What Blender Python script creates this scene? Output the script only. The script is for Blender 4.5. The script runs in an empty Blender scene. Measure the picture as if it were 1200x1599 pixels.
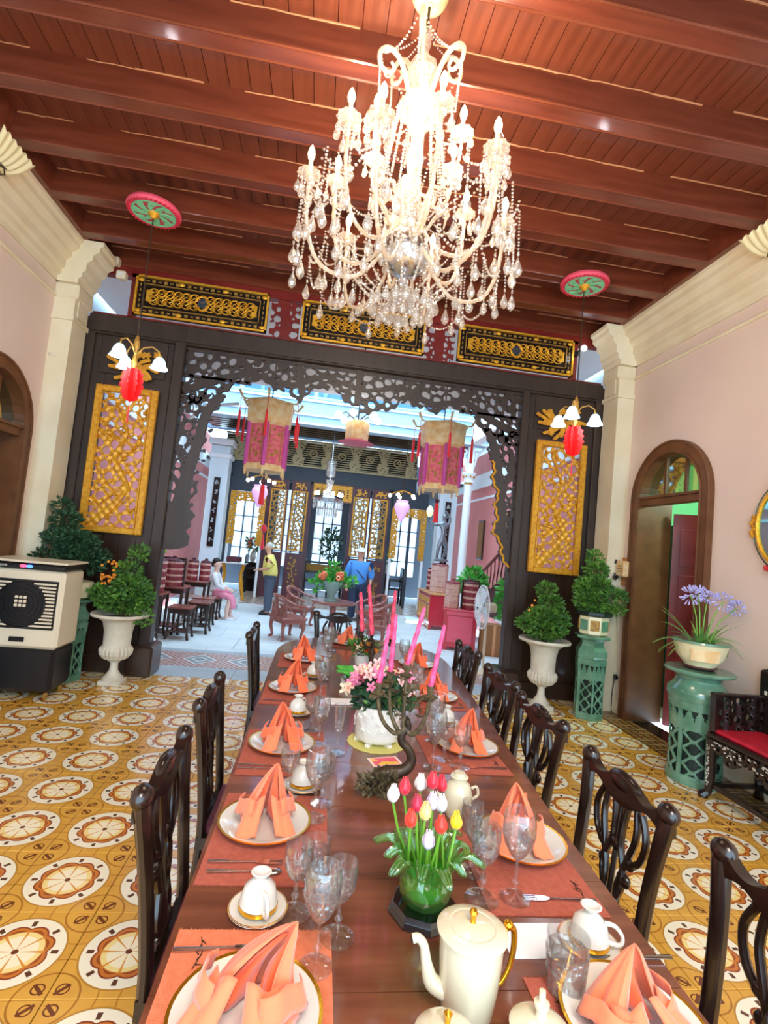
import bpy, bmesh, math, random
import numpy as np
from mathutils import Matrix, Vector
random.seed(7)
S = bpy.context.scene
COL = S.collection
pi, sin, cos = math.pi, math.sin, math.cos
TAU = 2*pi

# ---------------------------------------------------------------- camera
CAM_F, YAW, PITCH, ROLL, CAM_H = 794.7, .12451, .06599, .09538, 1.6124
def set_camera():
    cy, sy, cp, sp = cos(YAW), sin(YAW), cos(PITCH), sin(PITCH)
    fw = Vector((sy*cp, cy*cp, sp)); r0 = Vector((cy, -sy, 0)); u0 = r0.cross(fw)
    r = r0*cos(ROLL)+u0*sin(ROLL); u = -r0*sin(ROLL)+u0*cos(ROLL)
    cd = bpy.data.cameras.new('camera'); co = bpy.data.objects.new('camera', cd); COL.objects.link(co)
    co.matrix_world = Matrix(((r.x, u.x, -fw.x, 0), (r.y, u.y, -fw.y, 0), (r.z, u.z, -fw.z, CAM_H), (0, 0, 0, 1)))
    cd.sensor_fit = 'VERTICAL'; cd.sensor_height = 24; cd.lens = CAM_F/1599*24
    cd.clip_start = .05; cd.clip_end = 200
    S.camera = co
set_camera()

# ---------------------------------------------------------------- world, lamps, exposure
W = bpy.data.worlds.new('sky'); S.world = W; W.use_nodes = True
bg = W.node_tree.nodes['Background']; bg.inputs[0].default_value = (.56, .80, 1, 1); bg.inputs[1].default_value = 5.4
S.view_settings.view_transform = 'Standard'; S.view_settings.look = 'None'
S.view_settings.exposure = .20; S.view_settings.gamma = 1; S.view_settings.use_curve_mapping = False
def lamp(name, kind, loc, power, color, size=.1, rot=(0, 0, 0), sy=None):
    l = bpy.data.lights.new(name, kind); l.energy = power; l.color = color
    if kind == 'AREA':
        l.size = size
        if sy: l.shape = 'RECTANGLE'; l.size_y = sy
    else: l.shadow_soft_size = size
    o = bpy.data.objects.new(name, l); o.location = loc; o.rotation_euler = rot; COL.objects.link(o); return o
WARM = (1, .80, .58)
# warm fill light added behind the photographer, no visible fitting
lamp('rear_fill', 'AREA', (.3, -1.4, 4.1), 185, (1, .86, .72), 1.6)
for i in range(5):
    a = i*TAU/5+.3
    lamp('chandelier_lamp', 'POINT', (.31+.36*cos(a), 2.6+.36*sin(a), 3.90), 22, WARM, .05)

# ---------------------------------------------------------------- helpers
def rgb(h):
    h = h.lstrip('#'); v = [int(h[i:i+2], 16)/255 for i in (0, 2, 4)]
    return tuple(x/12.92 if x < .04045 else ((x+.055)/1.055)**2.4 for x in v)+(1,)
MATS = {}
def mat(name, col, rough=.5, metal=0, var=None, vs=8, bump=0, bs=40, emit=0, coat=0, trans=0, sheen=0, stretch=None, spec=None):
    m = bpy.data.materials.new(name); m.use_nodes = True; nt = m.node_tree; b = nt.nodes['Principled BSDF']
    I = b.inputs; I['Base Color'].default_value = rgb(col); I['Roughness'].default_value = rough; I['Metallic'].default_value = metal
    I['Coat Weight'].default_value = coat; I['Coat Roughness'].default_value = .08
    I['Transmission Weight'].default_value = trans; I['Sheen Weight'].default_value = sheen
    if spec is not None: I['Specular IOR Level'].default_value = spec
    if emit: I['Emission Color'].default_value = rgb(col); I['Emission Strength'].default_value = emit
    L = nt.links.new
    if var or bump:
        tc = nt.nodes.new('ShaderNodeTexCoord'); mp = nt.nodes.new('ShaderNodeMapping'); L(tc.outputs['Object'], mp.inputs[0])
        if stretch: mp.inputs['Scale'].default_value = stretch
    if var:
        n = nt.nodes.new('ShaderNodeTexNoise'); n.inputs['Scale'].default_value = vs; n.inputs['Detail'].default_value = 5; L(mp.outputs[0], n.inputs[0])
        r = nt.nodes.new('ShaderNodeValToRGB'); r.color_ramp.elements[0].position = .35; r.color_ramp.elements[1].position = .65
        r.color_ramp.elements[0].color = rgb(col); r.color_ramp.elements[1].color = rgb(var); L(n.outputs[0], r.inputs[0]); L(r.outputs[0], I['Base Color'])
    if bump:
        n2 = nt.nodes.new('ShaderNodeTexNoise'); n2.inputs['Scale'].default_value = bs; L(mp.outputs[0], n2.inputs[0])
        bp = nt.nodes.new('ShaderNodeBump'); bp.inputs['Strength'].default_value = bump; bp.inputs['Distance'].default_value = .01
        L(n2.outputs[0], bp.inputs['Height']); L(bp.outputs[0], I['Normal'])
    MATS[name] = m; return m
def crp(pts, cr):
    pts = [Vector(p) for p in pts]; L = len(pts); Q = []
    for i in range(L-1):
        p0, p1, p2, p3 = pts[max(i-1, 0)], pts[i], pts[i+1], pts[min(i+2, L-1)]
        for q in range(cr): t = q/cr; Q.append(.5*(2*p1+(p2-p0)*t+(2*p0-5*p1+4*p2-p3)*t*t+(3*p1-p0-3*p2+p3)*t**3))
    return Q+[pts[-1]]
class M:
    """collects shapes, then builds them as one mesh object"""
    def __init__(s): s.v = []; s.f = []
    def add(s, vs, fs):
        k = len(s.v); s.v += [tuple(p) for p in vs]; s.f += [tuple(i+k for i in q) for q in fs]; return s
    def box(s, cx, cy, cz, sx, sy, sz, rz=0, bev=0):
        c, n = cos(rz), sin(rz)
        b = min(bev, sx/3, sy/3, sz/3); P = []
        if b <= 0:
            P = [(x*sx/2, y*sy/2, z*sz/2) for z in (-1, 1) for x, y in ((-1, -1), (1, -1), (1, 1), (-1, 1))]
            F = [(0, 3, 2, 1), (4, 5, 6, 7), (0, 1, 5, 4), (1, 2, 6, 5), (2, 3, 7, 6), (3, 0, 4, 7)]
        else:
            for z, q in ((-sz/2, b), (-sz/2+b, 0), (sz/2-b, 0), (sz/2, b)):
                X, Y = sx/2-q, sy/2-q
                P += [(-X+(0 if q else b), -Y, z), (X-(0 if q else b), -Y, z), (X, -Y+(0 if q else b), z), (X, Y-(0 if q else b), z),
                      (X-(0 if q else b), Y, z), (-X+(0 if q else b), Y, z), (-X, Y-(0 if q else b), z), (-X, -Y+(0 if q else b), z)]
            F = [tuple(range(7, -1, -1)), tuple(range(24, 32))]
            for r in range(3):
                for i in range(8): j = (i+1) % 8; F.append((r*8+i, r*8+j, r*8+8+j, r*8+8+i))
        return s.add([(cx+x*c-y*n, cy+x*n+y*c, cz+z) for x, y, z in P], F)
    def tube(s, pts, r, n=6, closed=False, flat=1, up=None, cr=0):
        pts = [Vector(p) for p in pts]; L = len(pts); R = list(r) if isinstance(r, (list, tuple)) else [r]*L
        if cr and L > 2:   # Catmull-Rom through the points
            R = [R[i]+(R[i+1]-R[i])*q/cr for i in range(L-1) for q in range(cr)]+[R[-1]]; pts = crp(pts, cr); L = len(pts)
        V = []; pu = Vector(up) if up else None
        for i, p in enumerate(pts):
            a = pts[(i-1) % L] if (closed or i) else p; b = pts[(i+1) % L] if (closed or i < L-1) else p
            t = (b-a).normalized() if (b-a).length > 1e-9 else Vector((0, 0, 1))
            if pu is None: pu = Vector((0, 0, 1)) if abs(t.z) < .9 else Vector((1, 0, 0))
            x = t.cross(pu)
            if x.length < 1e-6: x = t.orthogonal()
            x.normalize(); y = x.cross(t).normalized()
            if not up: pu = y
            for k in range(n):
                g = TAU*(k+.5)/n; V.append(p+x*(cos(g)*R[i])+y*(sin(g)*R[i]*flat))
        F = []
        for i in range(L if closed else L-1):
            for k in range(n):
                j = (i+1) % L; F.append((i*n+k, i*n+(k+1) % n, j*n+(k+1) % n, j*n+k))
        if not closed: F.append(tuple(range(n-1, -1, -1))); F.append(tuple((L-1)*n+k for k in range(n)))
        return s.add(V, F)
    def lathe(s, prof, n=20, c=(0, 0, 0), fl=0, amp=0, arc=TAU, sx=1, sy=1, ring=False, cap=True):
        V = []; F = []; full = abs(arc-TAU) < 1e-6
        if ring: prof = list(prof)+[prof[0]]; cap = False
        m = n if full else n+1
        for r, z in prof:
            for k in range(m):
                a = arc*k/n; q = r*(1+amp*cos(fl*a)) if fl else r
                V.append((c[0]+q*cos(a)*sx, c[1]+q*sin(a)*sy, c[2]+z))
        for i in range(len(prof)-1):
            for k in range(n): j = (k+1) % m; F.append((i*m+k, i*m+j, (i+1)*m+j, (i+1)*m+k))
        if full and cap:
            if prof[0][0] > 1e-4: F.append(tuple(range(n-1, -1, -1)))
            if prof[-1][0] > 1e-4: F.append(tuple((len(prof)-1)*m+k for k in range(n)))
        return s.add(V, F)
    def sph(s, c, r, n=10, m=6):
        if not isinstance(r, (tuple, list)): r = (r, r, r)
        k0 = len(s.v)
        s.lathe([(max(1e-5, sin(pi*i/m)), -cos(pi*i/m)) for i in range(m+1)], n)
        for i in range(k0, len(s.v)):
            p = s.v[i]; s.v[i] = (c[0]+p[0]*r[0], c[1]+p[1]*r[1], c[2]+p[2]*r[2])
        return s
    def prism(s, poly, a, b, ax='y'):
        """extrude a 2-D outline from a to b along ax; outline is (x,z), (y,z) or (x,y)"""
        mk = {'y': lambda p, t: (p[0], t, p[1]), 'x': lambda p, t: (t, p[0], p[1]), 'z': lambda p, t: (p[0], p[1], t)}[ax]
        n = len(poly); V = [mk(p, a) for p in poly]+[mk(p, b) for p in poly]
        return s.add(V, [tuple(range(n)), tuple(range(2*n-1, n-1, -1))]+[(i, i+n, (i+1) % n+n, (i+1) % n) for i in range(n)])
    def sheet(s, fn, nu, nv):
        V = [fn(i/nu, j/nv) for j in range(nv+1) for i in range(nu+1)]
        return s.add(V, [(j*(nu+1)+i, j*(nu+1)+i+1, (j+1)*(nu+1)+i+1, (j+1)*(nu+1)+i) for j in range(nv) for i in range(nu)])
    def move(s, k, mtx):
        for i in range(k, len(s.v)): s.v[i] = tuple(mtx @ Vector(s.v[i]))
        return s
    def build(s, name, m, parent=None, smooth=False, loc=None, rz=0, solid=0, sub=0, kind=None):
        me = bpy.data.meshes.new(name); me.from_pydata(s.v, [], s.f)
        bm = bmesh.new(); bm.from_mesh(me); bmesh.ops.recalc_face_normals(bm, faces=bm.faces); bm.to_mesh(me); bm.free()
        me.materials.append(MATS[m] if isinstance(m, str) else m)
        if smooth: me.shade_smooth(); me.set_sharp_from_angle(angle=math.radians(42))
        o = bpy.data.objects.new(name, me); COL.objects.link(o)
        if parent: o.parent = parent
        if loc: o.location = loc
        o.rotation_euler.z = rz
        if solid: d = o.modifiers.new('thick', 'SOLIDIFY'); d.thickness = solid; d.offset = 0
        if sub: d = o.modifiers.new('sub', 'SUBSURF'); d.levels = d.render_levels = sub
        if kind: o['kind'] = kind
        return o
def thing(name, label, cat, loc=(0, 0, 0), rz=0, group=None):
    o = bpy.data.objects.new(name, None); COL.objects.link(o); o.empty_display_size = .1
    o.location = loc; o.rotation_euler = (0, 0, rz); return tag(o, label, cat, group)
def tag(o, label, cat, group=None):
    o['label'] = label; o['category'] = cat
    if group: o['group'] = group
    return o
def dup(root, loc, rz=0, label=None, group=None, scale=None):
    r = root.copy(); COL.objects.link(r); r.location = loc; r.rotation_euler = (0, 0, rz)
    if scale: r.scale = scale
    if label: r['label'] = label
    if group: r['group'] = group
    for ch in list(root.children):
        c = ch.copy(); COL.objects.link(c); c.parent = r
        for g in list(ch.children):
            d = g.copy(); COL.objects.link(d); d.parent = c
    return r
def twin(o, loc, rz=0):
    """another copy of a part, same mesh, same parent"""
    c = o.copy(); COL.objects.link(c); c.location = loc; c.rotation_euler = (0, 0, rz); return c
def struct(o): o['kind'] = 'structure'; return o
def raster(mask, x0, z0, cell, t, smooth=1, depth=None):
    """mask[iz,ix] -> pierced board in the xz plane, thickness t around y=0"""
    H, Wd = mask.shape; id_ = -np.ones((H+1, Wd+1), int)
    use = np.zeros((H+1, Wd+1), bool)
    for a in (0, 1):
        for b in (0, 1): use[a:H+a, b:Wd+b] |= mask
    id_[use] = np.arange(use.sum()); n = int(use.sum())
    zz, xx = np.nonzero(use); X = x0+xx*cell; Z = z0+zz*cell
    iz, ix = np.nonzero(mask)
    q = np.stack([id_[iz, ix], id_[iz, ix+1], id_[iz+1, ix+1], id_[iz+1, ix]], 1)
    P = np.pad(mask, 1); E = []
    for d, (dz, dx, a, b) in enumerate(((-1, 0, (0, 0), (0, 1)), (0, 1, (0, 1), (1, 1)), (1, 0, (1, 1), (1, 0)), (0, -1, (1, 0), (0, 0)))):
        s = ~P[iz+1+dz, ix+1+dx]
        E.append(np.stack([id_[iz[s]+a[0], ix[s]+a[1]], id_[iz[s]+b[0], ix[s]+b[1]]], 1))
    E = np.concatenate(E)
    for _ in range(smooth):
        sx = np.zeros(n); sz = np.zeros(n); c = np.zeros(n)
        for i, j in ((0, 1), (1, 0)):
            np.add.at(sx, E[:, i], X[E[:, j]]); np.add.at(sz, E[:, i], Z[E[:, j]]); np.add.at(c, E[:, i], 1)
        k = c > 0; X[k] = .4*X[k]+.6*sx[k]/c[k]; Z[k] = .4*Z[k]+.6*sz[k]/c[k]
    dy = np.zeros(n) if depth is None else depth[zz.clip(0, H-1), xx.clip(0, Wd-1)]
    V = np.concatenate([np.stack([X, -t/2-dy, Z], 1), np.stack([X, np.full(n, t/2), Z], 1)])
    F = np.concatenate([q, q[:, ::-1]+n, np.stack([E[:, 1], E[:, 0], E[:, 0]+n, E[:, 1]+n], 1)])
    m = M(); m.v = V.tolist(); m.f = [tuple(f) for f in F.tolist()]; return m
def grid(x0, x1, z0, z1, cell):
    xs = np.arange(x0+cell/2, x1, cell); zs = np.arange(z0+cell/2, z1, cell); return np.meshgrid(xs, zs)
def holes(X, Z, n, r0, r1, seed, gap=.004, asp=.4):
    """random packed round holes; True inside a hole"""
    R = random.Random(seed); out = np.zeros(X.shape, bool); C = []
    xa, xb, za, zb = X.min(), X.max(), Z.min(), Z.max(); cell = {}
    for it in range(n*5):
        if len(C) >= n: break
        x, z = R.uniform(xa, xb), R.uniform(za, zb); r = max(r0, r1*(1-it/(n*5))**1.3*R.uniform(.75, 1)); k = (int(x/.15), int(z/.15)); ok = True
        for a in (-1, 0, 1):
            for b in (-1, 0, 1):
                for (u, v, w) in cell.get((k[0]+a, k[1]+b), ()):
                    if (u-x)**2+(v-z)**2 < (r+w+gap)**2: ok = False; break
                if not ok: break
            if not ok: break
        if ok: C.append((x, z, r)); cell.setdefault(k, []).append((x, z, r))
    x00, z00 = X[0, 0], Z[0, 0]; cs = X[0, 1]-X[0, 0]
    for x, z, r in C:
        i0, i1 = int((x-r-x00)/cs)-1, int((x+r-x00)/cs)+2; j0, j1 = int((z-r-z00)/cs)-1, int((z+r-z00)/cs)+2
        sl = (slice(max(j0, 0), max(j1, 0)), slice(max(i0, 0), max(i1, 0))); a = R.uniform(0, pi); dx, dz = X[sl]-x, Z[sl]-z
        u = dx*cos(a)+dz*sin(a); v = -dx*sin(a)+dz*cos(a); out[sl] |= u*u+(v*(1+asp*R.random()))**2 < r*r
    return out
def near_path(X, Z, pts, w):
    """True within w of a polyline; w may be a list per point"""
    out = np.zeros(X.shape, bool); Ws = w if isinstance(w, (list, tuple)) else [w]*len(pts)
    for i in range(len(pts)-1):
        (a, b), (c, d) = pts[i], pts[i+1]; L = (c-a)**2+(d-b)**2+1e-9
        t = np.clip(((X-a)*(c-a)+(Z-b)*(d-b))/L, 0, 1)
        out |= (X-a-t*(c-a))**2+(Z-b-t*(d-b))**2 < (Ws[i]+t*(Ws[i+1]-Ws[i]))**2
    return out
def leafage(m, blobs, n, size, seed, up=.4):
    """n little folded leaves scattered through ellipsoid blobs (x,y,z,rx,ry,rz)"""
    R = random.Random(seed); tot = sum(b[3]*b[4]*b[5] for b in blobs)
    for b in blobs:
        for _ in range(int(n*b[3]*b[4]*b[5]/tot)+1):
            d = Vector((R.gauss(0, 1), R.gauss(0, 1), R.gauss(0, 1))).normalized()*R.random()**.28
            p = Vector((b[0]+d.x*b[3], b[1]+d.y*b[4], b[2]+d.z*b[5]))
            t = (d+Vector((R.uniform(-.7, .7), R.uniform(-.7, .7), up+R.uniform(-.5, .5)))).normalized(); q = t.orthogonal().normalized()
            q.rotate(Matrix.Rotation(R.uniform(0, TAU), 3, t)); s = size*R.uniform(.6, 1.4); h = t.cross(q)*s*.15
            m.add([p, p+t*s*.5+q*s*.3+h, p+t*s, p+t*s*.5-q*s*.3+h], [(0, 1, 2), (0, 2, 3)])
    return m
class X:
    """small expression wrapper for shader math"""
    nt = None
    def __init__(s, k): s.k = k
    @staticmethod
    def op(o, *a):
        n = X.nt.nodes.new('ShaderNodeMath'); n.operation = o
        for i, v in enumerate(a):
            if isinstance(v, X): X.nt.links.new(v.k, n.inputs[i])
            else: n.inputs[i].default_value = v
        return X(n.outputs[0])
    def __add__(s, o): return X.op('ADD', s, o)
    def __sub__(s, o): return X.op('SUBTRACT', s, o)
    def __rsub__(s, o): return X.op('SUBTRACT', o, s)
    def __mul__(s, o): return X.op('MULTIPLY', s, o)
    def __lt__(s, o): return X.op('LESS_THAN', s, o)
    def __gt__(s, o): return X.op('GREATER_THAN', s, o)
    def abs(s): return X.op('ABSOLUTE', s)
    def sin(s): return X.op('SINE', s)
    def frac(s): return X.op('FRACT', s)
def mix(f, a, b):
    n = X.nt.nodes.new('ShaderNodeMix'); n.data_type = 'RGBA'
    for i, v in ((0, f), (6, a), (7, b)):
        if isinstance(v, X): X.nt.links.new(v.k, n.inputs[i])
        elif isinstance(v, str): n.inputs[i].default_value = rgb(v)
        else: n.inputs[i].default_value = v
    return X(n.outputs[2])
def pattern(name, rough, fn, coat=0):
    m = mat(name, '#ffffff', rough, coat=coat); nt = m.node_tree; X.nt = nt
    tc = nt.nodes.new('ShaderNodeTexCoord'); sp = nt.nodes.new('ShaderNodeSeparateXYZ'); nt.links.new(tc.outputs['Object'], sp.inputs[0])
    no = nt.nodes.new('ShaderNodeTexNoise'); no.inputs['Scale'].default_value = 9; nt.links.new(tc.outputs['Object'], no.inputs[0])
    c = fn(X(sp.outputs[0]), X(sp.outputs[1]), X(sp.outputs[2]), X(no.outputs[0])); nt.links.new(c.k, nt.nodes['Principled BSDF'].inputs['Base Color']); return m
def arcpts(cx, cz, r, a0, a1, n): return [(cx+r*cos(a0+(a1-a0)*i/n), cz+r*sin(a0+(a1-a0)*i/n)) for i in range(n+1)]

# ---------------------------------------------------------------- materials
mat('wall_pink', '#DCC2B4', .75, var='#E0C9B8', vs=1.2, bump=.05, bs=6)
mat('plaster_cream', '#E4D6B8', .6, var='#DCCBA8', vs=3)
mat('ceiling_wood', '#7C412C', .4, var='#68321F', vs=3, stretch=(6, .6, 6), coat=.25)
mat('beam_wood', '#652D1C', .32, var='#773A26', vs=4, stretch=(.5, 5, 5), coat=.4)
mat('peel', '#D8A078', .6)
mat('dark_wood', '#2C1B14', .32, var='#3A2419', vs=5, stretch=(4, 4, .7), coat=.3)
mat('screen_wood', '#38281F', .42, var='#2C1E17', vs=4, stretch=(3, 3, .6))
mat('brown_frame', '#6E4426', .4, var='#5C371E', vs=6)
mat('red_wood', '#6A1A16', .35, var='#7C241C', vs=4)
mat('chair_wood', '#160D0B', .25, var='#21130F', vs=9, coat=.3)
mat('gold', '#D9981E', .38, .55, var='#F0B83A', vs=30, bump=.3, bs=60)
mat('gold_paint', '#E2A428', .45, .25, var='#C5831A', vs=25)
mat('old_gold', '#B58A3C', .5, .3, var='#8A6224', vs=40)
mat('lacquer_black', '#17110F', .25)
mat('white_court', '#F2F6F8', .6)
mat('blue_white', '#DCEBF2', .6)
mat('court_pink', '#D98280', .75, var='#DE8E88', vs=2)
mat('granite', '#D2DCE0', .6, var='#DEE6E8', vs=3, bump=.1)
mat('granite_edge', '#A4B2BC', .55, var='#B0BCC4', vs=4)
mat('navy', '#2B3440', .45)
mat('maroon', '#5A2330', .4, var='#49202A', vs=3)
mat('glow_white', '#FFF6E8', .5, emit=14)
mat('glow_cool', '#EAF4FF', .5, emit=18)
mat('paper_red_glow', '#E60404', .7, emit=.12)  # faint emission brightens the cut paper, which has no lamp inside
mat('tassel_red', '#E0182A', .7, sheen=.5)
mat('ceramic', '#D2C9AE', .14, coat=.5, var='#CCC2A4', vs=3)
mat('china', '#D6D2C9', .12, coat=.6)
mat('gilt', '#E3A82A', .2, .9)
mat('silver', '#C9CBD0', .18, 1)
mat('steel_grey', '#8C929A', .3, .8)
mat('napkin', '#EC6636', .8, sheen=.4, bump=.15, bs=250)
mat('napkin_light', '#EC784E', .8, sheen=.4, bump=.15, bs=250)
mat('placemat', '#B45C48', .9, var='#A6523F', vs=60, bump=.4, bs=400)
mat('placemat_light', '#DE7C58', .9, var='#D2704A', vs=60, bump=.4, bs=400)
mat('foliage', '#2F5A24', .6, var='#5C8A2C', vs=9)
mat('foliage_dark', '#1C3A26', .6, var='#2E5530', vs=9)
mat('foliage_bright', '#5FBF4A', .5, var='#3E9A3A', vs=9)
mat('stem_green', '#6DA030', .5)
mat('bark', '#4B3524', .8)
mat('soil', '#2A1C12', .95)
mat('urn_stone', '#D6CDBB', .7, var='#C6BBA6', vs=7, bump=.2)
mat('jade_glaze', '#719C82', .2, var='#4C7A62', vs=6, coat=.5)
mat('jade_deep', '#10241D', .5)
mat('pot_cream', '#E8DDB0', .25, coat=.4)
mat('bronze', '#33241A', .45, .4, var='#4A3826', vs=40)
mat('verdigris', '#6A5A3C', .6, .3, var='#453B28', vs=60)
mat('candle_pink', '#E64C80', .45)
mat('candle_rose', '#DE4660', .45)
mat('red_seat', '#B01028', .5, var='#C41830', vs=12)
mat('plastic_black', '#101014', .35)
mat('plastic_cream', '#DCCDB2', .35)
mat('rosewood', '#8A4A40', .3, var='#9C5A4C', vs=6, coat=.4)
mat('basket_red', '#9A3A44', .4, var='#7E2C38', vs=30)
mat('basket_band', '#E5C2B0', .5, var='#C98A80', vs=40)
mat('cardboard', '#9A6A40', .8)
mat('skin', '#D9A083', .6)
mat('skin_light', '#ECC2B0', .6)
mat('hair_black', '#1C1616', .6)
mat('hair_grey', '#C8C2B8', .7)
mat('cloth_yellow', '#F0E07A', .8)
mat('cloth_blue', '#4E8FD6', .8)
mat('cloth_navy', '#26304A', .8)
mat('cloth_white', '#E4E4E8', .8)
mat('cloth_pink', '#EE8FA8', .8)
mat('cloth_grey', '#4A5364', .8)
mat('agapanthus', '#B9B4E6', .7)
mat('blade_green', '#4F8038', .5, var='#7AA84A', vs=6)
mat('med_green', '#7FCF9A', .5)
mat('med_pink', '#E2506A', .5)
mat('fret_gold', '#B4A67C', .5, .2)
mat('lattice_blue', '#4A7CBC', .5)
mat('pale_blue', '#A8C8DE', .6)
mat('sky_blue', '#88AED2', .6)
def clear(name, tint, base=.25, gloss=.9, rough=.03, bump=0, body=.0, body_col='#ffffff', bsc=60):
    """clear glass: see-through body whose edges gloss and catch light; body adds a milky share"""
    m = bpy.data.materials.new(name); m.use_nodes = True; nt = m.node_tree; nt.nodes.clear(); N = nt.nodes.new; L = nt.links.new
    out = N('ShaderNodeOutputMaterial'); t = N('ShaderNodeBsdfTransparent'); t.inputs[0].default_value = rgb(tint)
    g = N('ShaderNodeBsdfGlossy'); g.inputs['Roughness'].default_value = rough
    lw = N('ShaderNodeLayerWeight'); lw.inputs[0].default_value = .35
    mr = N('ShaderNodeMapRange'); mr.inputs[3].default_value = base; mr.inputs[4].default_value = gloss; L(lw.outputs['Facing'], mr.inputs[0])
    mx = N('ShaderNodeMixShader'); L(mr.outputs[0], mx.inputs[0]); L(t.outputs[0], mx.inputs[1]); L(g.outputs[0], mx.inputs[2])
    if bump:
        tc = N('ShaderNodeTexCoord'); v = N('ShaderNodeTexVoronoi'); v.inputs['Scale'].default_value = bsc; L(tc.outputs['Object'], v.inputs[0])
        b = N('ShaderNodeBump'); b.inputs['Strength'].default_value = bump; b.inputs['Distance'].default_value = .01; L(v.outputs[0], b.inputs['Height'])
        L(b.outputs[0], g.inputs['Normal']); L(b.outputs[0], lw.inputs['Normal'])
    last = mx
    if body:
        d = N('ShaderNodeBsdfTranslucent'); d.inputs[0].default_value = rgb(body_col); d2 = N('ShaderNodeBsdfDiffuse'); d2.inputs[0].default_value = rgb(body_col)
        a = N('ShaderNodeMixShader'); L(d.outputs[0], a.inputs[1]); L(d2.outputs[0], a.inputs[2])
        c = N('ShaderNodeMixShader'); c.inputs[0].default_value = body; L(mx.outputs[0], c.inputs[1]); L(a.outputs[0], c.inputs[2]); last = c
    L(last.outputs[0], out.inputs[0]); MATS[name] = m; return m
clear('glass', '#FBFCFC', .04, .55, body=.018)
clear('cut_glass', '#FAFBFB', .10, .6, .06, bump=1, body=.05, bsc=70)
clear('crystal', '#FFFFFF', .2, .8, .05, bump=.7, body=.16, body_col='#FFF6E6', bsc=50)
clear('crystal_arm', '#FFFAF2', .2, .8, .08, bump=.5, body=.3, body_col='#FFF2DC', bsc=70)
clear('green_glass', '#C4EFA0', .10, .6, .05, bump=.4, body=.09, body_col='#A8E88A', bsc=30)
clear('window_glass', '#D8F0E0', .1, .8)
def floor_pat(x, y, z, n):
    r = X.op('SQRT', x*x+y*y); th = X.op('ARCTAN2', y, x); s4 = (th*4).sin().abs()
    c = mix(n*1.4-.25, '#E2AC46', '#C98F34')
    cx, cy = .2-x.abs(), .2-y.abs(); rc = X.op('SQRT', cx*cx+cy*cy)
    c = mix(((rc-.105).abs() < .0035), c, '#A86E22'); c = mix(((rc-.165).abs() < .003)*(r > .172), c, '#B67C26')
    dia = ((cx-cy).abs() < .009)*((rc-.055).abs() < .028); cur = (((cx-.04)*(cx-.04)+(cy-.04)*(cy-.04)-.00042).abs() < .00012)
    c = mix(X.op('MAXIMUM', dia, cur), c, '#6B3414')
    c = mix(r < .171, c, '#B5802A'); c = mix(r < .164, c, '#F4EBD0')
    dart = ((r-.137).abs() < .013)*((th*4+pi/2).sin().abs() > .97)
    c = mix(dart, c, '#5A3420')
    rs = s4*.016+.112; c = mix(r < rs, c, '#8A3A16'); c = mix(r < rs-.007, c, '#C8752C'); c = mix((r < rs-.02), c, '#9A4A1C')
    pet = (r < .094)*(s4 > .2); c = mix(r < .097, c, '#D98F34'); c = mix(pet, c, '#F2D98C'); c = mix(pet*(r < .075), c, '#F8ECC8')
    return mix(r < .012, c, '#6A3014')
pattern('floor_tile', .22, floor_pat, coat=.35)
def band_pat(x, y, z, n):
    d = x.abs()*(1/.27)+y.abs()*(1/.33); c = mix(n, '#A8786C', '#B98C80'); c = mix((d*4).frac() < .2, c, '#E8EEF0')
    c = mix(d < .8, c, '#E8EEF0'); c = mix(d < .68, c, '#93A2A8'); c = mix(d < .38, c, '#E8EEF0'); return mix(d < .26, c, '#7A8C92')
pattern('band_tile', .3, band_pat)
def check_pat(x, y, z, n):
    d = x.abs()+y.abs(); c = mix(n, '#C8B8A4', '#B4A794'); c = mix(d < .2, c, '#7E4A34'); return mix(d < .11, c, '#DAD6C8')
pattern('hall_tile', .3, check_pat)
def border_pat(x, y, z, n):
    c = mix(((y*9).frac()-.5).abs()*2 < .35, '#6A3E22', '#A9793C'); c = mix(((x*14).frac()) < .3, c, '#2E1A12'); return mix(((y*9).frac() < .12), c, '#D9C08C')
pattern('border_tile', .3, border_pat)
def mat_pat(x, y, z, n):
    c = mix((n*1.6-.3), '#B58C50', '#8C6A36'); return mix(((x*26).frac() < .5), c, '#D5B070')
pattern('brocade', .6, mat_pat)
# ---------------------------------------------------------------- the room
XL, XR, YB, YS = -2.9, 3.5, -2.6, 5.8
fl = struct(M().box(.3, 1.65, -.05, 6.9, 8.6, .09).build('floor', 'lacquer_black'))
fl['kind'] = 'structure'
# circle tiles 40 cm, lattice measured in the photograph; each tile is a piece of the floor
tm = M(); k = 0
tm.box(0, 0, -.004, .397, .397, .012, bev=.002)
t0 = None
for j in range(-2, 9):
    for i in range(-4, 11):
        x, y = -.942+.4*i, 2.513+.4*j
        if x > 3.2 or y > 5.85: continue
        if t0 is None: t0 = tm.build('tile', 'floor_tile', fl, loc=(x, y, 0))
        else: twin(t0, (x, y, 0))
far = M()
for j in range(-12, -2):
    for i in range(-5, 11):
        x, y = -.942+.4*i, 2.513+.4*j
        if x < 3.2: far.box(x, y, -.004, .397, .397, .012)
far.build('tile_field', 'floor_tile', fl, kind='stuff')
b0 = None
for j in range(21):   # dark border tiles along the right and left walls
    for x in (3.36,) if j else (3.36,):
        y = -2.3+.4*j
        if b0 is None: b0 = M().box(0, 0, -.004, .30, .397, .012).build('border_tile', 'border_tile', fl, loc=(x, y, 0))
        else: twin(b0, (x, y, 0))
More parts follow.
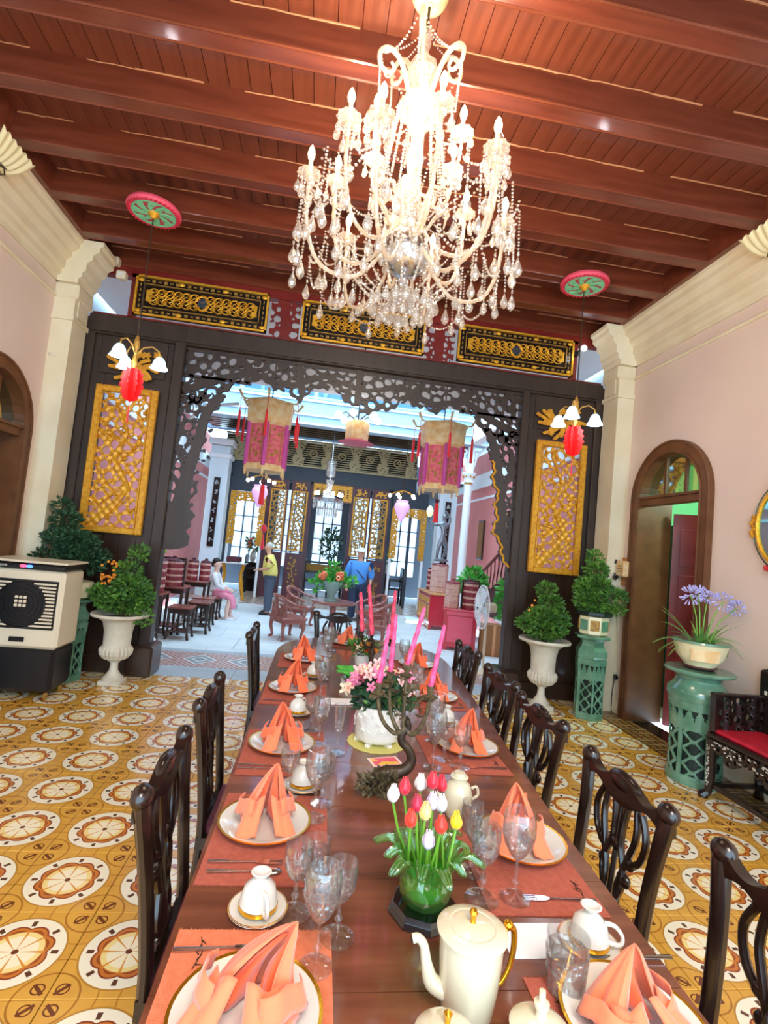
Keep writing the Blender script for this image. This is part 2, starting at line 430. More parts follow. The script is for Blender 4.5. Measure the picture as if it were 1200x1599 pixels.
# threshold strip of granite slabs
s0 = None
for i in range(6):
    if s0 is None: s0 = M().box(0, 0, -.01, 1.07, .44, .03, bev=.004).build('stone', 'granite_edge', fl, loc=(-2.4, 6.03, 0))
    else: twin(s0, (-2.4+1.08*i, 6.03, 0))
# ceiling: boards, beams
ce = struct(M().box(.3, 1.7, 4.70, 6.8, 8.6, .05).build('ceiling', 'red_wood'))
bd = None
for i in range(46):
    x = XL-.1+.144*i
    if bd is None: bd = M().box(0, 0, 0, .139, 8.5, .024).build('board', 'ceiling_wood', ce, loc=(x, 1.65, 4.665))
    else: twin(bd, (x, 1.65, 4.665))
bm0 = None
for i in range(14):
    y = 3.46+.6*(i-9)+.06
    if bm0 is None:
        m = M().box(.3, 0, 4.56, 6.4, .12, .235, bev=.006)
        for s in (-1, 1): m.tube([(-2.9, s*.058, 4.447), (3.5, s*.058, 4.447)], .011, 6)
        bm0 = m.build('beam', 'beam_wood', ce, loc=(0, y, 0))
        pl_ = M(); R = random.Random(3)
        x = -2.6
        while x < 3.3:
            w = R.uniform(.1, .5)
            if R.random() < .8: pl_.tube([(x+w*q/4, -.063, 4.648+R.uniform(-.004, .004)) for q in range(5)], R.uniform(.003, .006), 4)
            x += w
        pl_.build('paint_peel', 'peel', bm0)
    else:
        c = twin(bm0, (0, y, 0)); d = bm0.children[0].copy(); COL.objects.link(d); d.parent = c
for x in (XL+.14, XR-.14): M().box(x, 1.6, 4.56, .26, 8.4, .24).build('wall_plate', 'beam_wood', ce)
# side walls with an arched doorway each
def side_wall(name, xi, xo, ya, yb, y1):
    c, r, zs = (ya+yb)/2, (yb-ya)/2, 2.38
    poly = [(YB, -.02), (ya, -.02), (ya, zs)]+[(c-r*cos(pi*i/16), zs+r*sin(pi*i/16)) for i in range(1, 16)]+[(yb, zs), (yb, -.02), (y1, -.02), (y1, 4.44), (YB, 4.44)]
    return struct(M().prism(poly, xi, xo, 'x').build(name, 'wall_pink'))
side_wall('wall_right', XR, XR+.34, 4.27, 5.19, 5.8)
side_wall('wall_left', XL-.34, XL, 4.27, 5.19, 5.8)
M0 = M()
def cornice(x, s):
    """stepped plaster cornice; s=+1 steps out towards +x"""
    prof = [(0, 3.98), (.02, 3.98), (.02, 4.03), (.05, 4.05), (.05, 4.10), (.08, 4.12), (.08, 4.2), (.13, 4.24), (.13, 4.29), (.19, 4.33), (.19, 4.38), (.22, 4.40), (.22, 4.44), (0, 4.44)]
    m = M(); m.prism([(x+s*a, b) for a, b in prof], YB, 5.45, 'y')
    m.prism([(x+s*(a+.2 if a else 0), b) for a, b in prof], 5.42, 5.78, 'y'); return m
struct(cornice(XR, -1).build('trim_1', 'plaster_cream')); struct(cornice(XL, 1).build('trim_2', 'plaster_cream'))
for n, x, s in (('trim_3', XR, -1), ('trim_4', XL, 1)):
    m = M().tube([(x+s*.008, YB, 3.84), (x+s*.008, 5.45, 3.84)], .02, 8)
    struct(m.build(n, 'plaster_cream'))
for n, x, s in (('trim_5', XR, -1), ('trim_6', XL, 1)):   # corner pilasters beside the screen
    m = M().box(x+s*.1, 5.61, 1.95, .2, .3, 3.9).box(x+s*.11, 5.61, .12, .23, .33, .24, bev=.01).box(x+s*.105, 5.61, 3.62, .22, .34, .05).box(x+s*.11, 5.61, 3.9, .24, .35, .16, bev=.02)
    m.box(x+s*.212, 5.61, 3.8, .01, .2, .3)
    struct(m.build(n, 'plaster_cream'))
for n, x, s in (('baseboard_right', XR, -1), ('baseboard_left', XL, 1)):
    struct(M().box(x+s*.01, (YB+4.12)/2, .07, .02, 4.12-YB, .14).box(x+s*.01, 5.4, .07, .02, .13, .14).build(n, 'plaster_cream'))
def doorway(name, x, s, wall_w):
    """arched timber door frame with fanlight; s points into the room"""
    ya, yb, c, zs = 4.15, 5.31, 4.73, 2.38
    f = M()
    outer = [(ya, 0), (ya, zs)]+[(c-.58*cos(pi*i/20), zs+.58*sin(pi*i/20)) for i in range(1, 20)]+[(yb, zs), (yb, 0), (yb-.13, 0), (yb-.13, zs)]+[(c+.45*cos(pi*i/20), zs+.45*sin(pi*i/20)) for i in range(1, 20)]+[(ya+.13, zs), (ya+.13, 0)]
    f.prism(outer, x+s*.045, x-s*.36, 'x')
    o = struct(f.build(name, 'brown_frame'))
    mo = M()
    for rr, tt in ((.57, .012), (.465, .012)):
        mo.tube([(x+s*.05, c-rr, 0), (x+s*.05, c-rr, zs)]+[(x+s*.05, c-rr*cos(pi*i/24), zs+rr*sin(pi*i/24)) for i in range(1, 24)]+[(x+s*.05, c+rr, zs), (x+s*.05, c+rr, 0)], tt, 6)
    mo.build('moulding', 'brown_frame', o)
    M().box(x-s*.02, c, 2.36, .09, .9, .1, bev=.01).box(x+s*.03, c, 2.395, .03, .92, .025).build('transom', 'brown_frame', o)
    fw = M()
    for dy in (-.15, .15): fw.box(x-s*.05, c+dy, 2.6, .03, .03, .42)
    fw.build('glazing_bar', 'brown_frame', o)
    for q in (-1, 0, 1):
        y0, y1 = c+q*.3-.15, c+q*.3+.15
        pts = [(max(c-.44, min(c+.44, y0+(y1-y0)*i/8)), zs+math.sqrt(max(.0001, .445**2-(max(-.44, min(.44, y0+(y1-y0)*i/8-c)))**2))) for i in range(9)]
        M().prism([(pts[0][0], zs)]+pts+[(pts[-1][0], zs)], x-s*.052, x-s*.058, 'x').build('pane', 'window_glass', o)
    return o
d1 = doorway('door_1', XR, -1, .34); d2 = doorway('door_2', XL, 1, .34)
# panelled leaf of the right door, standing open into the next room
def leaf(parent, x, y, rz, w=.36, h=2.26):
    m = M().box(w/2, 0, h/2, w, .04, h)
    o = m.build('door_leaf', 'red_wood', parent, loc=(x, y, 0), rz=rz)
    for z, hh in ((.5, .7), (1.3, .6), (1.9, .4)):
        M().box(w/2, -.022, z, w-.14, .012, hh, bev=.005).build('door_panel', 'red_wood', o)
    return o
leaf(d1, XR+.34, 5.12, -.55); leaf(d1, XR+.36, 4.34, .1); leaf(d2, XL-.36, 5.1, pi-.15); leaf(d2, XL-.36, 4.34, pi+.15)
# the rooms behind the two doorways
for n, x, s, mm in (('wall_beyond_right', XR, 1, 'med_green'), ('wall_beyond_left', XL, -1, 'dark_wood')):
    cx = x+s*1.9
    m = M().box(cx+s*.2, 6.0, 1.5, 3.2, .08, 3.1).box(cx+s*.2, 3.4, 1.5, 3.2, .08, 3.1).box(x+s*3.5, 4.7, 1.5, .08, 2.6, 3.1).box(cx+s*.2, 4.7, 3.05, 3.2, 2.6, .08)
    struct(m.build(n, mm)); struct(M().box(cx+s*.2, 4.7, -.04, 3.2, 2.6, .06).build('floor_beyond_'+n.split('_')[-1], 'hall_tile'))
lamp('left_room_fill', 'POINT', (-4.2, 4.6, 2.75), 12, (.8, .92, 1), .15)  # small fill added beyond the left doorway, no lamp stands there
lamp('side_room_fill', 'POINT', (4.6, 4.4, 2.75), 60, (.9, 1, .85), .15)  # added to brighten the right fanlight panes, not a lamp of that room
sh = thing('curio_shelf', 'black carved shelf with ornaments glimpsed through the right-hand doorway', 'shelf', (4.78, 5.72, 0))
for z in (.05, .6, 1.1, 1.6, 2.1): M().box(0, 0, z, .9, .26, .03).build('shelf_board', 'lacquer_black', sh)
for x in (-.44, .44): M().box(x, 0, 1.1, .04, .3, 2.2).build('side_panel', 'lacquer_black', sh)
m = M()
for i in range(12):
    z = (.615, 1.115, 1.615)[i//4]; m.lathe([(.02, 0), (.04, .05), (.045, .1), (.02, .16), (.025, .2)], 8, (-.3+.2*(i % 4), -.04, z))
m.build('ornament_row', 'china', sh, smooth=True, kind='stuff')

# ---------------------------------------------------------------- the carved timber screen
scr = thing('carved_screen', 'dark carved timber room screen filling the wall between dining room and courtyard', 'screen', (0, 5.86, 0))
def dw(m, name, mt='screen_wood', par=None, **k): return m.build(name, mt, par or scr, **k)
for xc, s in ((-2.2, -1), (2.8, 1)):
    # solid lower and side boards of each side bay, with a framed window for the gilded panel
    x0, x1 = (xc-.5, xc+.5)
    for a, b in ((x0+.06, x0+.22), (x1-.20, x1-.05)): dw(M().box((a+b)/2, 0, 2.0, b-a, .06, 3.5), 'bay_board', 'screen_wood')
    for q in range(5): dw(M().box(x0+.16+q*.17, 0, .80, .165, .05, 1.42), 'plank', 'dark_wood')
    dw(M().box(xc, 0, 3.40, .92, .05, .62), 'bay_board')
    dw(M().box(xc, -.03, 3.42, .7, .02, .44, bev=.01), 'raised_panel')
    dw(M().box(x0+.03, 0, 1.9, .10, .14, 3.8, bev=.01), 'post'); dw(M().box(x1-.02, 0, 1.9, .12, .16, 3.8, bev=.01), 'post')
    dw(M().box(x1-.02 if s < 0 else x0+.03, 0, .16, .26, .36, .32, bev=.02), 'plinth', 'dark_wood')
    dw(M().box(xc, 0, .09, 1.0, .16, .18, bev=.01), 'bottom_rail', 'dark_wood')
dw(M().box(.3, 0, 3.73, 6.0, .15, .22, bev=.012), 'lintel'); dw(M().box(.3, -.085, 3.66, 6.0, .02, .03), 'lintel_bead')
for x in (-1.72, 2.32): dw(M().box(x, 0, 1.8, .06, .12, 3.6), 'jamb')
dw(M().box(.3, 0, 3.60, 4.0, .06, .03), 'fret_rail'); dw(M().box(.29, 0, 3.42, .06, .07, .42), 'fret_post')
dw(M().box(-1.3, 0, 3.3, .75, .05, .03), 'fret_rail'); dw(M().box(1.9, 0, 3.3, .75, .05, .03), 'fret_rail')
# pierced foliage carving: a valance and two tree trunks
def fret(x0, x1, z0, z1, inner, trunks, seed, name):
    c = .012; GX, GZ = grid(x0, x1, z0, z1, c); m = inner(GX, GZ)
    h = holes(GX, GZ, 3000, .014, .062, seed, .0035, .3) & ~trunks(GX, GZ); return dw(raster(m & ~h, x0, z0, c, .05, 2), name)
def ip(pts):
    a = [p[0] for p in pts]; b = [p[1] for p in pts]; return lambda v: np.interp(v, a, b)
low = ip([(-1.7, 2.9), (-1.3, 3.12), (-1.1, 3.26), (-.87, 3.36), (-.575, 3.27), (-.35, 3.18), (-.15, 3.38), (.0, 3.36), (.19, 3.24), (.35, 3.13), (.61, 3.18), (.9, 3.33), (1.2, 3.24), (1.45, 3.34), (1.64, 3.30), (1.86, 3.1), (2.3, 2.9)])
wob = lambda v, f, p: .022*np.sin(v*f+p)+.015*np.sin(v*f*2.7+p*2)
def tr_top(x, z):
    o = z < low(x)+.03
    R = random.Random(5)
    for pts in ([(-1.7, 3.1), (-1.3, 3.3), (-.95, 3.42), (-.5, 3.33), (-.1, 3.5), (.29, 3.4)], [(2.3, 3.1), (1.9, 3.25), (1.6, 3.42), (1.2, 3.34), (.8, 3.48), (.29, 3.38)], [(-.9, 3.4), (-1.05, 3.56)], [(1.5, 3.4), (1.7, 3.57)], [(-.35, 3.28), (-.4, 3.56)], [(.9, 3.4), (1.05, 3.56)]):
        o |= near_path(x, z, pts, [.04-.005*i for i in range(len(pts))])
    for _ in range(14):
        a, b = R.uniform(-1.7, 2.3), R.uniform(3.2, 3.58); o |= (x-a)**2+(z-b)**2 < R.uniform(.03, .05)**2
    return o
fret(-1.70, 2.30, 2.9, 3.60, lambda x, z: z > low(x)+wob(x, 23, 1), tr_top, 11, 'valance_carving')
lin = ip([(1.32, -1.62), (1.42, -1.41), (1.9, -1.40), (2.4, -1.36), (2.8, -1.31), (3.0, -1.24), (3.2, -1.15)])
fret(-1.70, -1.1, 1.30, 3.14, lambda x, z: (x < lin(z)+wob(z, 19, 0)) & (z > 1.34+.1*(x+1.7)),
     lambda x, z: near_path(x, z, [(-1.56, 1.35), (-1.54, 1.8), (-1.50, 2.2), (-1.42, 2.6), (-1.38, 2.9), (-1.2, 3.2)], [.16, .09, .06, .05, .045, .04]) | near_path(x, z, [(-1.52, 2.2), (-1.66, 2.5), (-1.6, 2.8)], .015) | near_path(x, z, [(-1.5, 2.0), (-1.68, 2.2)], .02) | (z < 1.8), 21, 'trunk_carving')
rin = ip([(1.3, 2.30), (1.62, 2.20), (1.9, 2.06), (2.3, 2.06), (2.74, 1.96), (3.11, 1.86), (3.3, 1.7)])
fret(1.70, 2.30, 1.30, 3.14, lambda x, z: (x > rin(z)+wob(z, 21, 2)) & (z > 1.4-.0*x),
     lambda x, z: near_path(x, z, [(2.2, 1.35), (2.16, 1.8), (2.12, 2.2), (2.06, 2.6), (2.0, 2.9), (1.84, 3.2)], [.14, .07, .055, .055, .05, .04]) | near_path(x, z, [(2.1, 2.4), (2.25, 2.6), (2.2, 2.9)], .025) | near_path(x, z, [(2.12, 2.2), (2.27, 2.0), (2.25, 1.7)], .02) | (z < 1.75), 22, 'trunk_carving')
# gold highlight along the right trunk
M().tube([(rin(z)+wob(z, 21, 2)+.012, -.03, z) for z in np.linspace(1.5, 2.75, 40)], .014, 5).build('gilt_edge', 'gold_paint', scr)
# two tall gilded panels of pierced foliage
def gpanel(x0, x1, label, seed):
    g = thing('gilded_carving', label, 'carved panel', ((x0+x1)/2, 5.80, 0), 0, 'gilded panels on the screen')
    w, z0, z1 = (x1-x0)/2, 1.47, 3.06
    for a in (-1, 1): M().box(a*(w-.035), -.02, (z0+z1)/2, .07, .06, z1-z0, bev=.01).build('side_frame', 'gold_paint', g); M().tube([(a*(w-.075), -.05, z0+.07), (a*(w-.075), -.05, z1-.07)], .008, 6).build('bead', 'gold_paint', g)
    for z in (z0+.035, z1-.035): M().box(0, -.02, z, 2*w-.14, .06, .07, bev=.01).build('end_frame', 'gold_paint', g)
    c = .008; GX, GZ = grid(-w+.07, w-.07, z0+.07, z1-.07, c); R = random.Random(seed)
    tr = near_path(GX, GZ, [(-.2, z0+.1), (0, z0+.3), (.12, z0+.5), (-.05, z0+.8), (.05, z0+1.1), (-.1, z0+1.4)], [.05, .035, .03, .025, .02, .012])
    for _ in range(6):
        a, b = R.uniform(-.15, .15), R.uniform(z0+.2, z1-.3); s = R.choice((-1, 1)); tr |= near_path(GX, GZ, [(a, b), (a+s*.12, b+.1), (a+s*.24, b+.12)], [.02, .016, .008])
    for _ in range(26):
        a, b, r = R.uniform(-w+.08, w-.08), R.uniform(z0+.1, z1-.1), R.uniform(.018, .036)
        th = np.arctan2(GZ-b, GX-a); tr |= np.hypot(GX-a, GZ-b) < r*(.75+.3*np.cos(th*5+R.random()*6))
    h = holes(GX, GZ, 900, .010, .06, seed, .003, .5); mk = (~h) | tr
    dep = np.where(tr, .018, 0)+.006*np.sin(GX*70)*np.sin(GZ*60)
    raster(mk, -w+.07, z0+.07, c, .02, 2, dep).build('pierced_carving', 'gold_paint', g); return g
gpanel(-2.525, -1.88, 'left gilded panel of pierced bird and blossom carving beside the trunk', 31)
gpanel(2.49, 3.13, 'right gilded panel of pierced bird and blossom carving above the urn', 32)
# three black and gold lattice panels above the lintel
def lpanel(x0, x1, label, seed):
    g = thing('lattice_panel', label, 'carved panel', ((x0+x1)/2, 5.80, 4.115), 0, 'black and gold panels above the screen')
    w, h = (x1-x0)/2, .225
    M().box(0, .02, 0, 2*w, .03, 2*h).build('back_board', 'lacquer_black', g)
    for q, t, mt in ((0, .022, 'gold'), (.09, .008, 'old_gold')):
        for a in (-1, 1):
            M().box(a*(w-q-t/2), -.005, 0, t, .03, 2*(h-q)).build('frame_strip', mt, g); M().box(0, -.005, a*(h-q-t/2), 2*(w-q), .03, t).build('frame_strip', mt, g)
    m = M()
    for i in range(22):
        x = -w+.06+i*(2*w-.12)/21
        for z in (h-.055, -h+.055):
            m.box(x, 0, z, .035, .02, .012 if i % 2 else .03)
    for i in range(5):
        for x in (-w+.055, w-.055): m.box(x, 0, -.12+.06*i, .012, .02, .03)
    m.build('meander_border', 'old_gold', g, kind='stuff')
    for x in (-w+.05, -w*.33, w*.33, w-.05):
        for z in (h-.05, -h+.05): M().sph((x, -.01, z), (.035, .014, .022), 8, 5).build('boss', 'gold', g)
    s = M(); n = 13
    for i in range(n):
        x = -w+.2+i*(2*w-.4)/(n-1)
        for sz in (-1, 1):
            s.tube([(x+.058*cos(a)*(1-a/16), -.005-.004*(i % 2), sz*.042+.052*sin(a)*(1-a/16)*sz) for a in [q*.5 for q in range(16)]], .0075, 5)
        if i != n//2: s.tube([(x-.05, -.005, 0), (x, -.005, .05), (x+.05, -.005, 0), (x, -.005, -.05)], .006, 5, closed=True)
    s.tube([(.075*cos(a), -.01, .075*sin(a)) for a in [q*TAU/16 for q in range(16)]], .009, 5, closed=True)
    for sx in (-1, 1): s.prism([(sx*(w-.14), .0), (sx*(w-.2), .05), (sx*(w-.17), .07), (sx*(w-.12), .06), (sx*(w-.125), 0), (sx*(w-.12), -.06), (sx*(w-.17), -.07), (sx*(w-.2), -.05)], -.015, .005)
    s.build('scroll_carving', 'gold', g)
    M().prism([(.055*(1+.15*cos(5*a))*cos(a), .055*(1+.15*cos(5*a))*sin(a)) for a in [q*TAU/30 for q in range(30)]], -.012, .0).build('medallion', 'navy', g)
lpanel(-2.27, -.82, 'left black and gold scrollwork panel above the screen', 1)
lpanel(-.437, 1.01, 'middle black and gold scrollwork panel above the screen, behind the chandelier', 2)
lpanel(1.42, 2.88, 'right black and gold scrollwork panel above the screen', 3)
tr = thing('transom_frame', 'reddish carved timber frame holding the panels above the screen', 'frame', (0, 5.9, 0))
M().box(.3, 0, 3.86, 6.0, .1, .04).build('rail', 'red_wood', tr); M().box(.3, 0, 4.38, 6.0, .1, .1).build('rail', 'red_wood', tr)
for x0, x1 in ((-.80, -.46), (1.03, 1.40)):
    GX, GZ = grid(x0, x1, 3.88, 4.34, .012); mk = ~(holes(GX, GZ, 60, .02, .05, int(x1*10)+50)) | (abs(GX-(x0+x1)/2) < .05); raster(mk, x0, 3.88, .012, .03, 1).build('carved_bracket', 'red_wood', tr)
for x in (-2.31, 2.93): M().box(x, 0, 4.12, .06, .1, .5).build('stile', 'red_wood', tr)
# ---------------------------------------------------------------- courtyard beyond the screen
CF = -.12
struct(M().box(.3, 6.62, -.05, 6.9, 1.1, .09).build('floor_gallery', 'granite_edge'))
b = None
cy = bpy.data.objects['floor_gallery']
for i in range(13):
    x = -2.9+.54*i
    if b is None: b = M().box(0, 0, -.003, .535, .70, .012, bev=.002).build('tile', 'band_tile', cy, loc=(x, 6.62, 0))
    else: twin(b, (x, 6.62, 0))
struct(M().box(.3, 9.45, CF-.05, 6.6, 4.8, .08).build('floor_courtyard', 'granite_edge'))
cf = bpy.data.objects['floor_courtyard']; b = None
for j in range(6):
    for i in range(7):
        x, y = -2.85+.95*i+(.35 if j % 2 else 0), 7.5+.78*j
        if x > 3.4: continue
        if b is None: b = M().box(0, 0, CF-.006, .942, .772, .02, bev=.003).build('stone', 'granite', cf, loc=(x, y, 0))
        else: twin(b, (x, y, 0))
st = thing('courtyard_step', 'pale granite step along the far side of the courtyard', 'step', (.3, 11.9, 0))
for i in range(4): M().box(-2.56+1.28*i, 0, -.06, 1.27, .4, .12, bev=.008).build('stone', 'granite', st)
struct(M().box(.3, 14.3, -.05, 6.9, 4.4, .09).build('floor_far_hall', 'granite_edge')); fh = bpy.data.objects['floor_far_hall']; b = None
for j in range(6):
    for i in range(16):
        x, y = -2.8+.41*i, 12.32+.41*j
        if b is None: b = M().box(0, 0, -.003, .405, .405, .012).build('tile', 'hall_tile', fh, loc=(x, y, 0))
        else: twin(b, (x, y, 0))
# side walls of the court: pink below, white gallery above
for n, x, s in (('wall_court_right', 3.95, 1), ('wall_court_left', -3.15, -1)):
    struct(M().box(x+s*.1, 10.6, 2.0, .2, 9.4, 4.3).build(n, 'court_pink'))
    struct(M().box(x-s*.02, 10.6, 3.45, .06, 9.4, .35).box(x-s*.015, 10.6, 3.0, .04, 9.4, .05).build(n.replace('wall', 'trim')+'_cornice', 'white_court'))
    struct(M().box(x+s*.25, 10.0, 5.6, .2, 8.4, 2.9).build(n.replace('wall', 'wall_upper'), 'blue_white'))
# gallery ceilings round the opening, with white beams
struct(M().box(.4, 6.95, 4.62, 7.2, 2.1, .1).box(.4, 8.0, 4.3, 7.2, .2, .7).build('ceiling_gallery', 'white_court'))
g = thing('gallery_front', 'white painted beam and cornice of the upper gallery across the courtyard', 'beam', (0, 11.3, 0))
M().box(.35, 0, 4.37, 6.6, .26, .56, bev=.01).build('beam', 'pale_blue', g)
for z, t in ((4.63, .05), (4.3, .03), (4.11, .04)): M().box(.35, -.15, z, 6.6, .06, t).build('moulding', 'blue_white', g)
for n, x in (('side_beam', 3.35),):
    M().box(x, -1.6, 4.37, .22, 2.9, .54).build(n, 'white_court', g)
# iron balustrade of the upper gallery
bl = thing('upper_balustrade', 'pale blue and white scrolled iron balustrade of the upper gallery', 'balustrade', (0, 11.2, 4.665))
for i in range(9):
    x = -2.75+.8*i; M().box(x, 0, .45, .09, .06, .9).box(x, -.02, .45, .13, .03, .12).build('post', 'pale_blue', bl)
for z in (.05, .86): M().box(.4, 0, z, 6.6, .05, .05).build('rail', 'pale_blue', bl)
b = None
for i in range(16):
    x = -2.35+.4*i
    if b is None:
        m = M()
        for s in (-1, 1):
            m.tube([(s*(.09+.07*cos(a)*(1-a/16)), 0, .25+.09*sin(a)*(1-a/16)) for a in [q*.5 for q in range(16)]], .011, 4)
            m.tube([(s*.17, 0, .07), (s*.05, 0, .4), (s*.15, 0, .6), (s*.03, 0, .84)], .012, 4)
        m.tube([(0, 0, .07), (0, 0, .84)], .012, 4); m.tube([(.07*cos(a), 0, .6+.09*sin(a)) for a in [q*TAU/10 for q in range(10)]], .01, 4, closed=True)
        b = m.build('scroll_panel', 'lattice_blue', bl, loc=(x, 0, 0))
    else: twin(b, (x, 0, 0))
struct(M().box(.4, 13.9, 5.9, 7.4, .15, 3.2).build('wall_upper_far', 'sky_blue'))
sh = thing('shutter_row', 'pale blue louvred shutters of the upper storey across the courtyard', 'shutters', (0, 13.78, 5.5))
for i in range(7): M().box(-2.3+.85*i, 0, 0, .7, .05, 1.5, bev=.01).build('shutter', 'lattice_blue', sh)
# cast iron columns
def column(label, x, y, z0, capz):
    c = thing('iron_column', label, 'column', (x, y, z0), 0, 'white cast iron columns of the court')
    M().lathe([(.17, 0), (.17, .08), (.13, .12), (.15, .18), (.115, .24), (.1, .3)], 16).build('base', 'white_court', c, smooth=True)
    h = capz-z0
    M().lathe([(.1, .3), (.085, h-.2)], 16).build('shaft', 'white_court', c, smooth=True)
    M().lathe([(.085, h-.2), (.12, h-.18), (.1, h-.14), (.11, h-.06), (.16, h), (.16, h+.04), (.09, h+.06)], 16).build('capital', 'white_court', c, smooth=True)
    m = M()
    for k in range(8): a = k*TAU/8; m.sph((.13*cos(a), .13*sin(a), h-.05), .025, 6, 4)
    m.lathe([(.089, h-.23), (.1, h-.215), (.089, h-.2)], 16)
    m.build('gilt_leaf', 'gold_paint', c)
    M().box(0, 0, (h+.06+4.08-z0)/2, .13, .13, 4.08-z0-h-.06).build('upper_shaft', 'white_court', c)
    return c, h
for lab, x, y, cz, sides in (('left white cast iron column with gilded capital near the orange vase', -2.315, 7.75, 2.60, (1,)), ('right white cast iron column with gilded capital in front of the pink wall', 3.30, 11.3, 3.42, (-1, 1))):
    c, h = column(lab, x, y, CF, cz)
    for s in sides:
        m = M(); z0 = h+.1; Lx = .95
        m.tube([(s*.07, 0, z0+.0), (s*.15, 0, z0+.35), (s*.45, 0, z0+.72), (s*Lx, 0, z0+.82)], .025, 5)
        for cx_, cz_, r in ((.22, .68, .13), (.42, .72+.12, .08), (.14, .42, .06)):
            m.tube([(s*(cx_+r*cos(a)*(1-a/20)), 0, z0+cz_+r*sin(a)*(1-a/20)) for a in [q*.5 for q in range(22)]], .017, 4)
        b = m.build('scroll_bracket', 'white_court', c)
        M().sph((s*.22, -.03, z0+.68), (.045, .02, .045), 8, 5).sph((s*.42, -.03, z0+.84), (.03, .02, .03), 8, 5).build('gilt_boss', 'gold_paint', b)
# ceiling slats under the far gallery (dark and light joists)
cg = thing('far_gallery_ceiling', 'dark joisted ceiling under the far gallery with light boards between', 'ceiling', (0, 0, 0))
M().box(.35, 12.6, 4.46, 6.6, 2.2, .04).build('ceiling_board', 'fret_gold', cg); b = None
for i in range(8):
    if b is None: b = M().box(.35, 0, 4.34, 6.6, .15, .2).build('joist', 'dark_wood', cg, loc=(0, 11.66+.235*i, 0))
    else: twin(b, (0, 11.66+.235*i, 0))
# far facade: header, fretwork, leaves, plaque
FY = 13.5
fc = thing('inner_facade', 'dark timber facade of folding doors across the courtyard with fretwork above', 'facade', (0, FY, 0))
M().box(-.05, 0, 3.25, 5.1, .12, .42, bev=.01).build('header_beam', 'navy', fc)
M().box(-.05, 0, 3.49, 5.1, .1, .05).box(-.05, 0, 4.17, 5.1, .1, .04).build('header_beam', 'fret_gold', fc)
m = M()
for i in range(11): m.box(-.05, .03, 3.55+.058*i, 5.1, .02, .022)
m.build('grille_slat', 'fret_gold', fc, kind='stuff')
M().box(-.05, .12, 3.83, 5.1, .02, .66).build('dark_backing', 'lacquer_black', fc)
b = None
for i in range(7):
    x = -2.2+.75*i
    if b is None:
        GX, GZ = grid(-.22, .22, 3.5, 4.15, .018); mk = (abs(GX) < .07+.09*np.abs(np.sin(GZ*7+1.1))) & ~holes(GX, GZ, 40, .015, .03, 5)
        b = raster(mk, -.22, 3.5, .018, .03, 1).build('fret_bracket', 'fret_gold', fc, loc=(x, -.03, 0))
        w = M().tube([(.375+.09*cos(a), -.03, 3.85+.09*sin(a)) for a in [q*TAU/12 for q in range(12)]], .022, 5, closed=True).sph((.375, -.03, 3.85), .035, 8, 5).build('fret_rosette', 'fret_gold', fc, loc=(x, 0, 0))
    else: twin(b, (x, -.03, 0)); twin(w, (x, 0, 0))
for x in (-2.35, -1.37, -.28, .80, 1.84, 2.42): M().box(x, 0, 1.55, .06, .12, 3.1).build('post', 'navy' if abs(x) > 1.8 else 'maroon', fc)
def carved(w, z0, z1, seed, n=120, dens=.03):
    GX, GZ = grid(-w, w, z0, z1, .014); return raster(~holes(GX, GZ, n, .02, .055, seed), -w, z0, .014, .02, 1)
for i, (x, mt, lab) in enumerate(((-1.10, 'maroon', 'first folding door leaf from the left, gilded pierced panel, behind man in yellow'), (-.55, 'maroon', 'second folding door leaf from the left with a carved gilded panel'), (1.04, 'maroon', 'third folding door leaf with a gilded panel, behind the man in blue'), (1.56, 'maroon', 'fourth folding door leaf with a gilded pierced panel, right of the man in blue'))):
    d = thing('door_leaf', lab, 'door leaf', (x, FY-.11, 0), 0, 'folding door leaves of the far facade'); w = .235
    for s in (-1, 1): M().box(s*(w-.02), 0, 1.55, .04, .06, 3.05).build('stile', mt, d)
    M().box(0, 0, .62, 2*w-.08, .04, 1.16).build('lower_panel', mt, d); M().box(0, 0, 2.95, 2*w-.08, .04, .26).build('top_panel', mt, d)
    carved(.15, 2.86, 3.03, i+3, 14).build('gilt_crest', 'gold_paint', d, loc=(0, -.03, 0))
    GX, GZ = grid(-.15, .15, .12, 1.12, .014)
    R = random.Random(i); mk = np.zeros(GX.shape, bool)
    mk |= near_path(GX, GZ, [(0, .15), (.03, .5), (-.04, .8), (.03, 1.05)], .012)
    for q in range(26): a, bb = R.uniform(-.13, .13), R.uniform(.15, 1.08); mk |= np.hypot(GX-a, GZ-bb) < R.uniform(.015, .034)
    raster(mk, -.15, .12, .014, .015, 1).build('gilt_flowers', 'old_gold', d, loc=(0, -.03, 0))
    fr = M()
    for s in (-1, 1): fr.box(s*(w-.055), -.03, 2.04, .03, .03, 1.56); fr.box(0, -.03, 2.04+s*.765, 2*w-.11, .03, .03)
    fr.build('gilt_frame', 'gold_paint', d)
    carved(.165, 1.29, 2.79, 40+i, 110 if i in (1, 2) else 150).build('pierced_panel', 'old_gold', d, loc=(0, 0, 0))
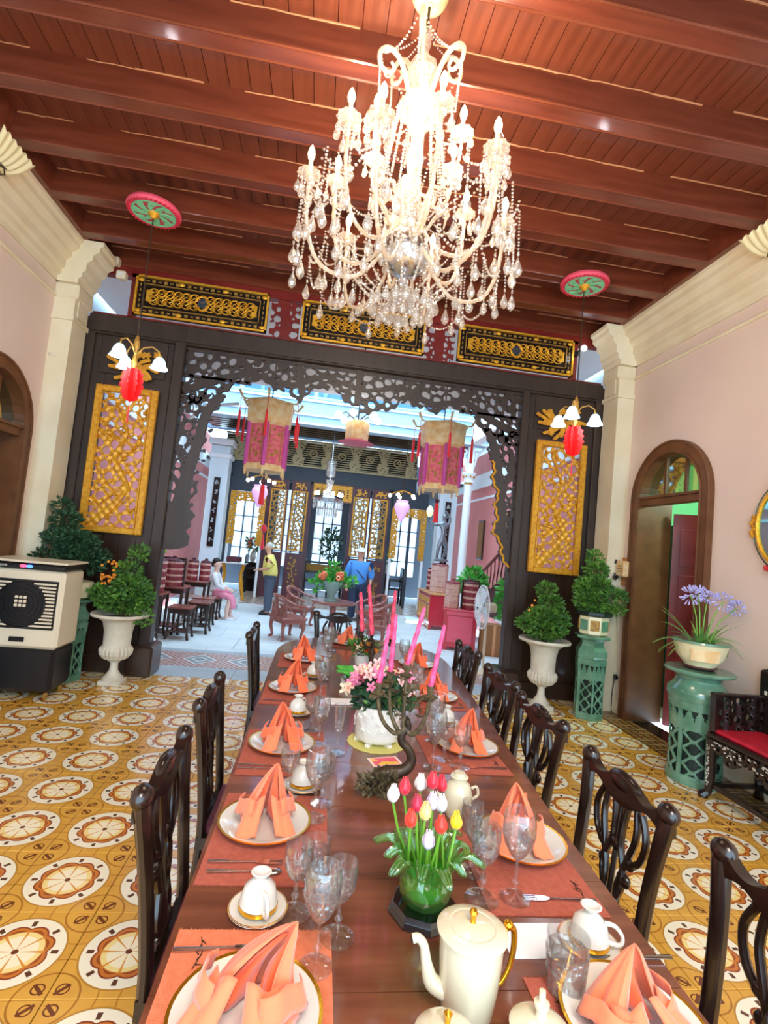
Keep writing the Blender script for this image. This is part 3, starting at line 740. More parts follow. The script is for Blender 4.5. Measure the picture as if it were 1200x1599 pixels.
# hall behind the facade: back windows full of daylight, furniture silhouettes
struct(M().box(.4, 17.6, 2.2, 7.6, .1, 4.6).build('wall_far_hall', 'navy')); struct(M().box(.4, 15.75, 3.5, 7.4, 3.9, .08).build('ceiling_far_hall', 'dark_wood'))
lamp('far_hall_area_light', 'AREA', (.4, 15.4, 3.3), 30, (.85, .93, 1), 2.5)  # broad area light under the hall ceiling, without a fixture
fw = thing('far_window_wall', 'bright paned windows at the far end of the hall behind the folding doors', 'windows', (0, 17.4, 0))
for xw in (-2.35, -1.0, .3, 1.6, 2.95):
    M().box(xw, 0, 1.9, .9, .03, 2.6).build('daylight_pane', 'glow_win' if 'glow_win' in MATS else mat('glow_win', '#CFE8FF', .5, emit=.85), fw)
    f = M()
    for q in (-.45, -.15, .15, .45): f.box(xw+q, -.04, 1.9, .04, .04, 2.6)
    for q in range(6): f.box(xw, -.04, .6+.52*q, .9, .04, .03)
    f.build('window_bars', 'navy', fw)
for lab, x0, x1 in (('left doorway of the far facade trimmed with gilded lattice', -2.30, -1.40), ('right doorway of the far facade trimmed with gilded lattice', 1.90, 2.85)):
    d = thing('gilded_doorway', lab, 'doorway', ((x0+x1)/2, FY-.12, 0), 0, 'gilded doorways of the far facade'); w = (x1-x0)/2
    GX, GZ = grid(-w, w, 1.3, 2.66, .016); inn = (np.abs(GX) < w-.17) & (GZ < 2.42-.3*(np.abs(GX)/w)**4); side = (np.abs(GX) > w-.19) & (GZ < 1.45)
    raster(~inn & ~holes(GX, GZ, 190, .014, .03, 71) | ((np.abs(np.abs(GX)-w+.01) < .02)) | (GZ > 2.63), -w, 1.3, .016, .03, 1).build('gilt_lattice', 'gold_paint', d)
    for s in (-1, 1): M().box(s*(w-.04), .02, 1.3, .06, .06, 2.6).build('jamb', 'white_court', d)
    M().box(0, .02, 2.88, 2*w, .06, .42).build('dark_panel', 'navy', d)
pq = thing('name_plaque', 'gilded wooden name board with dark characters over the far middle doorway', 'plaque', (.28, FY-.14, 2.86))
M().box(0, 0, 0, 1.02, .04, .42).build('board', 'gold_paint', pq)
for s in (-1, 1): M().box(s*.52, -.01, 0, .03, .05, .46).build('border', 'brown_frame', pq); M().box(0, -.01, s*.22, 1.04, .05, .03).build('border', 'brown_frame', pq)
def stroke(p, cx, cz, s, st): return near_path(p[0], p[1], [(cx+a*s, cz+b*s) for a, b in st], .008)
GX, GZ = grid(-.46, .46, -.15, .15, .008); mk = np.zeros(GX.shape, bool)
ch1 = [[(-.45, .25), (-.05, .25)], [(-.25, .5), (-.25, -.5)], [(-.25, .1), (-.45, -.2)], [(-.25, .1), (-.08, -.1)], [(.0, .4), (.45, .4)], [(.05, .2), (.42, .2)], [(.22, .5), (.2, .0), (.48, -.1)], [(.0, -.05), (.45, .0)], [(.05, -.25), (.42, -.2)], [(.22, 0), (.1, -.45), (.48, -.5)], [(.4, -.1), (.05, -.5)]]
ch2 = [[(-.4, .45), (-.25, .3)], [(.0, .5), (-.1, .25)], [(-.4, .2), (.45, .2)], [(-.35, .0), (.4, .0)], [(-.3, .2), (-.35, -.3), (.35, -.3), (.38, .2)], [(0, .2), (0, -.5)], [(-.45, -.15), (.45, -.15)], [(-.2, -.45), (.3, -.48)]]
ch3 = [[(-.42, .4), (-.35, .3)], [(-.45, .1), (-.38, .0)], [(-.45, -.45), (-.3, -.1)], [(-.1, .5), (-.2, .25)], [(-.15, .35), (.45, .35)], [(-.1, .2), (.4, .2), (.35, -.35), (-.15, -.35), (-.1, .2)], [(-.25, -.08), (.48, -.08)], [(.1, .15), (.15, .0)], [(.1, -.15), (.15, -.28)], [(.35, -.35), (.25, -.5)]]
for cx, ch in ((-.34, ch1), (-.09, ch2), (.20, ch3)):
    for s in ch: mk |= stroke((GX, GZ), cx, 0, .22, s)
for i in range(4): mk |= stroke((GX, GZ), .39, .09-.06*i, .05, [[-.4, .2], [.4, .2]]) | stroke((GX, GZ), .39, .09-.06*i, .05, [[0, .4], [0, -.4]])
raster(mk, -.46, -.15, .008, .012, 1).build('characters', 'lacquer_black', pq, loc=(0, -.028, 0))
# white pillars with black hanging couplet boards
for lab, x, y in (('left white pillar hung with a black couplet board', -2.58, 13.12), ('right white pillar hung with a black couplet board, behind the statue', 3.28, 13.12)):
    p = thing('white_pillar', lab, 'pillar', (x, y, 0), 0, 'white pillars of the far hall')
    M().box(0, 0, 1.85, .46, .4, 3.7).build('shaft', 'blue_white', p); M().box(0, 0, 3.45, .56, .5, .12, bev=.02).box(0, 0, 3.8, .6, .52, .16, bev=.02).build('capital', 'white_court', p)
    c = M().box(0, -.225, 2.05, .15, .03, 1.7, bev=.005).build('couplet_board', 'lacquer_black', p)
    m = M(); R = random.Random(4)
    for i in range(7):
        z = 2.78-.235*i
        for q in range(5): a = R.uniform(-.045, .0); m.tube([(a, -.243, z+R.uniform(-.06, .06)), (a+R.uniform(.02, .06), -.243, z+R.uniform(-.06, .06))], .008, 4)
    m.build('painted_characters', 'blue_white', c)
# framed panels and stair on the pink right wall
for y, z0, z1, lab in ((10.45, 1.55, 2.6, 'nearer dark framed inlay picture on the pink courtyard wall above the handrail'), (12.0, 1.5, 2.45, 'farther dark framed inlay picture on the pink courtyard wall beside the white column')):
    f = thing('framed_inlay', lab, 'picture', (3.93, y, 0), 0, 'framed inlay pictures on the pink wall')
    M().box(0, 0, (z0+z1)/2, .04, .42, z1-z0, bev=.005).build('frame', 'dark_wood', f); p_ = M().box(-.022, 0, (z0+z1)/2, .01, .34, z1-z0-.1).build('picture', 'cardboard', f)
stt = thing('staircase_rail', 'red-brown stair handrail with iron balusters climbing against the pink wall', 'handrail', (3.6, 9.0, 0))
M().tube([(0, 1.7, 1.25), (0, -.7, 2.3)], .035, 8).build('handrail', 'red_wood', stt); b = None
for i in range(11):
    y = 1.6-.21*i; z = 1.29+.0875*i*1.05-.02
    M().tube([(0, y, z-.72), (.0, y+.03, z-.45), (0, y-.03, z-.25), (0, y, z)], .014, 5).build('baluster', 'bronze', stt)
M().prism([(1.8, .4), (1.8, .62), (-.7, 1.65), (-.7, .4)], -.05, .05, 'x').build('stringer', 'maroon', stt)
# ---- furniture along the left side
def side_table(name, label, x, y, h, w, group=None, mt='dark_wood', top='rosewood', rz=0, cat='table'):
    t = thing(name, label, cat, (x, y, CF), rz, group)
    M().box(0, 0, h-.015, w, w, .03, bev=.006).build('top', top, t); M().box(0, 0, h-.07, w-.06, w-.06, .07).build('apron', mt, t); M().box(0, 0, .12, w-.08, w-.08, .02).build('shelf', mt, t)
    for a in (-1, 1):
        for b in (-1, 1): M().tube([(a*(w/2-.03), b*(w/2-.03), h-.03), (a*(w/2-.035), b*(w/2-.035), .1), (a*(w/2-.015), b*(w/2-.015), 0)], [.025, .018, .024], 6).build('leg', mt, t)
    return t
side_table('tea_table', 'dark tea table nearest the screen on the left of the courtyard, holding a red basket', -2.42, 8.24, .70, .44, 'tea tables along the left wall')
side_table('tea_table', 'dark tea table below the orange vase on the left of the courtyard', -2.26, 8.78, .76, .46, 'tea tables along the left wall')
side_table('tea_table', 'dark tea table holding baskets beside the seated woman', -2.16, 9.98, .76, .46, 'tea tables along the left wall')
for i, (x, y, h, l) in enumerate(((-1.98, 8.38, .5, 'carved wooden stool nearest the screen on the left of the courtyard'), (-1.82, 8.95, .52, 'carved wooden stool second from the screen on the left'), (-1.88, 9.52, .52, 'carved wooden stool third from the screen on the left'), (-1.93, 10.42, .43, 'carved wooden stool on which the woman in white sits'))):
    side_table('wooden_stool', l, x, y, h, .36, 'stools along the left wall', cat='stool')
def basket(label, x, y, z, r, n, hh, mt='basket_red', handle=False, hex_=False):
    t = thing('stacked_basket', label, 'basket', (x, y, z), 0, 'lacquered tiered baskets')
    for i in range(n):
        s = 6 if hex_ else 16
        M().lathe([(r*.96, i*hh), (r, i*hh+.01), (r, (i+.62)*hh), (r*.9, (i+.62)*hh+.005)], s).build('tier', mt, t); M().lathe([(r*.9, (i+.6)*hh), (r*1.02, (i+.64)*hh), (r*1.02, (i+.94)*hh), (r*.9, (i+.98)*hh)], s).build('band', 'basket_band', t)
    M().lathe([(r, n*hh), (r*.9, n*hh+.03), (.03, n*hh+.05), (.03, n*hh+.08), (0, n*hh+.085)], 16).build('lid', 'basket_red' if mt != 'basket_red' else 'maroon', t)
    if handle:
        for s in (-1, 1): M().box(s*(r+.015), 0, n*hh*.55, .02, .05, n*hh*1.1).build('handle_post', 'dark_wood', t)
        M().box(0, 0, n*hh*1.12, 2*r+.05, .04, .03, bev=.006).build('handle', 'dark_wood', t)
basket('tall red basket on the tea table nearest the screen, left side', -2.42, 8.26, CF+.702, .17, 4, .12)
basket('red and pink banded basket with dark handle below the orange vase', -2.27, 8.72, CF+.762, .17, 4, .1, handle=True)
basket('slim red basket behind the seated woman on the tea table', -2.24, 9.96, CF+.762, .10, 3, .11); basket('banded red basket nearest the seated woman', -2.03, 10.02, CF+.762, .10, 3, .11)
cb = side_table('display_stand', 'dark stand behind the baskets carrying the orange vase', -2.75, 8.9, 1.0, .46); 
basket('lacquered box basket on the dark display stand beside the orange vase', -2.88, 8.82, CF+1.002, .11, 2, .11)
v = thing('orange_vase', 'glossy orange-red vase on the stand at the left of the courtyard', 'vase', (-2.64, 8.92, CF+1.002))
M().lathe([(.06, 0), (.08, .02), (.13, .14), (.12, .24), (.06, .32), (.055, .36), (.09, .4), (.08, .4)], 20).build('body', mat('orange_glaze', '#F0562C', .15, coat=.6), v, smooth=True)
M().tube([(.1, 0, .25), (.14, 0, .32), (.06, 0, .37)], .012, 6).build('handle', 'orange_glaze', v)
v = thing('potted_orchid', 'white flowering orchid in a pot beside the left column', 'plant', (-2.78, 9.4, CF+0))
side = side_table('display_stand', 'tall dark stand under the white orchid by the left column', -2.78, 9.4, 1.1, .34)
v.location.z = CF+1.102
M().lathe([(.05, 0), (.07, .1), (.075, .1), (.06, .09)], 12).build('pot', 'pot_cream', v)
m = M(); R = random.Random(2)
for i in range(5): m.tube([(0, 0, .08), (R.uniform(-.08, .08), R.uniform(-.05, .05), .3), (R.uniform(-.15, .15), R.uniform(-.1, .1), .5)], .006, 4)
m.build('stem', 'stem_green', v)
for i in range(9):
    fl_ = M(); x, y, z = R.uniform(-.14, .14), R.uniform(-.1, .05), R.uniform(.32, .56)
    for q in range(5): a = q*TAU/5; fl_.sph((x+.025*cos(a), y, z+.025*sin(a)), (.02, .008, .02), 6, 4)
    fl_.build('blossom', 'cloth_white', v)
leafage(M(), [(0, 0, .15, .14, .1, .12)], 60, .09, 4).build('foliage', 'foliage_bright', v, kind='stuff')
# yellow-framed green door panel by left column
gp = thing('green_panel', 'green and yellow painted panel behind the left column', 'panel', (-2.95, 10.2, CF)); M().box(0, 0, .72, .05, .5, 1.44, bev=.01).build('board', 'med_green', gp); M().box(.03, 0, .8, .02, .3, 1.0).build('inset', mat('lime', '#B8CC4A', .6), gp)
# table with gilded legs and dark chair inside the left doorway
gt = thing('gilt_table', 'marble-topped table with a curved gilded leg inside the left far doorway', 'table', (-1.93, 12.7, 0))
M().box(0, 0, .86, .62, .4, .03, bev=.008).build('top', 'china', gt)
for s in (-1, 1): M().tube([(s*.24, 0, .84), (s*.19, 0, .6), (s*.22, 0, .35), (s*.28, 0, .05), (s*.3, 0, 0)], [.05, .04, .05, .035, .05], 8).build('leg', 'gold_paint', gt)
M().box(0, 0, .95, .34, .24, .13, bev=.02).build('dark_box', 'maroon', gt)
def blackchair(label, x, y, rz):
    t = thing('black_armchair', label, 'armchair', (x, y, 0), rz, 'black carved armchairs in the far hall')
    M().box(0, 0, .45, .5, .45, .05, bev=.01).build('seat', 'lacquer_black', t)
    for a in (-1, 1):
        for b in (-1, 1): M().box(a*.22, b*.19, .22, .05, .05, .44).build('leg', 'lacquer_black', t)
        M().box(a*.24, 0, .68, .04, .4, .04).box(a*.24, -.17, .57, .04, .04, .2).build('arm', 'lacquer_black', t)
    GX, GZ = grid(-.24, .24, .47, 1.05, .015)
    raster(~holes(GX, GZ, 50, .015, .035, 8) & (GZ < 1.05-.9*GX*GX), -.24, .47, .015, .03, 1).build('carved_back', 'lacquer_black', t, loc=(0, .2, 0))
blackchair('black carved armchair inside the left far doorway', -1.62, 14.1, pi/2); blackchair('black carved armchair inside the right far doorway', 2.25, 14.2, -pi/2)
blackchair('black carved armchair inside the middle far doorway, left', -.05, 14.7, pi/2); blackchair('black carved armchair inside the middle far doorway, right', .6, 14.8, -pi/2)
for lab, x, y, mt in (('bunch of orange and red flowers inside the left far doorway', -1.75, 14.8, 'orange_glaze'), ('bunch of pale flowers inside the right far doorway', 2.05, 14.9, 'cloth_white')):
    v = thing('flower_vase', lab, 'flowers', (x, y, 0), 0, 'flower arrangements in the far hall'); M().lathe([(.16, 0), (.16, .75), (.18, .8)], 8).build('pedestal', 'lacquer_black', v); M().lathe([(.06, .8), (.1, .95), (.05, 1.1)], 12).build('vase', 'china', v)
    leafage(M(), [(0, 0, 1.3, .2, .15, .22)], 150, .1, 7).build('foliage', 'foliage', v, kind='stuff')
    m = M(); R = random.Random(3)
    for i in range(9): m.sph((R.uniform(-.16, .16), -.1+R.uniform(-.05, .05), 1.3+R.uniform(-.15, .2)), .04, 6, 4)
    m.build('blossoms', mt, v, kind='stuff')
altar = thing('altar_table', 'dark altar table with orange offerings behind the middle far doorway', 'table', (.28, 16.2, 0))
M().box(0, 0, .9, 1.3, .4, .06).build('top', 'lacquer_black', altar); M().box(0, -.15, .7, 1.2, .03, .3).build('apron', 'old_gold', altar)
for s in (-1, 1): M().box(s*.58, 0, .44, .08, .34, .88).build('leg', 'lacquer_black', altar)
leafage(M(), [(.15, -.5, 1.5, .3, .15, .5)], 220, .13, 9).build('foliage', 'foliage_dark', altar, kind='stuff')
# far chandelier
fcn = thing('crystal_chandelier', 'small bright crystal chandelier hanging over the far side of the courtyard', 'chandelier', (.16, 12.05, -.16))
fcn.scale = (1.1, 1.1, 1.1); M().tube([(0, 0, 2.9), (0, 0, 4.19)], .012, 6).build('rod', 'silver', fcn)
M().lathe([(.04, 2.95), (.1, 3.0), (.1, 3.3), (.05, 3.35)], 10).build('glass_lantern', 'crystal', fcn)
M().lathe([(.3, 2.42), (.33, 2.5), (.3, 2.55)], 16).build('ring', 'silver', fcn); M().lathe([(.02, 2.5), (.06, 2.7), (.09, 2.9)], 12).build('column', 'crystal', fcn)
c0 = None
for k in range(48):
    a = k*TAU/24; r, z = ((.31, 2.26) if k < 24 else (.2, 2.1))
    if c0 is None: c0 = M().lathe([(0, 0), (.014, .05), (.008, .2), (0, .24)], 6).build('crystal_drop', 'crystal', fcn, loc=(r*cos(a), r*sin(a), z))
    else: twin(c0, (r*cos(a), r*sin(a), z))
c0 = None
for k in range(10):
    a = k*TAU/10
    if c0 is None: c0 = M().sph((0, 0, 0), (.03, .03, .045), 8, 6).build('bulb', 'glow_cool', fcn, loc=(.28*cos(a), .28*sin(a), 2.6))
    else: twin(c0, (.28*cos(a), .28*sin(a), 2.6))
# horseshoe armchairs
def horseshoe(label, x, y, rz):
    t = thing('horseshoe_armchair', label, 'armchair', (x, y, CF), rz, 'rosewood horseshoe armchairs in the courtyard')
    M().box(0, 0, .36, .56, .48, .05, bev=.012).box(0, 0, .31, .5, .42, .05).build('seat', 'rosewood', t)
    for a in (-1, 1):
        for b in (-1, 1): M().tube([(a*.22, b*.18, .34), (a*.235, b*.195, .2), (a*.2, b*.165, .05), (a*.24, b*.2, 0)], [.045, .032, .024, .034], 7).build('leg', 'rosewood', t)
    ar = [(.27, -.24, .52), (.30, -.16, .56), (.28, .02, .60), (.23, .16, .67), (.12, .24, .73), (0, .26, .745)]
    pts = ar+[(-p[0], p[1], p[2]) for p in ar[-2::-1]]
    M().tube(pts, .026, 8, flat=.9).build('arm_rail', 'rosewood', t, smooth=True)
    M().tube([(0, .21, .38), (0, .225, .55), (0, .255, .73)], .07, 8, flat=.18, up=(0, 1, 0)).build('back_splat', 'rosewood', t)
    for a in (-1, 1):
        M().tube([(a*.26, -.17, .38), (a*.28, -.18, .47), (a*.29, -.18, .555)], .017, 6).build('arm_post', 'rosewood', t); M().tube([(a*.22, .15, .38), (a*.22, .16, .66)], .017, 6).build('back_post', 'rosewood', t)
        GX, GZ = grid(-.09, .09, .39, .60, .012); raster(~holes(GX, GZ, 14, .012, .03, 4), -.09, .39, .012, .015, 1).build('carved_spandrel', 'rosewood', t, loc=(a*.14, .2, 0))
horseshoe('rosewood horseshoe armchair nearest the dining table on the left', -.36, 8.95, -1.05+pi)
horseshoe('rosewood horseshoe armchair farther back on the left, behind the other', -.22, 10.3, pi-2.2+.2)
horseshoe('rosewood horseshoe armchair nearest the dining table on the right, behind the candles', 1.18, 8.95, 1.15+pi)
horseshoe('rosewood horseshoe armchair farther back on the right, in front of the man in blue', 1.22, 10.15, 2.2+pi-.2)
rt = thing('round_table', 'low round rosewood table in the middle of the courtyard', 'table', (.42, 9.6, CF))
M().lathe([(0, .58), (.40, .58), (.41, .6), (.40, .62), (0, .62)], 28).build('top', 'rosewood', rt); M().lathe([(.05, 0), (.2, 0), (.18, .04), (.05, .1), (.06, .5), (.14, .58)], 16).build('pedestal', 'rosewood', rt, smooth=True)
ur = thing('stone_planter', 'grey footed planter of orange blooms and ferns on the courtyard table', 'planter', (.36, 9.6, CF+.622))
M().lathe([(.12, 0), (.12, .02), (.06, .05), (.07, .12), (.17, .28), (.2, .34), (.2, .37), (.16, .36), (.1, .3)], 20).build('bowl', mat('teal_stone', '#8FB0AA', .7), ur, smooth=True)
leafage(M(), [(0, 0, .42, .26, .18, .09), (.0, 0, .56, .1, .08, .13), (-.25, 0, .3, .12, .08, .14), (.3, 0, .36, .16, .08, .07)], 300, .11, 5).build('foliage', 'foliage_bright', ur, kind='stuff')
R = random.Random(8)
for i in range(10):
    x = R.choice((-.17, .15))+R.uniform(-.07, .07); m = M(); z = .47+R.uniform(-.04, .05); y = -.17+R.uniform(-.03, .03)
    for q in range(6): a = q*TAU/6; m.sph((x+.03*cos(a), y, z+.03*sin(a)), (.025, .012, .025), 6, 4)
    m.build('blossom', 'orange_glaze' if i % 3 else 'napkin_light', ur)
# right side: cabinets, baskets, statue, fan, urn
def cabinet(label, x, y, rz, w, d, h, front, side):
    t = thing('lacquer_cabinet', label, 'cabinet', (x, y, CF), rz, 'red lacquer cabinets on the right of the courtyard')
    M().box(0, 0, h*.5+.04, w, d, h-.12).build('body', side, t); M().box(0, 0, h-.02, w+.06, d+.06, .04, bev=.008).build('top', side if side != 'lacq_red' else front, t)
    M().prism([(-w/2, 0), (-w/2, .1), (w/2, .1), (w/2, 0), (w/2-.06, 0), (w/2-.1, .06), (-w/2+.1, .06), (-w/2+.06, 0)], -d/2-.01, -d/2+.02).build('skirt', front, t)
    for a in (-1, 1):
        for b in (-1, 1): M().box(a*(w/2-.03), b*(d/2-.03), .05, .06, .06, .1).build('foot', side, t)
    return t
mat('lacq_red', '#C8283A', .3, coat=.4); mat('lacq_cream', '#D9A56C', .4, var='#C98A5A', vs=20)
c = cabinet('red lacquer cabinet with a gold-panelled cream front, right of the courtyard', 2.86, 11.66, -pi/2+.02, 1.2, .55, .80, 'lacq_cream', 'lacq_red')
for s in (-1, 1):
    dr = M().box(s*.28, -.285, .62, .5, .02, .14, bev=.006).build('drawer', 'lacq_cream', c); M().box(s*.28, -.298, .62, .4, .01, .06).build('gilt_relief', 'gold', dr)
    dd = M().box(s*.14, -.285, .35, .25, .02, .34, bev=.006).build('door', 'lacq_cream', c); M().box(s*.14, -.298, .35, .1, .01, .24).build('gilt_relief', 'gold', dd)
    sd = M().box(s*.44, -.285, .35, .22, .02, .34, bev=.006).build('side_panel', 'lacq_cream', c); M().box(s*.44, -.298, .35, .08, .01, .26).build('gilt_relief', 'old_gold', sd)
c = cabinet('bright red lacquer cabinet with a plain framed panel, nearer than the gold-panelled one', 2.72, 9.12, -.25, .58, .5, .73, 'lacq_red', 'lacq_red')
pk = mat('lacq_pink', '#E8506A', .35, coat=.4)
M().box(0, -.255, .38, .44, .015, .46, bev=.005).build('door_panel', pk, c); M().box(0, -.255, .66, .5, .02, .06).build('drawer', pk, c)
bx = thing('cardboard_box', 'brown box standing behind the pedestal fan', 'box', (3.2, 8.75, CF)); M().box(0, 0, .27, .36, .3, .54, bev=.004).build('carton', 'cardboard', bx); M().box(0, -.152, .27, .05, .004, .54).build('tape', 'lacq_cream', bx)
basket('red banded basket on the far end of the gold-fronted cabinet', 2.86, 12.05, CF+.802, .16, 4, .12); basket('large six-sided tiered basket under the bronze statue', 2.84, 11.42, CF+.802, .2, 5, .122, 'basket_band', hex_=True)
basket('six-sided tiered basket on the bright red cabinet, behind the candles', 2.54, 9.12, CF+.732, .14, 4, .11, 'basket_band', hex_=True); basket('dark red painted basket with brass handle on the bright red cabinet', 2.87, 9.10, CF+.732, .14, 4, .115, handle=True)
sn = thing('figure_statue', 'silvery bronze statue of a figure raising a lamp in the courtyard', 'statue', (2.84, 11.42, CF+.80+.61+.095))
def skin_mesh(name, joints, edges, m, parent, sub=2, root=0, rots=None):
    """grow one continuous surface over connected joints (x,y,z,r)"""
    me = bpy.data.meshes.new(name); me.from_pydata([j[:3] for j in joints], edges, []); o = bpy.data.objects.new(name, me); COL.objects.link(o)
    mo = o.modifiers.new('skin', 'SKIN'); mo.use_smooth_shade = True; mo.branch_smoothing = .3
    for i, j in enumerate(joints):
        sv = me.skin_vertices[0].data[i]; r = j[3]; sv.radius = (r, r) if not isinstance(r, tuple) else r; sv.use_root = (i == root)
    s_ = o.modifiers.new('sub', 'SUBSURF'); s_.levels = s_.render_levels = sub
    bpy.context.view_layer.update(); dg = bpy.context.evaluated_depsgraph_get(); ev = o.evaluated_get(dg); nm = bpy.data.meshes.new_from_object(ev)
    nm.materials.clear(); nm.materials.append(MATS[m] if isinstance(m, str) else m); no = bpy.data.objects.new(name, nm); COL.objects.link(no); no.parent = parent
    bpy.data.objects.remove(o); nm.shade_smooth(); return no
skin_mesh('figure', [(0, 0, .52, .07), (0, 0, .66, .055), (0, 0, .82, .085), (0, 0, .93, .035), (0, -.01, 1.02, .055), (0, 0, 1.1, .04),
    (-.11, 0, .84, .04), (-.26, -.03, .80, .03), (-.36, -.03, .92, .022), (.11, 0, .84, .04), (.14, 0, 1.0, .03), (.0, 0, 1.17, .025), (-.05, 0, .45, .065), (-.1, -.02, .25, .045), (-.1, 0, .03, .035), (-.12, -.06, .01, .03), (.06, 0, .45, .065), (.12, .04, .26, .045), (.06, .1, .06, .035), (.06, .05, .01, .03)],
    [(0, 1), (1, 2), (2, 3), (3, 4), (4, 5), (2, 6), (6, 7), (7, 8), (2, 9), (9, 10), (10, 11), (0, 12), (12, 13), (13, 14), (14, 15), (0, 16), (16, 17), (17, 18), (18, 19)], 'steel_grey', sn)
M().lathe([(.17, -.005), (.17, .03), (.12, .05), (0, .06)], 14).build('base', 'steel_grey', sn)
M().tube([(-.36, -.03, .86), (-.36, -.03, 1.0)], .014, 6).build('torch', 'bronze', sn); M().lathe([(.03, .98), (.07, 1.05), (.08, 1.14), (.04, 1.22), (.0, 1.25)], 12, (-.36, -.03, 0)).build('lamp_globe', mat('globe_glow', '#DCEBA8', .4, emit=.8), sn)
fn = thing('pedestal_fan', 'white pedestal fan turned sideways beside the right side of the screen', 'fan', (2.43, 6.88, 0))
M().lathe([(.19, 0), (.19, .02), (.05, .04), (.03, .06)], 20).build('base', 'plastic_cream', fn, smooth=True); M().tube([(0, 0, .04), (0, 0, .84)], .018, 8).build('pole', 'plastic_cream', fn)
M().box(.05, 0, .9, .16, .12, .13, bev=.03).build('motor', 'plastic_cream', fn)
m = M()
for q in range(28):
    a = q*TAU/28; m.tube([(-.05, .05*cos(a), .9+.05*sin(a)), (-.03-.0, .2*cos(a), .9+.2*sin(a)), (-.075, .29*cos(a), .9+.29*sin(a)), (-.13, .2*cos(a), .9+.2*sin(a)), (-.14, .05*cos(a), .9+.05*sin(a))], .0035, 4)
m.build('guard_wires', 'white_court', fn, kind='stuff'); M().tube([(-.075, .295*cos(q*TAU/28), .9+.295*sin(q*TAU/28)) for q in range(28)], .008, 6, closed=True).build('guard_ring', 'white_court', fn)
for q in range(4):
    a0 = q*TAU/4+.3; M().sheet(lambda u, v, a0=a0: (-.085+.03*(v-.5), (.04+.22*u)*cos(a0+(v-.5)*(.9)), .9+(.04+.22*u)*sin(a0+(v-.5)*.9)), 4, 4).build('blade', 'blue_white', fn, solid=.003)
M().sph((-.1, 0, .9), (.03, .04, .04), 10, 6).build('hub', 'white_court', fn)
def classic_urn(parent, H, R_, mt, nm='urn_bowl'):
    """campana urn: square foot, fluted belly, flared rim; origin at the floor"""
    M().box(0, 0, .035*H, .78*R_, .78*R_, .07*H, bev=.01).build('plinth', mt, parent)
    M().lathe([(.36*R_, .07*H), (.36*R_, .1*H), (.28*R_, .12*H), (.15*R_, .2*H), (.13*R_, .29*H), (.2*R_, .33*H)], 24).build('foot', mt, parent, smooth=True)
    M().lathe([(.2*R_, .33*H), (.42*R_, .37*H), (.54*R_, .43*H), (.56*R_, .49*H), (.5*R_, .53*H)], 48, fl=24, amp=.035).build('fluted_belly', mt, parent)
    M().lathe([(.5*R_, .53*H), (.46*R_, .55*H), (.48*R_, .75*H), (.56*R_, .88*H), (.8*R_, .95*H), (.98*R_, .96*H), (R_, .98*H), (.97*R_, H), (.75*R_, .985*H), (.6*R_, .93*H), (.5*R_, .9*H), (0, .9*H)], 32).build(nm, mt, parent, smooth=True)
ug = thing('white_urn', 'white garden urn of leafy flowers standing in the courtyard behind the fan', 'urn', (3.22, 7.95, CF))
classic_urn(ug, .72, .26, 'white_court'); leafage(M(), [(0, 0, .95, .26, .2, .26), (-.1, 0, 1.25, .14, .1, .14)], 420, .1, 6).build('foliage', 'foliage_bright', ug, kind='stuff')
dg_ = thing('green_dragon_ornament', 'bright green leafy plant in front of the pink wall beside the column', 'plant', (3.22, 10.1, CF)); M().lathe([(.14, 0), (.18, .5), (.2, .9), (.16, .92)], 12).build('pot', 'teal_stone', dg_); leafage(M(), [(0, 0, 1.15, .25, .2, .28)], 260, .13, 12).build('foliage', 'foliage_bright', dg_, kind='stuff'); dg_.name = 'potted_plant'
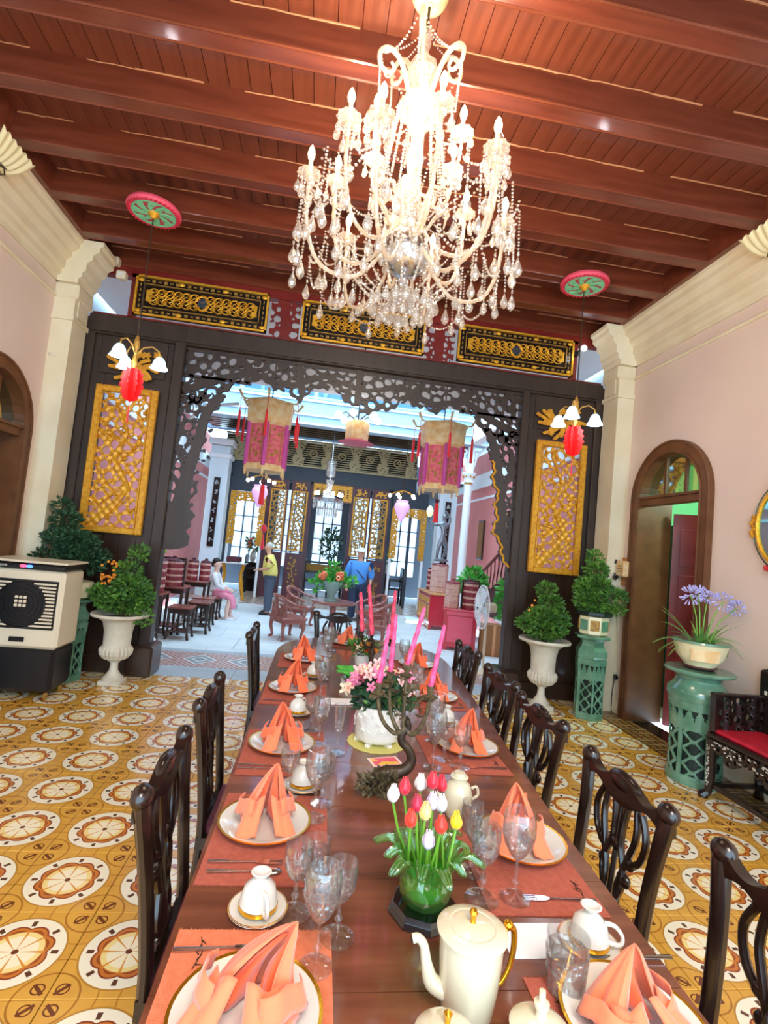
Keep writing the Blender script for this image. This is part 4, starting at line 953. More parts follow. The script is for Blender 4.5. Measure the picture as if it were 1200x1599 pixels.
# ---- palace lanterns
def palace(label, x, y, z, R_=.30, h=.62, lit=False):
    t = thing('palace_lantern', label, 'lantern', (x, y, z), pi/6, 'large hexagonal palace lanterns')
    hx = lambda r: [(r*cos(k*TAU/6), r*sin(k*TAU/6)) for k in range(6)]
    b = M().lathe([(.86*R_, 0), (.86*R_, h*.72)], 6); b.build('silk_panel', mat('silk', '#D0486E', .7, var='#D97A70', vs=22) if 'silk' not in MATS else 'silk', t)
    lt = mat('lantern_wood', '#DCA868', .5, var='#E8CFA0', vs=12) if 'lantern_wood' not in MATS else 'lantern_wood'
    M().lathe([(.9*R_, -.06), (.92*R_, -.05), (.9*R_, .02), (.84*R_, .03), (.0, .02)][:4]+[(0, .03)], 6).build('bottom_frieze', lt, t)
    M().lathe([(.86*R_, h*.66), (.98*R_, h*.7), (1.04*R_, h*.98), (1.1*R_, h), (1.04*R_, h*1.06), (.5*R_, h*1.08), (0, h*1.08)], 6).build('top_frieze', lt, t)
    for k, (a, c) in enumerate(hx(.87*R_)): M().box(a, c, h*.36, .045, .045, h*.74, bev=.006).build('corner_post', mat('silk_pink', '#C04A96', .5) if 'silk_pink' not in MATS else 'silk_pink', t)
    for k, (a, c) in enumerate(hx(1.0)):
        M().tube([(a*.9*R_, c*.9*R_, h*1.04), (a*1.25*R_, c*1.25*R_, h*1.04), (a*1.45*R_, c*1.45*R_, h*1.16)], [.012, .014, .02], 5).build('eave_horn', lt, t)
        M().tube([(a*1.33*R_, c*1.33*R_, h*1.04), (a*1.33*R_, c*1.33*R_, h*.85), (a*1.33*R_, c*1.33*R_, h*.8), (a*1.33*R_, c*1.33*R_, h*.42)], [.004, .004, .017, .021], 6).build('tassel', 'tassel_red', t)
        M().tube([(a*.85*R_, c*.85*R_, -.06), (a*.85*R_, c*.85*R_, -.13)], [.02, .012], 6).build('foot_pendant', lt, t)
    for k in range(6):
        a = (k+.5)*TAU/6; r = .87*R_*cos(pi/6)
        GX, GZ = grid(-.09, .09, .06, h*.66, .012)
        mk = np.zeros(GX.shape, bool); RR = random.Random(k)
        for _ in range(11): u_, w_ = RR.uniform(-.06, .06), RR.uniform(.1, h*.62); mk |= np.hypot(GX-u_, GZ-w_) < .026*(.65+.35*np.cos(4*np.arctan2(GZ-w_, GX-u_)+w_*9))
        mk |= (np.abs(np.abs(GX)-.08) < .008)
        o = raster(mk, -.09, .06, .012, .006, 1).build('gilt_relief', 'old_gold', t, loc=(0, 0, 0)); o.location = (r*cos(a), r*sin(a), 0); o.rotation_euler.z = a+pi/2
    M().tube([(0, 0, h*1.05), (0, 0, 4.575-z)], .008, 5).build('chain', 'bronze', t)
    M().tube([(0, 0, -.06), (0, 0, -.2)], .006, 5).sph((0, 0, -.2), .035, 8, 6).build('cord', 'maroon', t)
    M().lathe([(.012, -.22), (.03, -.26), (.04, -.5), (.0, -.5)], 10).build('large_tassel', 'tassel_red', t)
    return t
palace('large hexagonal palace lantern with red tassels hanging on the left of the archway', -.79, 6.9, 2.50, .32, .82)
palace('large hexagonal palace lantern with red tassels hanging on the right of the archway', 1.59, 6.9, 2.50, .32, .82)
cl = thing('centre_lantern', 'pink-based square lantern ringed by glowing bulbs under the middle of the arch', 'lantern', (.42, 7.45, 3.1))
M().lathe([(0, -.035), (.26, -.03), (.28, -.015), (.18, .02), (0, .03)], 6).build('base', mat('lantern_pink', '#D8607A', .5), cl); M().tube([(0, 0, .1), (0, 0, 1.475)], .01, 5).build('chain', 'bronze', cl)
M().lathe([(0, .02), (.17, .025), (.18, .27), (.15, .3), (0, .3)], 6).build('wood_panel', 'lantern_wood', cl)
for k in range(6):
    a = k*TAU/6+.2; M().tube([(.08*cos(a), .08*sin(a), .35), (.2*cos(a), .2*sin(a), .42), (.3*cos(a), .3*sin(a), .34)], .008, 5).build('arm', 'bronze', cl); M().sph((.3*cos(a), .3*sin(a), .36), .055, 8, 6).build('bulb', 'glow_white', cl)
for lab, x in (('small pendant lamp with purple vase shade hanging left of the far doors', -1.43), ('small pendant lamp with purple vase shade hanging right of the far doors', 1.93)):
    p = thing('pendant_lamp', lab, 'lamp', (x, 12.05, 2.22), 0, 'purple shaded pendant lamps'); p.scale = (1.26, 1.26, 1.26); M().lathe([(.0, 0), (.03, .01), (.05, .05), (.15, .27), (.14, .33), (.11, .37), (.12, .41)], 16).build('shade', mat('shade_lilac', '#D8A8DC', .4, emit=.5) if 'shade_lilac' not in MATS else 'shade_lilac', p, smooth=True)
    M().tube([(0, 0, .41), (0, 0, 1.765)], .006, 5).build('cord', 'bronze', p)
    for k in range(5):
        a = k*TAU/5+.4; M().tube([(0, 0, .6), (.15*cos(a), .15*sin(a), .56), (.25*cos(a), .25*sin(a), .5)], .008, 5).build('arm', 'gold_paint', p); M().sph((.25*cos(a), .25*sin(a), .49), .035, 8, 6).build('bulb', 'glow_white', p)
rl = thing('small_red_lantern', 'small red lantern with tassel hanging in the far left doorway', 'lantern', (-1.3, 12.6, 1.75)); M().sph((0, 0, 0), (.07, .07, .1), 10, 6).build('body', 'tassel_red', rl); M().lathe([(.01, -.12), (.05, -.5), (0, -.5)], 8).build('tassel', 'tassel_red', rl); M().tube([(0, 0, .08), (0, 0, 2.69)], .005, 4).build('cord', 'maroon', rl)
# ---------------------------------------------------------------- people in the courtyard
def head_bits(body, c, f, s, hair, mt, bald=False, cap=None):
    """face, ears and hair on a head centred at c, looking along unit f (xy)"""
    f = Vector((f[0], f[1], 0)).normalized(); l = Vector((-f.y, f.x, 0)); c = Vector(c); P = lambda a, b, z: c+f*a*s+l*b*s+Vector((0, 0, z*s))
    M().sph(P(.093, 0, -.015), (.014*s, .014*s, .02*s), 6, 5).build('nose', mt, body, smooth=True)
    for e in (-1, 1): M().sph(P(-.005, e*.078, -.01), (.014*s, .014*s, .028*s), 6, 5).build('ear', mt, body, smooth=True)
    e = M()
    for q in (-1, 1): e.sph(P(.082, q*.03, .015), (.009*s, .009*s, .006*s), 6, 4)
    e.build('eyes', 'hair_black', body); M().sph(P(.084, 0, -.055), (.008*s, .02*s, .006*s), 6, 4).build('mouth', 'tassel_red', body)
    h = M(); h.sph(P(-.035, 0, .045), (.085*s, .085*s, .085*s), 12, 8); h.build('hair', hair, body, smooth=True)
def hand(m_name, w, d, s, mt, parent):
    """palm with four fingers and a thumb; w wrist, d direction"""
    w, d = Vector(w), Vector(d).normalized(); n = Vector((0, 0, 1)); l = d.cross(n)
    l = l.normalized() if l.length > .1 else Vector((1, 0, 0)); J = [(*w, .022*s), (*(w+d*.05*s), .026*s), (*(w+d*.085*s), .024*s)]; E = [(0, 1), (1, 2)]
    for k, q in enumerate((-.028, -.01, .009, .027)):
        a = w+d*.085*s+l*q*s; L = (.06, .072, .068, .05)[k]*s
        for t in (0.02, .6, 1): J.append((*(a+d*L*t+Vector((0, 0, -.012*s*t*t))), .0085*s))
        b = len(J); E += [(2, b-3), (b-3, b-2), (b-2, b-1)]
    b = len(J); J += [(*(w+d*.03*s+l*.03*s), .010*s), (*(w+d*.065*s+l*.05*s), .009*s)]; E += [(1, b), (b, b+1)]
    return skin_mesh(m_name, J, E, mt, parent, 1)
# seated woman in white and pink
wm = thing('person', 'seated person with dark hair in a white cardigan and pink skirt, hands in lap', 'person', (-1.92, 10.42, CF))
skin_mesh('body', [(0, 0, .50, .10), (0, 0, .62, .09), (.01, 0, .80, .085), (.02, 0, .92, .045), (.03, -.01, .99, .055), (.035, -.015, 1.06, .085), (.03, -.01, 1.13, .07),
  (.02, -.16, .86, .045), (.10, -.2, .66, .036), (.26, -.10, .60, .026), (.02, .16, .86, .045), (.10, .2, .66, .036), (.26, .07, .60, .026),
  (.10, -.08, .49, .065), (.36, -.09, .45, .05), (.32, -.1, .22, .045), (.32, -.1, .06, .032), (.40, -.1, .03, .028), (.10, .08, .49, .065), (.38, .08, .45, .05), (.34, .09, .22, .045), (.36, .09, .06, .032), (.44, .1, .03, .028)],
  [(0, 1), (1, 2), (2, 3), (3, 4), (4, 5), (5, 6), (2, 7), (7, 8), (8, 9), (2, 10), (10, 11), (11, 12), (0, 13), (13, 14), (14, 15), (15, 16), (16, 17), (0, 18), (18, 19), (19, 20), (20, 21), (21, 22)], 'skin_light', wm)
head_bits(wm, (.035, -.015, 1.06), (.85, -.5), 1, 'hair_black', 'skin_light'); M().sph((-.06, .03, 1.05), (.05, .05, .05), 8, 6).build('hair_bun', 'hair_black', wm)
hand('left_hand', (.26, -.10, .60), (.9, .3, -.3), .9, 'skin_light', wm); hand('right_hand', (.26, .07, .60), (.9, -.3, -.3), .9, 'skin_light', wm)
skin_mesh('cardigan', [(0, 0, .50, .135), (0, 0, .64, .12), (.01, 0, .82, .13), (.02, 0, .9, .07), (.02, -.165, .87, .062), (.10, -.205, .66, .052), (.24, -.12, .60, .038), (.02, .165, .87, .062), (.10, .205, .66, .052), (.24, .09, .60, .038)],
  [(0, 1), (1, 2), (2, 3), (2, 4), (4, 5), (5, 6), (2, 7), (7, 8), (8, 9)], 'cloth_white', wm)
skin_mesh('skirt', [(-.02, 0, .50, .15), (.12, 0, .50, (.17, .11)), (.34, 0, .48, (.17, .09)), (.40, .02, .32, (.16, .08)), (.40, .03, .2, (.18, .09))], [(0, 1), (1, 2), (2, 3), (3, 4)], 'cloth_pink', wm)
for y in (-.1, .1): M().lathe([(.0, 0), (.05, 0), (.05, .035), (.02, .05), (0, .05)], 10, (.39, y, 0), sx=2).build('shoe', 'cloth_white', wm)
def standing(label, x, y, f, shirt, legs, hair, mt, H, bend, arms, cap=False, fat=1.22):
    """f: facing angle; body grown in a frame whose +x is forward"""
    t = thing('person', label, 'person', (x, y, CF), f); s = H/1.7; b = bend
    V = lambda a, c, z, r: (a*s, c*s, z*s, r*s)
    tor = [V(0, 0, .92, .125), V(b*.3, 0, 1.08, .13), V(b*.7, 0, 1.32, .095), V(b, 0, 1.44, .05), V(b*1.25, 0, 1.5, .06), V(b*1.4+.01, 0, 1.575, .10), V(b*1.45, 0, 1.66, .075)]
    J = list(tor); E = [(0, 1), (1, 2), (2, 3), (3, 4), (4, 5), (5, 6)]
    for q, pts in zip((-1, 1), arms):
        k = len(J); J.append(V(b*.8, q*.19, 1.33, .04)); E.append((2, k))
        for i, (a, c, z, r) in enumerate(pts): J.append(V(a, c, z, r)); E.append((k+i, k+i+1))
    for q in (-1, 1):
        k = len(J); J += [V(0, q*.09, .86, .09), V(.02, q*.1, .48, .06), V(-.02, q*.1, .08, .04), V(.1, q*.11, .035, .035)]; E += [(0, k), (k, k+1), (k+1, k+2), (k+2, k+3)]
    skin_mesh('body', J, E, mt, t)
    hc = (b*1.4*s+.01, 0, 1.59*s); head_bits(t, hc, (1, 0), s, hair, mt)
    Js = [V(.0, 0, .80, .165*fat), V(b*.3, 0, 1.08, .175*fat), V(b*.7, 0, 1.32, .15*fat), V(b*.95, 0, 1.41, .115)]; Es = [(0, 1), (1, 2), (2, 3)]
    for q, pts in zip((-1, 1), arms):
        k = len(Js); Js += [V(b*.8, q*.205, 1.345, .108), V(*pts[0][:3], pts[0][3]+.044)]; Es += [(2, k), (k, k+1)]
        if cap: e, w_ = pts[0], pts[1]; Js.append(V((e[0]+w_[0])/2, (e[1]+w_[1])/2, (e[2]+w_[2])/2, .05)); Es.append((k+1, k+2))
    skin_mesh('shirt', Js, Es, shirt, t)
    skin_mesh('trousers', [V(0, 0, .9, .14), V(0, -.09, .84, .135), V(.02, -.105, .48, .105), V(-.01, -.105, .07, .09), V(0, .09, .84, .135), V(.02, .105, .48, .105), V(-.01, .105, .07, .09)], [(0, 1), (1, 2), (2, 3), (0, 4), (4, 5), (5, 6)], legs, t)
    for q in (-1, 1): M().lathe([(0, 0), (.05*s, 0), (.052*s, .05*s), (.02*s, .09*s), (0, .09*s)], 10, (.07*s, q*.105*s, 0), sx=2.2).build('shoe', 'hair_black', t)
    for pts, nm in zip(arms, ('left_hand', 'right_hand')):
        a, c = Vector(pts[-2][:3]), Vector(pts[-1][:3]); hand(nm, c*s, c-a, s, mt, t)
    return t, s, hc
t, s, hc = standing('standing person in a yellow short-sleeved shirt looking down at something in their hands', -.92, 11.42, pi, 'cloth_yellow', 'cloth_grey', 'hair_grey', 'skin', 1.56, .09,
    [[(.04, -.24, 1.1, .042), (.28, -.1, 1.05, .026)], [(.04, .24, 1.1, .042), (.28, .1, 1.05, .026)]])
M().box(.375, 0, .985, .05, .07, .012, rz=.2).build('phone', 'plastic_black', t)
t, s, hc = standing('standing person in a blue long-sleeved shirt and pale cap facing the dining room', 1.0, 11.35, -pi/2-.08, 'cloth_blue', 'cloth_navy', 'hair_black', 'skin', 1.62, .0,
    [[(-.02, -.29, 1.1, .042), (.06, -.27, .86, .028)], [(-.02, .29, 1.1, .042), (.06, .27, .86, .028)]], cap=True)
M().lathe([(.1, 0), (.098, .04), (.07, .085), (0, .1)], 14, (hc[0]-.01, 0, hc[2]+.035)).lathe([(.04, .0), (.075, -.002), (.075, .008), (.04, .01)], 12, (hc[0]+.085, 0, hc[2]+.035)).build('cap', 'cloth_white', t, smooth=True)
M().tube([(.04, -.19, 1.3), (.16, -.03, 1.12), (.16, .12, .96)], .02, 5, flat=.4).build('bag_strap', 'cloth_navy', t)
# ---------------------------------------------------------------- hanging lamps of the dining room
def rose(label, x):
    t = thing('ceiling_rose', label, 'ceiling rose', (x, 4.68, 4.395), 0, 'painted ceiling roses')
    M().lathe([(0, .045), (.225, .045), (.235, .02), (.22, 0), (.19, -.004), (.185, .01)], 36).build('rim', 'med_pink', t)
    b = M()
    for k in range(36): a = k*TAU/36; b.box(.212*cos(a), .212*sin(a), -.004, .03, .008, .01, rz=a+.5)
    b.build('rope_twist', 'lacq_red', t, kind='stuff')
    M().lathe([(0, .012), (.186, .012), (.186, .03)], 36).build('ground', 'jade_deep', t)
    GX, GZ = grid(-.186, .186, -.186, .186, .004); r = np.hypot(GX, GZ); th = np.arctan2(GZ, GX)
    mk = (r < .186) & ((np.abs(np.sin(th*4+r*16)) > .6) | (r < .05) | (r > .172)) & ~((np.abs(r-.12) < .012) & (np.abs(np.sin(th*8)) > .8))
    o = raster(mk, -.186, -.186, .004, .012, 2).build('scroll_relief', 'med_green', t); o.rotation_euler.x = pi/2
    M().lathe([(0, -.05), (.02, -.045), (.035, -.02), (.05, -.01), (.055, .005)], 14).build('boss', 'gold_paint', t, smooth=True); return t
rose('left pink and green ceiling rose painted with scrolls', -1.76); rose('right pink and green ceiling rose painted with scrolls', 2.39)
def threelight(label, x, spin):
    t = thing('pendant_light', label, 'lamp', (x, 4.68, 2.6), spin, 'brass pendant lights with red paper tags')
    M().tube([(0, 0, .66), (0, 0, 1.745)], .006, 6).build('rod', 'bronze', t)
    M().lathe([(.01, .36), (.03, .4), (.02, .45), (.012, .5), (.03, .56), (.022, .62), (.008, .66)], 12).build('stem', 'old_gold', t, smooth=True)
    for k in range(3):
        a = k*TAU/3
        c, n = cos(a), sin(a)
        M().tube([(0, 0, .48), (.06*c, .06*n, .56), (.13*c, .13*n, .585), (.19*c, .19*n, .55), (.2*c, .2*n, .49)], .007, 6).build('arm', 'old_gold', t)
        s = M().lathe([(.025, .5), (.045, .47), (.055, .43), (.075, .395)], 16, (.2*c, .2*n, 0), fl=8, amp=.06, cap=False).build('glass_shade', mat('shade_blue', '#BFE8FA', .3, emit=1.2) if 'shade_blue' not in MATS else 'shade_blue', t, smooth=True)
        M().sph((.2*c, .2*n, .43), (.036, .036, .045), 10, 8).build('bulb', 'glow_cool', t, smooth=True)
    return t
threelight('left brass pendant lamp with three lit glass shades beside the gilded panel', -1.76, .2); threelight('right brass pendant lamp with three lit glass shades before the gilded panel', 2.39, -.1)
for x in (-1.76, 2.39):
    lamp('pendant_glow', 'POINT', (x, 4.55, 2.93), 5, (.9, .95, 1), .06)
def paper(label, x):
    t = thing('red_paper_lantern', label, 'decoration', (x, 4.68, 2.66), 0, 'red paper decorations')
    pts = [(0, .31), (.035, .29), (.06, .30), (.065, .265), (.09, .26), (.08, .22), (.10, .2), (.085, .17), (.105, .14), (.08, .12), (.088, .09), (.07, .06), (.065, .03), (.04, .015), (0, 0)]
    for k in range(4):
        a = k*pi/4; o = M().prism(pts+[(-p[0], p[1]) for p in pts[-2:0:-1]], -.002, .002).build('paper_leaf', 'paper_red_glow', t); o.rotation_euler.z = a
    M().tube([(0, 0, .3), (0, 0, .44)], .003, 4).build('string', 'tassel_red', t); M().tube([(0, 0, .0), (0, 0, -.05)], .003, 4).tube([(0, 0, -.05), (0, 0, -.19)], [.004, .009], 5).build('tassel', 'tassel_red', t)
paper('bright red cut-paper ornament hanging under the left brass pendant', -1.76); paper('bright red cut-paper ornament hanging under the right brass pendant', 2.39)
# gilded mount of carved flowers behind each pendant, on the screen
for lab, x in (('gilded carved flower spray on the screen behind the left pendant lamp', -2.14), ('gilded carved flower spray on the screen behind the right pendant lamp', 2.78)):
    t = thing('gilded_spray', lab, 'carving', (x, 5.78, 3.3), 0, 'gilded sprays on the screen'); R = random.Random(3); mk = np.zeros((1, 1))
    GX, GZ = grid(-.3, .3, -.19, .19, .007); mk = np.zeros(GX.shape, bool)
    for _ in range(24):
        a = R.uniform(0, TAU); r = R.uniform(.1, .27); mk |= near_path(GX, GZ, [(0, -.02), (r*.5*cos(a+.3), r*.35*sin(a+.3)), (r*cos(a), r*.65*sin(a))], [.018, .012, .016])
    for _ in range(10): a, b, r = R.uniform(-.22, .22), R.uniform(-.13, .13), .035; mk |= np.hypot(GX-a, GZ-b) < r*(.7+.3*np.cos(np.arctan2(GZ-b, GX-a)*5))
    raster(mk, -.3, -.19, .007, .02, 2).build('carved_flowers', 'gold_paint', t); t.scale = (1.25, 1, 1.25)
sp = thing('spotlight', 'small bright white spotlight near the right end of the lattice panels', 'lamp', (2.92, 5.62, 4.19))
M().sph((0, 0, 0), .035, 10, 8).build('bulb', 'glow_cool', sp); M().tube([(0, .03, .0), (0, .12, .01), (0, .24, .0)], .012, 6).build('bracket', 'plastic_black', sp)
M().box(0, .2, .0, .05, .06, .05).build('clamp', 'plastic_black', sp)
# small things high on the left: speaker boxes, cctv camera
for lab, x, z in (('upper of two small cream boxes on the frame left of the lattice panels', -2.52, 4.45), ('lower of two small cream boxes just left of the left lattice panel', -2.43, 4.30)):
    t = thing('junction_box', lab, 'box', (x, 5.805, z), 0, 'cream boxes above the screen'); M().box(0, 0, 0, .1, .09, .09, bev=.012).build('housing', 'plastic_cream', t); M().box(0, -.048, 0, .06, .006, .05, bev=.002).build('cover', 'china', t)
cc = thing('cctv_camera', 'small white dome security camera on the left wall beside the arched door', 'camera', (-2.895, 5.5, 3.18))
M().lathe([(.0, .06), (.055, .06), (.06, .035), (.05, .02), (0, .02)], 16, (.05, 0, 0)).build('mount', 'plastic_cream', cc, smooth=True); M().box(.03, 0, .05, .06, .06, .03).build('wall_plate', 'plastic_cream', cc); M().sph((.06, 0, -.01), .032, 10, 8).build('lens_ball', 'plastic_black', cc)
# scalloped plaster brackets / shell wall lamps at the cornice
for lab, x, y, s in (('scalloped cream shell wall lamp high on the left cornice', -2.72, 4.05, 1), ('scalloped cream shell wall lamp high on the right cornice', 3.33, 3.42, -1)):
    t = thing('shell_wall_lamp', lab, 'wall lamp', (x, y, 4.36), 0, 'shell lamps at the cornice')
    t.location.z = 4.27
    M().sheet(lambda u, v: (s*(.02+.16*v), (u-.5)*.34*(.6+.6*v), -.07+.16*v*v+.012*cos(u*TAU*6)*v), 36, 6).build('shell_shade', 'pot_cream', t, solid=.008)
    M().tube([(0, 0, .0), (s*.03, 0, -.06), (s*.09, 0, -.09), (s*.1, 0, -.14), (s*.06, 0, -.15), (s*.05, 0, -.11)], .007, 6).tube([(s*.05, -.06, -.05), (s*.1, -.08, -.1), (s*.13, -.03, -.12)], .005, 5).build('scroll_arm', 'bronze', t)
    M().box(0, 0, -.02, .03, .08, .12, bev=.01).build('wall_plate', 'bronze', t)
# ---------------------------------------------------------------- urns, pedestals, plants
def pine(par, blobs, trunks, mt, seed, n=2600, size=.045):
    for pts, r in trunks: M().tube(pts, r, 6).build('branch', 'bark', par)
    leafage(M(), blobs, n, size, seed, .3).build('foliage', mt, par, kind='stuff')
u = thing('garden_urn', 'left cream fluted garden urn on a foot in front of the screen', 'urn', (-1.86, 5.42, 0), 0, 'cream garden urns'); classic_urn(u, .70, .27, 'urn_stone')
M().lathe([(0, .64), (.16, .65)], 16).build('soil', 'soil', u)
u2 = thing('garden_urn', 'right cream fluted garden urn on a foot in front of the screen', 'urn', (2.6, 5.42, 0), .1, 'cream garden urns'); classic_urn(u2, .76, .28, 'urn_stone'); M().lathe([(0, .69), (.16, .70)], 16).build('soil', 'soil', u2)
p = thing('bonsai_pine', 'bushy green artificial pine growing from the left garden urn', 'plant', (-1.86, 5.42, .66))
pine(p, [(0, 0, .16, .24, .18, .11), (.08, -.04, .32, .17, .14, .10), (-.18, -.02, .22, .13, .12, .08), (.16, -.04, .22, .13, .12, .13), (.02, 0, .46, .11, .1, .08), (.1, 0, .64, .09, .08, .08), (.24, -.06, .02, .07, .06, .09)],
    [([(0, 0, -.02), (.02, 0, .2), (-.03, 0, .4), (.08, 0, .66)], [.025, .02, .015, .01]), ([(0, 0, .1), (-.16, 0, .28), (-.2, 0, .34)], [.015, .012, .008])], 'foliage', 5)
m = M(); R = random.Random(4)
for i in range(26): m.sph((-.12+R.uniform(-.07, .07), -.12+R.uniform(-.03, .03), .42+R.uniform(-.1, .14)), .014, 5, 4)
m.build('orange_blossoms', mat('blossom_orange', '#E08A2A', .6), p, kind='stuff')
p = thing('bonsai_pine', 'bushy green artificial pine growing from the right garden urn', 'plant', (2.6, 5.42, .72))
pine(p, [(0, 0, .14, .22, .18, .10), (-.05, -.04, .28, .2, .14, .1), (-.24, -.04, .2, .12, .1, .07), (.12, -.02, .25, .12, .12, .16), (.04, 0, .44, .13, .1, .09), (-.02, 0, .58, .12, .08, .07)],
    [([(0, 0, -.02), (-.02, 0, .2), (.03, 0, .45), (.0, 0, .62)], [.025, .02, .015, .01])], 'foliage', 6)
M().add([], []).sph((-.22, -.1, .4), .018, 5, 4).sph((-.2, -.11, .46), .014, 5, 4).sph((-.25, -.1, .35), .014, 5, 4).build('orange_berries', 'blossom_orange', p, kind='stuff')
def garden_seat(label, x, y, H, R_, six, seed):
    """pierced jade-green ceramic pedestal"""
    t = thing('ceramic_pedestal', label, 'pedestal', (x, y, 0), .2, 'jade green pierced ceramic pedestals'); n = 6 if six else 28
    M().lathe([(0, .005), (R_*.72, .005), (R_*.66, .3*H), (R_*.74, .62*H), (R_*.78, .74*H), (0, .8*H)], n).build('inner_core', 'jade_deep', t)
    M().lathe([(R_*.84, 0), (R_*.84, .05*H), (R_*.78, .06*H)], n).build('base_ring', 'jade_glaze', t)
    M().lathe([(R_*.82, .70*H), (R_*.92, .76*H), (R_*.9, .82*H), (R_*.72, .87*H), (R_*.66, .91*H), (R_*.7, .94*H), (R_*1.02, .97*H), (R_*1.05, .985*H), (R_*1.0, H), (0, H)], n).build('shoulder_and_rim', 'jade_glaze', t, smooth=not six)
    nu, nv = 150, 96; U, V = np.meshgrid(np.linspace(0, 1, nu, endpoint=False)+.5/nu, np.linspace(0, 1, nv)); R = random.Random(seed)
    pu = (U*6) % 1; mk = (pu < .16) | (V < .05) | (V > .96) | (np.abs(V-.66) < .025)
    mk |= (np.abs(np.abs(pu-.58)*1.1-np.abs(((V*5) % 1)-.5)*.7-.05) < .07) & (V < .66)
    mk |= (np.hypot((pu-.58)*1.0, ((V*5) % 1-.5)*.8) < .11) & (V < .62) | ((V > .66) & (np.abs(np.sin((pu-.58)*9))*.4+.5 > (V-.6)*3.0)) | ((V > .66) & (V > .9))
    m = M(); h0, h1 = .05*H, .72*H
    prof = lambda v: R_*(.80-.06*math.sin(v*pi)+.06*v)
    iv, iu = np.nonzero(mk); vid = {}
    def gv(a, b, o):
        k = (a % nu, b, o)
        if k not in vid:
            v = min(1, b/nv); an = TAU*(a/nu); r = prof(v)-o*.012
            if six: q = (an % (TAU/6))-TAU/12; r *= .93/max(.8, cos(q)) if 1 else 1
            vid[k] = len(m.v); m.v.append((r*cos(an), r*sin(an), h0+(h1-h0)*v))
        return vid[k]
    st = set(zip(iv.tolist(), iu.tolist()))
    for b, a in st:
        m.f.append((gv(a, b, 0), gv(a+1, b, 0), gv(a+1, b+1, 0), gv(a, b+1, 0)))
        for (db, da, p, q) in ((0, 1, (a+1, b), (a+1, b+1)), (0, -1, (a, b), (a, b+1)), (1, 0, (a, b+1), (a+1, b+1)), (-1, 0, (a, b), (a+1, b))):
            if (b+db, (a+da) % nu) not in st: m.f.append((gv(*p, 0), gv(*q, 0), gv(*q, 1), gv(*p, 1)))
    m.build('pierced_body', 'jade_glaze', t, smooth=False); return t
garden_seat('jade green pierced pedestal in the far right corner, under the potted pine', 3.04, 5.22, .87, .185, True, 3)
garden_seat('large jade green pierced pedestal between the right doorway and the bench', 3.15, 3.80, .87, .245, False, 4)
garden_seat('jade green pierced pedestal half hidden behind the air cooler on the left', -2.33, 5.46, .80, .17, True, 5)
p = thing('planter_pot', 'square cream and green pot holding a pine on the far right pedestal', 'pot', (3.04, 5.22, .872)); M().lathe([(.12, 0), (.15, .02), (.155, .2), (.19, .22), (.19, .25), (.16, .25), (.15, .22)], 8).build('pot', 'pot_cream', p)
for k in range(8): a = (k+.5)*TAU/8; M().box(.145*cos(a), .145*sin(a), .11, .012, .09, .11, rz=a).build('relief_panel', 'old_gold' if k % 2 else 'jade_glaze', p)
M().lathe([(.158, .2), (.195, .22), (.195, .252), (.16, .252)], 8).build('rim', 'jade_deep', p)
q = thing('bonsai_pine', 'tall irregular pine growing from the pot on the far right pedestal', 'plant', (3.04, 5.22, 1.10))
pine(q, [(-.04, 0, .12, .18, .14, .1), (-.02, 0, .3, .2, .13, .09), (-.1, 0, .24, .14, .1, .08), (.18, -.04, .22, .14, .08, .06), (.27, -.05, .17, .08, .06, .05), (.2, -.03, .06, .14, .08, .05), (.0, 0, .46, .13, .1, .07), (-.04, 0, .6, .08, .08, .07), (.02, 0, .52, .06, .06, .05)],
    [([(0, 0, -.05), (-.02, 0, .2), (.02, 0, .4), (-.03, 0, .6)], [.022, .018, .014, .01]), ([(0, 0, .1), (.15, -.03, .2), (.3, -.05, .18)], [.014, .01, .006]), ([(0, 0, .05), (.15, -.02, .06), (.26, -.03, .05)], [.014, .01, .006])], 'foliage', 7, 2600)
q = thing('potted_pine', 'dark layered pine behind the air cooler in the left corner', 'plant', (-2.33, 5.46, .802))
M().lathe([(.1, 0), (.14, .02), (.16, .16), (.15, .17), (.1, .13)], 16).build('pot', 'pot_cream', q)
pine(q, [(.02, 0, .42, .26, .16, .1), (-.1, -.04, .58, .24, .13, .09), (-.02, -.03, .56, .2, .14, .1), (-.3, -.08, .36, .12, .08, .1), (-.16, -.03, .76, .14, .1, .1), (-.22, -.02, .9, .1, .08, .07), (.1, 0, .36, .14, .12, .1)],
    [([(0, 0, .1), (-.08, 0, .4), (-.2, 0, .9)], [.025, .02, .01]), ([(-.05, 0, .3), (-.2, -.04, .4), (-.34, -.08, .36)], [.016, .012, .006])], 'foliage_dark', 8, 3000)
# pot of agapanthus on the large pedestal
p = thing('agapanthus_pot', 'cream and green glazed bowl pot standing on the large green pedestal', 'pot', (3.15, 3.80, .872)); M().lathe([(.09, 0), (.1, .015), (.17, .1), (.195, .2), (.2, .21), (.19, .21), (.16, .17), (0, .15)], 32).build('bowl', 'pot_cream', p, smooth=True)
M().lathe([(.19, .2), (.215, .21), (.21, .225), (.185, .22)], 32).build('rim', 'jade_glaze', p, smooth=True)
M().lathe([(.095, 0), (.125, .015), (.105, .03)], 24).build('foot', 'maroon', p)
M().sheet(lambda u, v: ((.178+.012*v+.004)*cos(-2.6+1.1*u), (.178+.012*v+.004)*sin(-2.6+1.1*u), .08+.09*v), 8, 3).build('painted_panel', 'lantern_wood', p, solid=.004)
q = thing('agapanthus', 'agapanthus with pale lilac globe flowers and long arching blades', 'plant', (3.15, 3.80, 1.05)); R = random.Random(6)
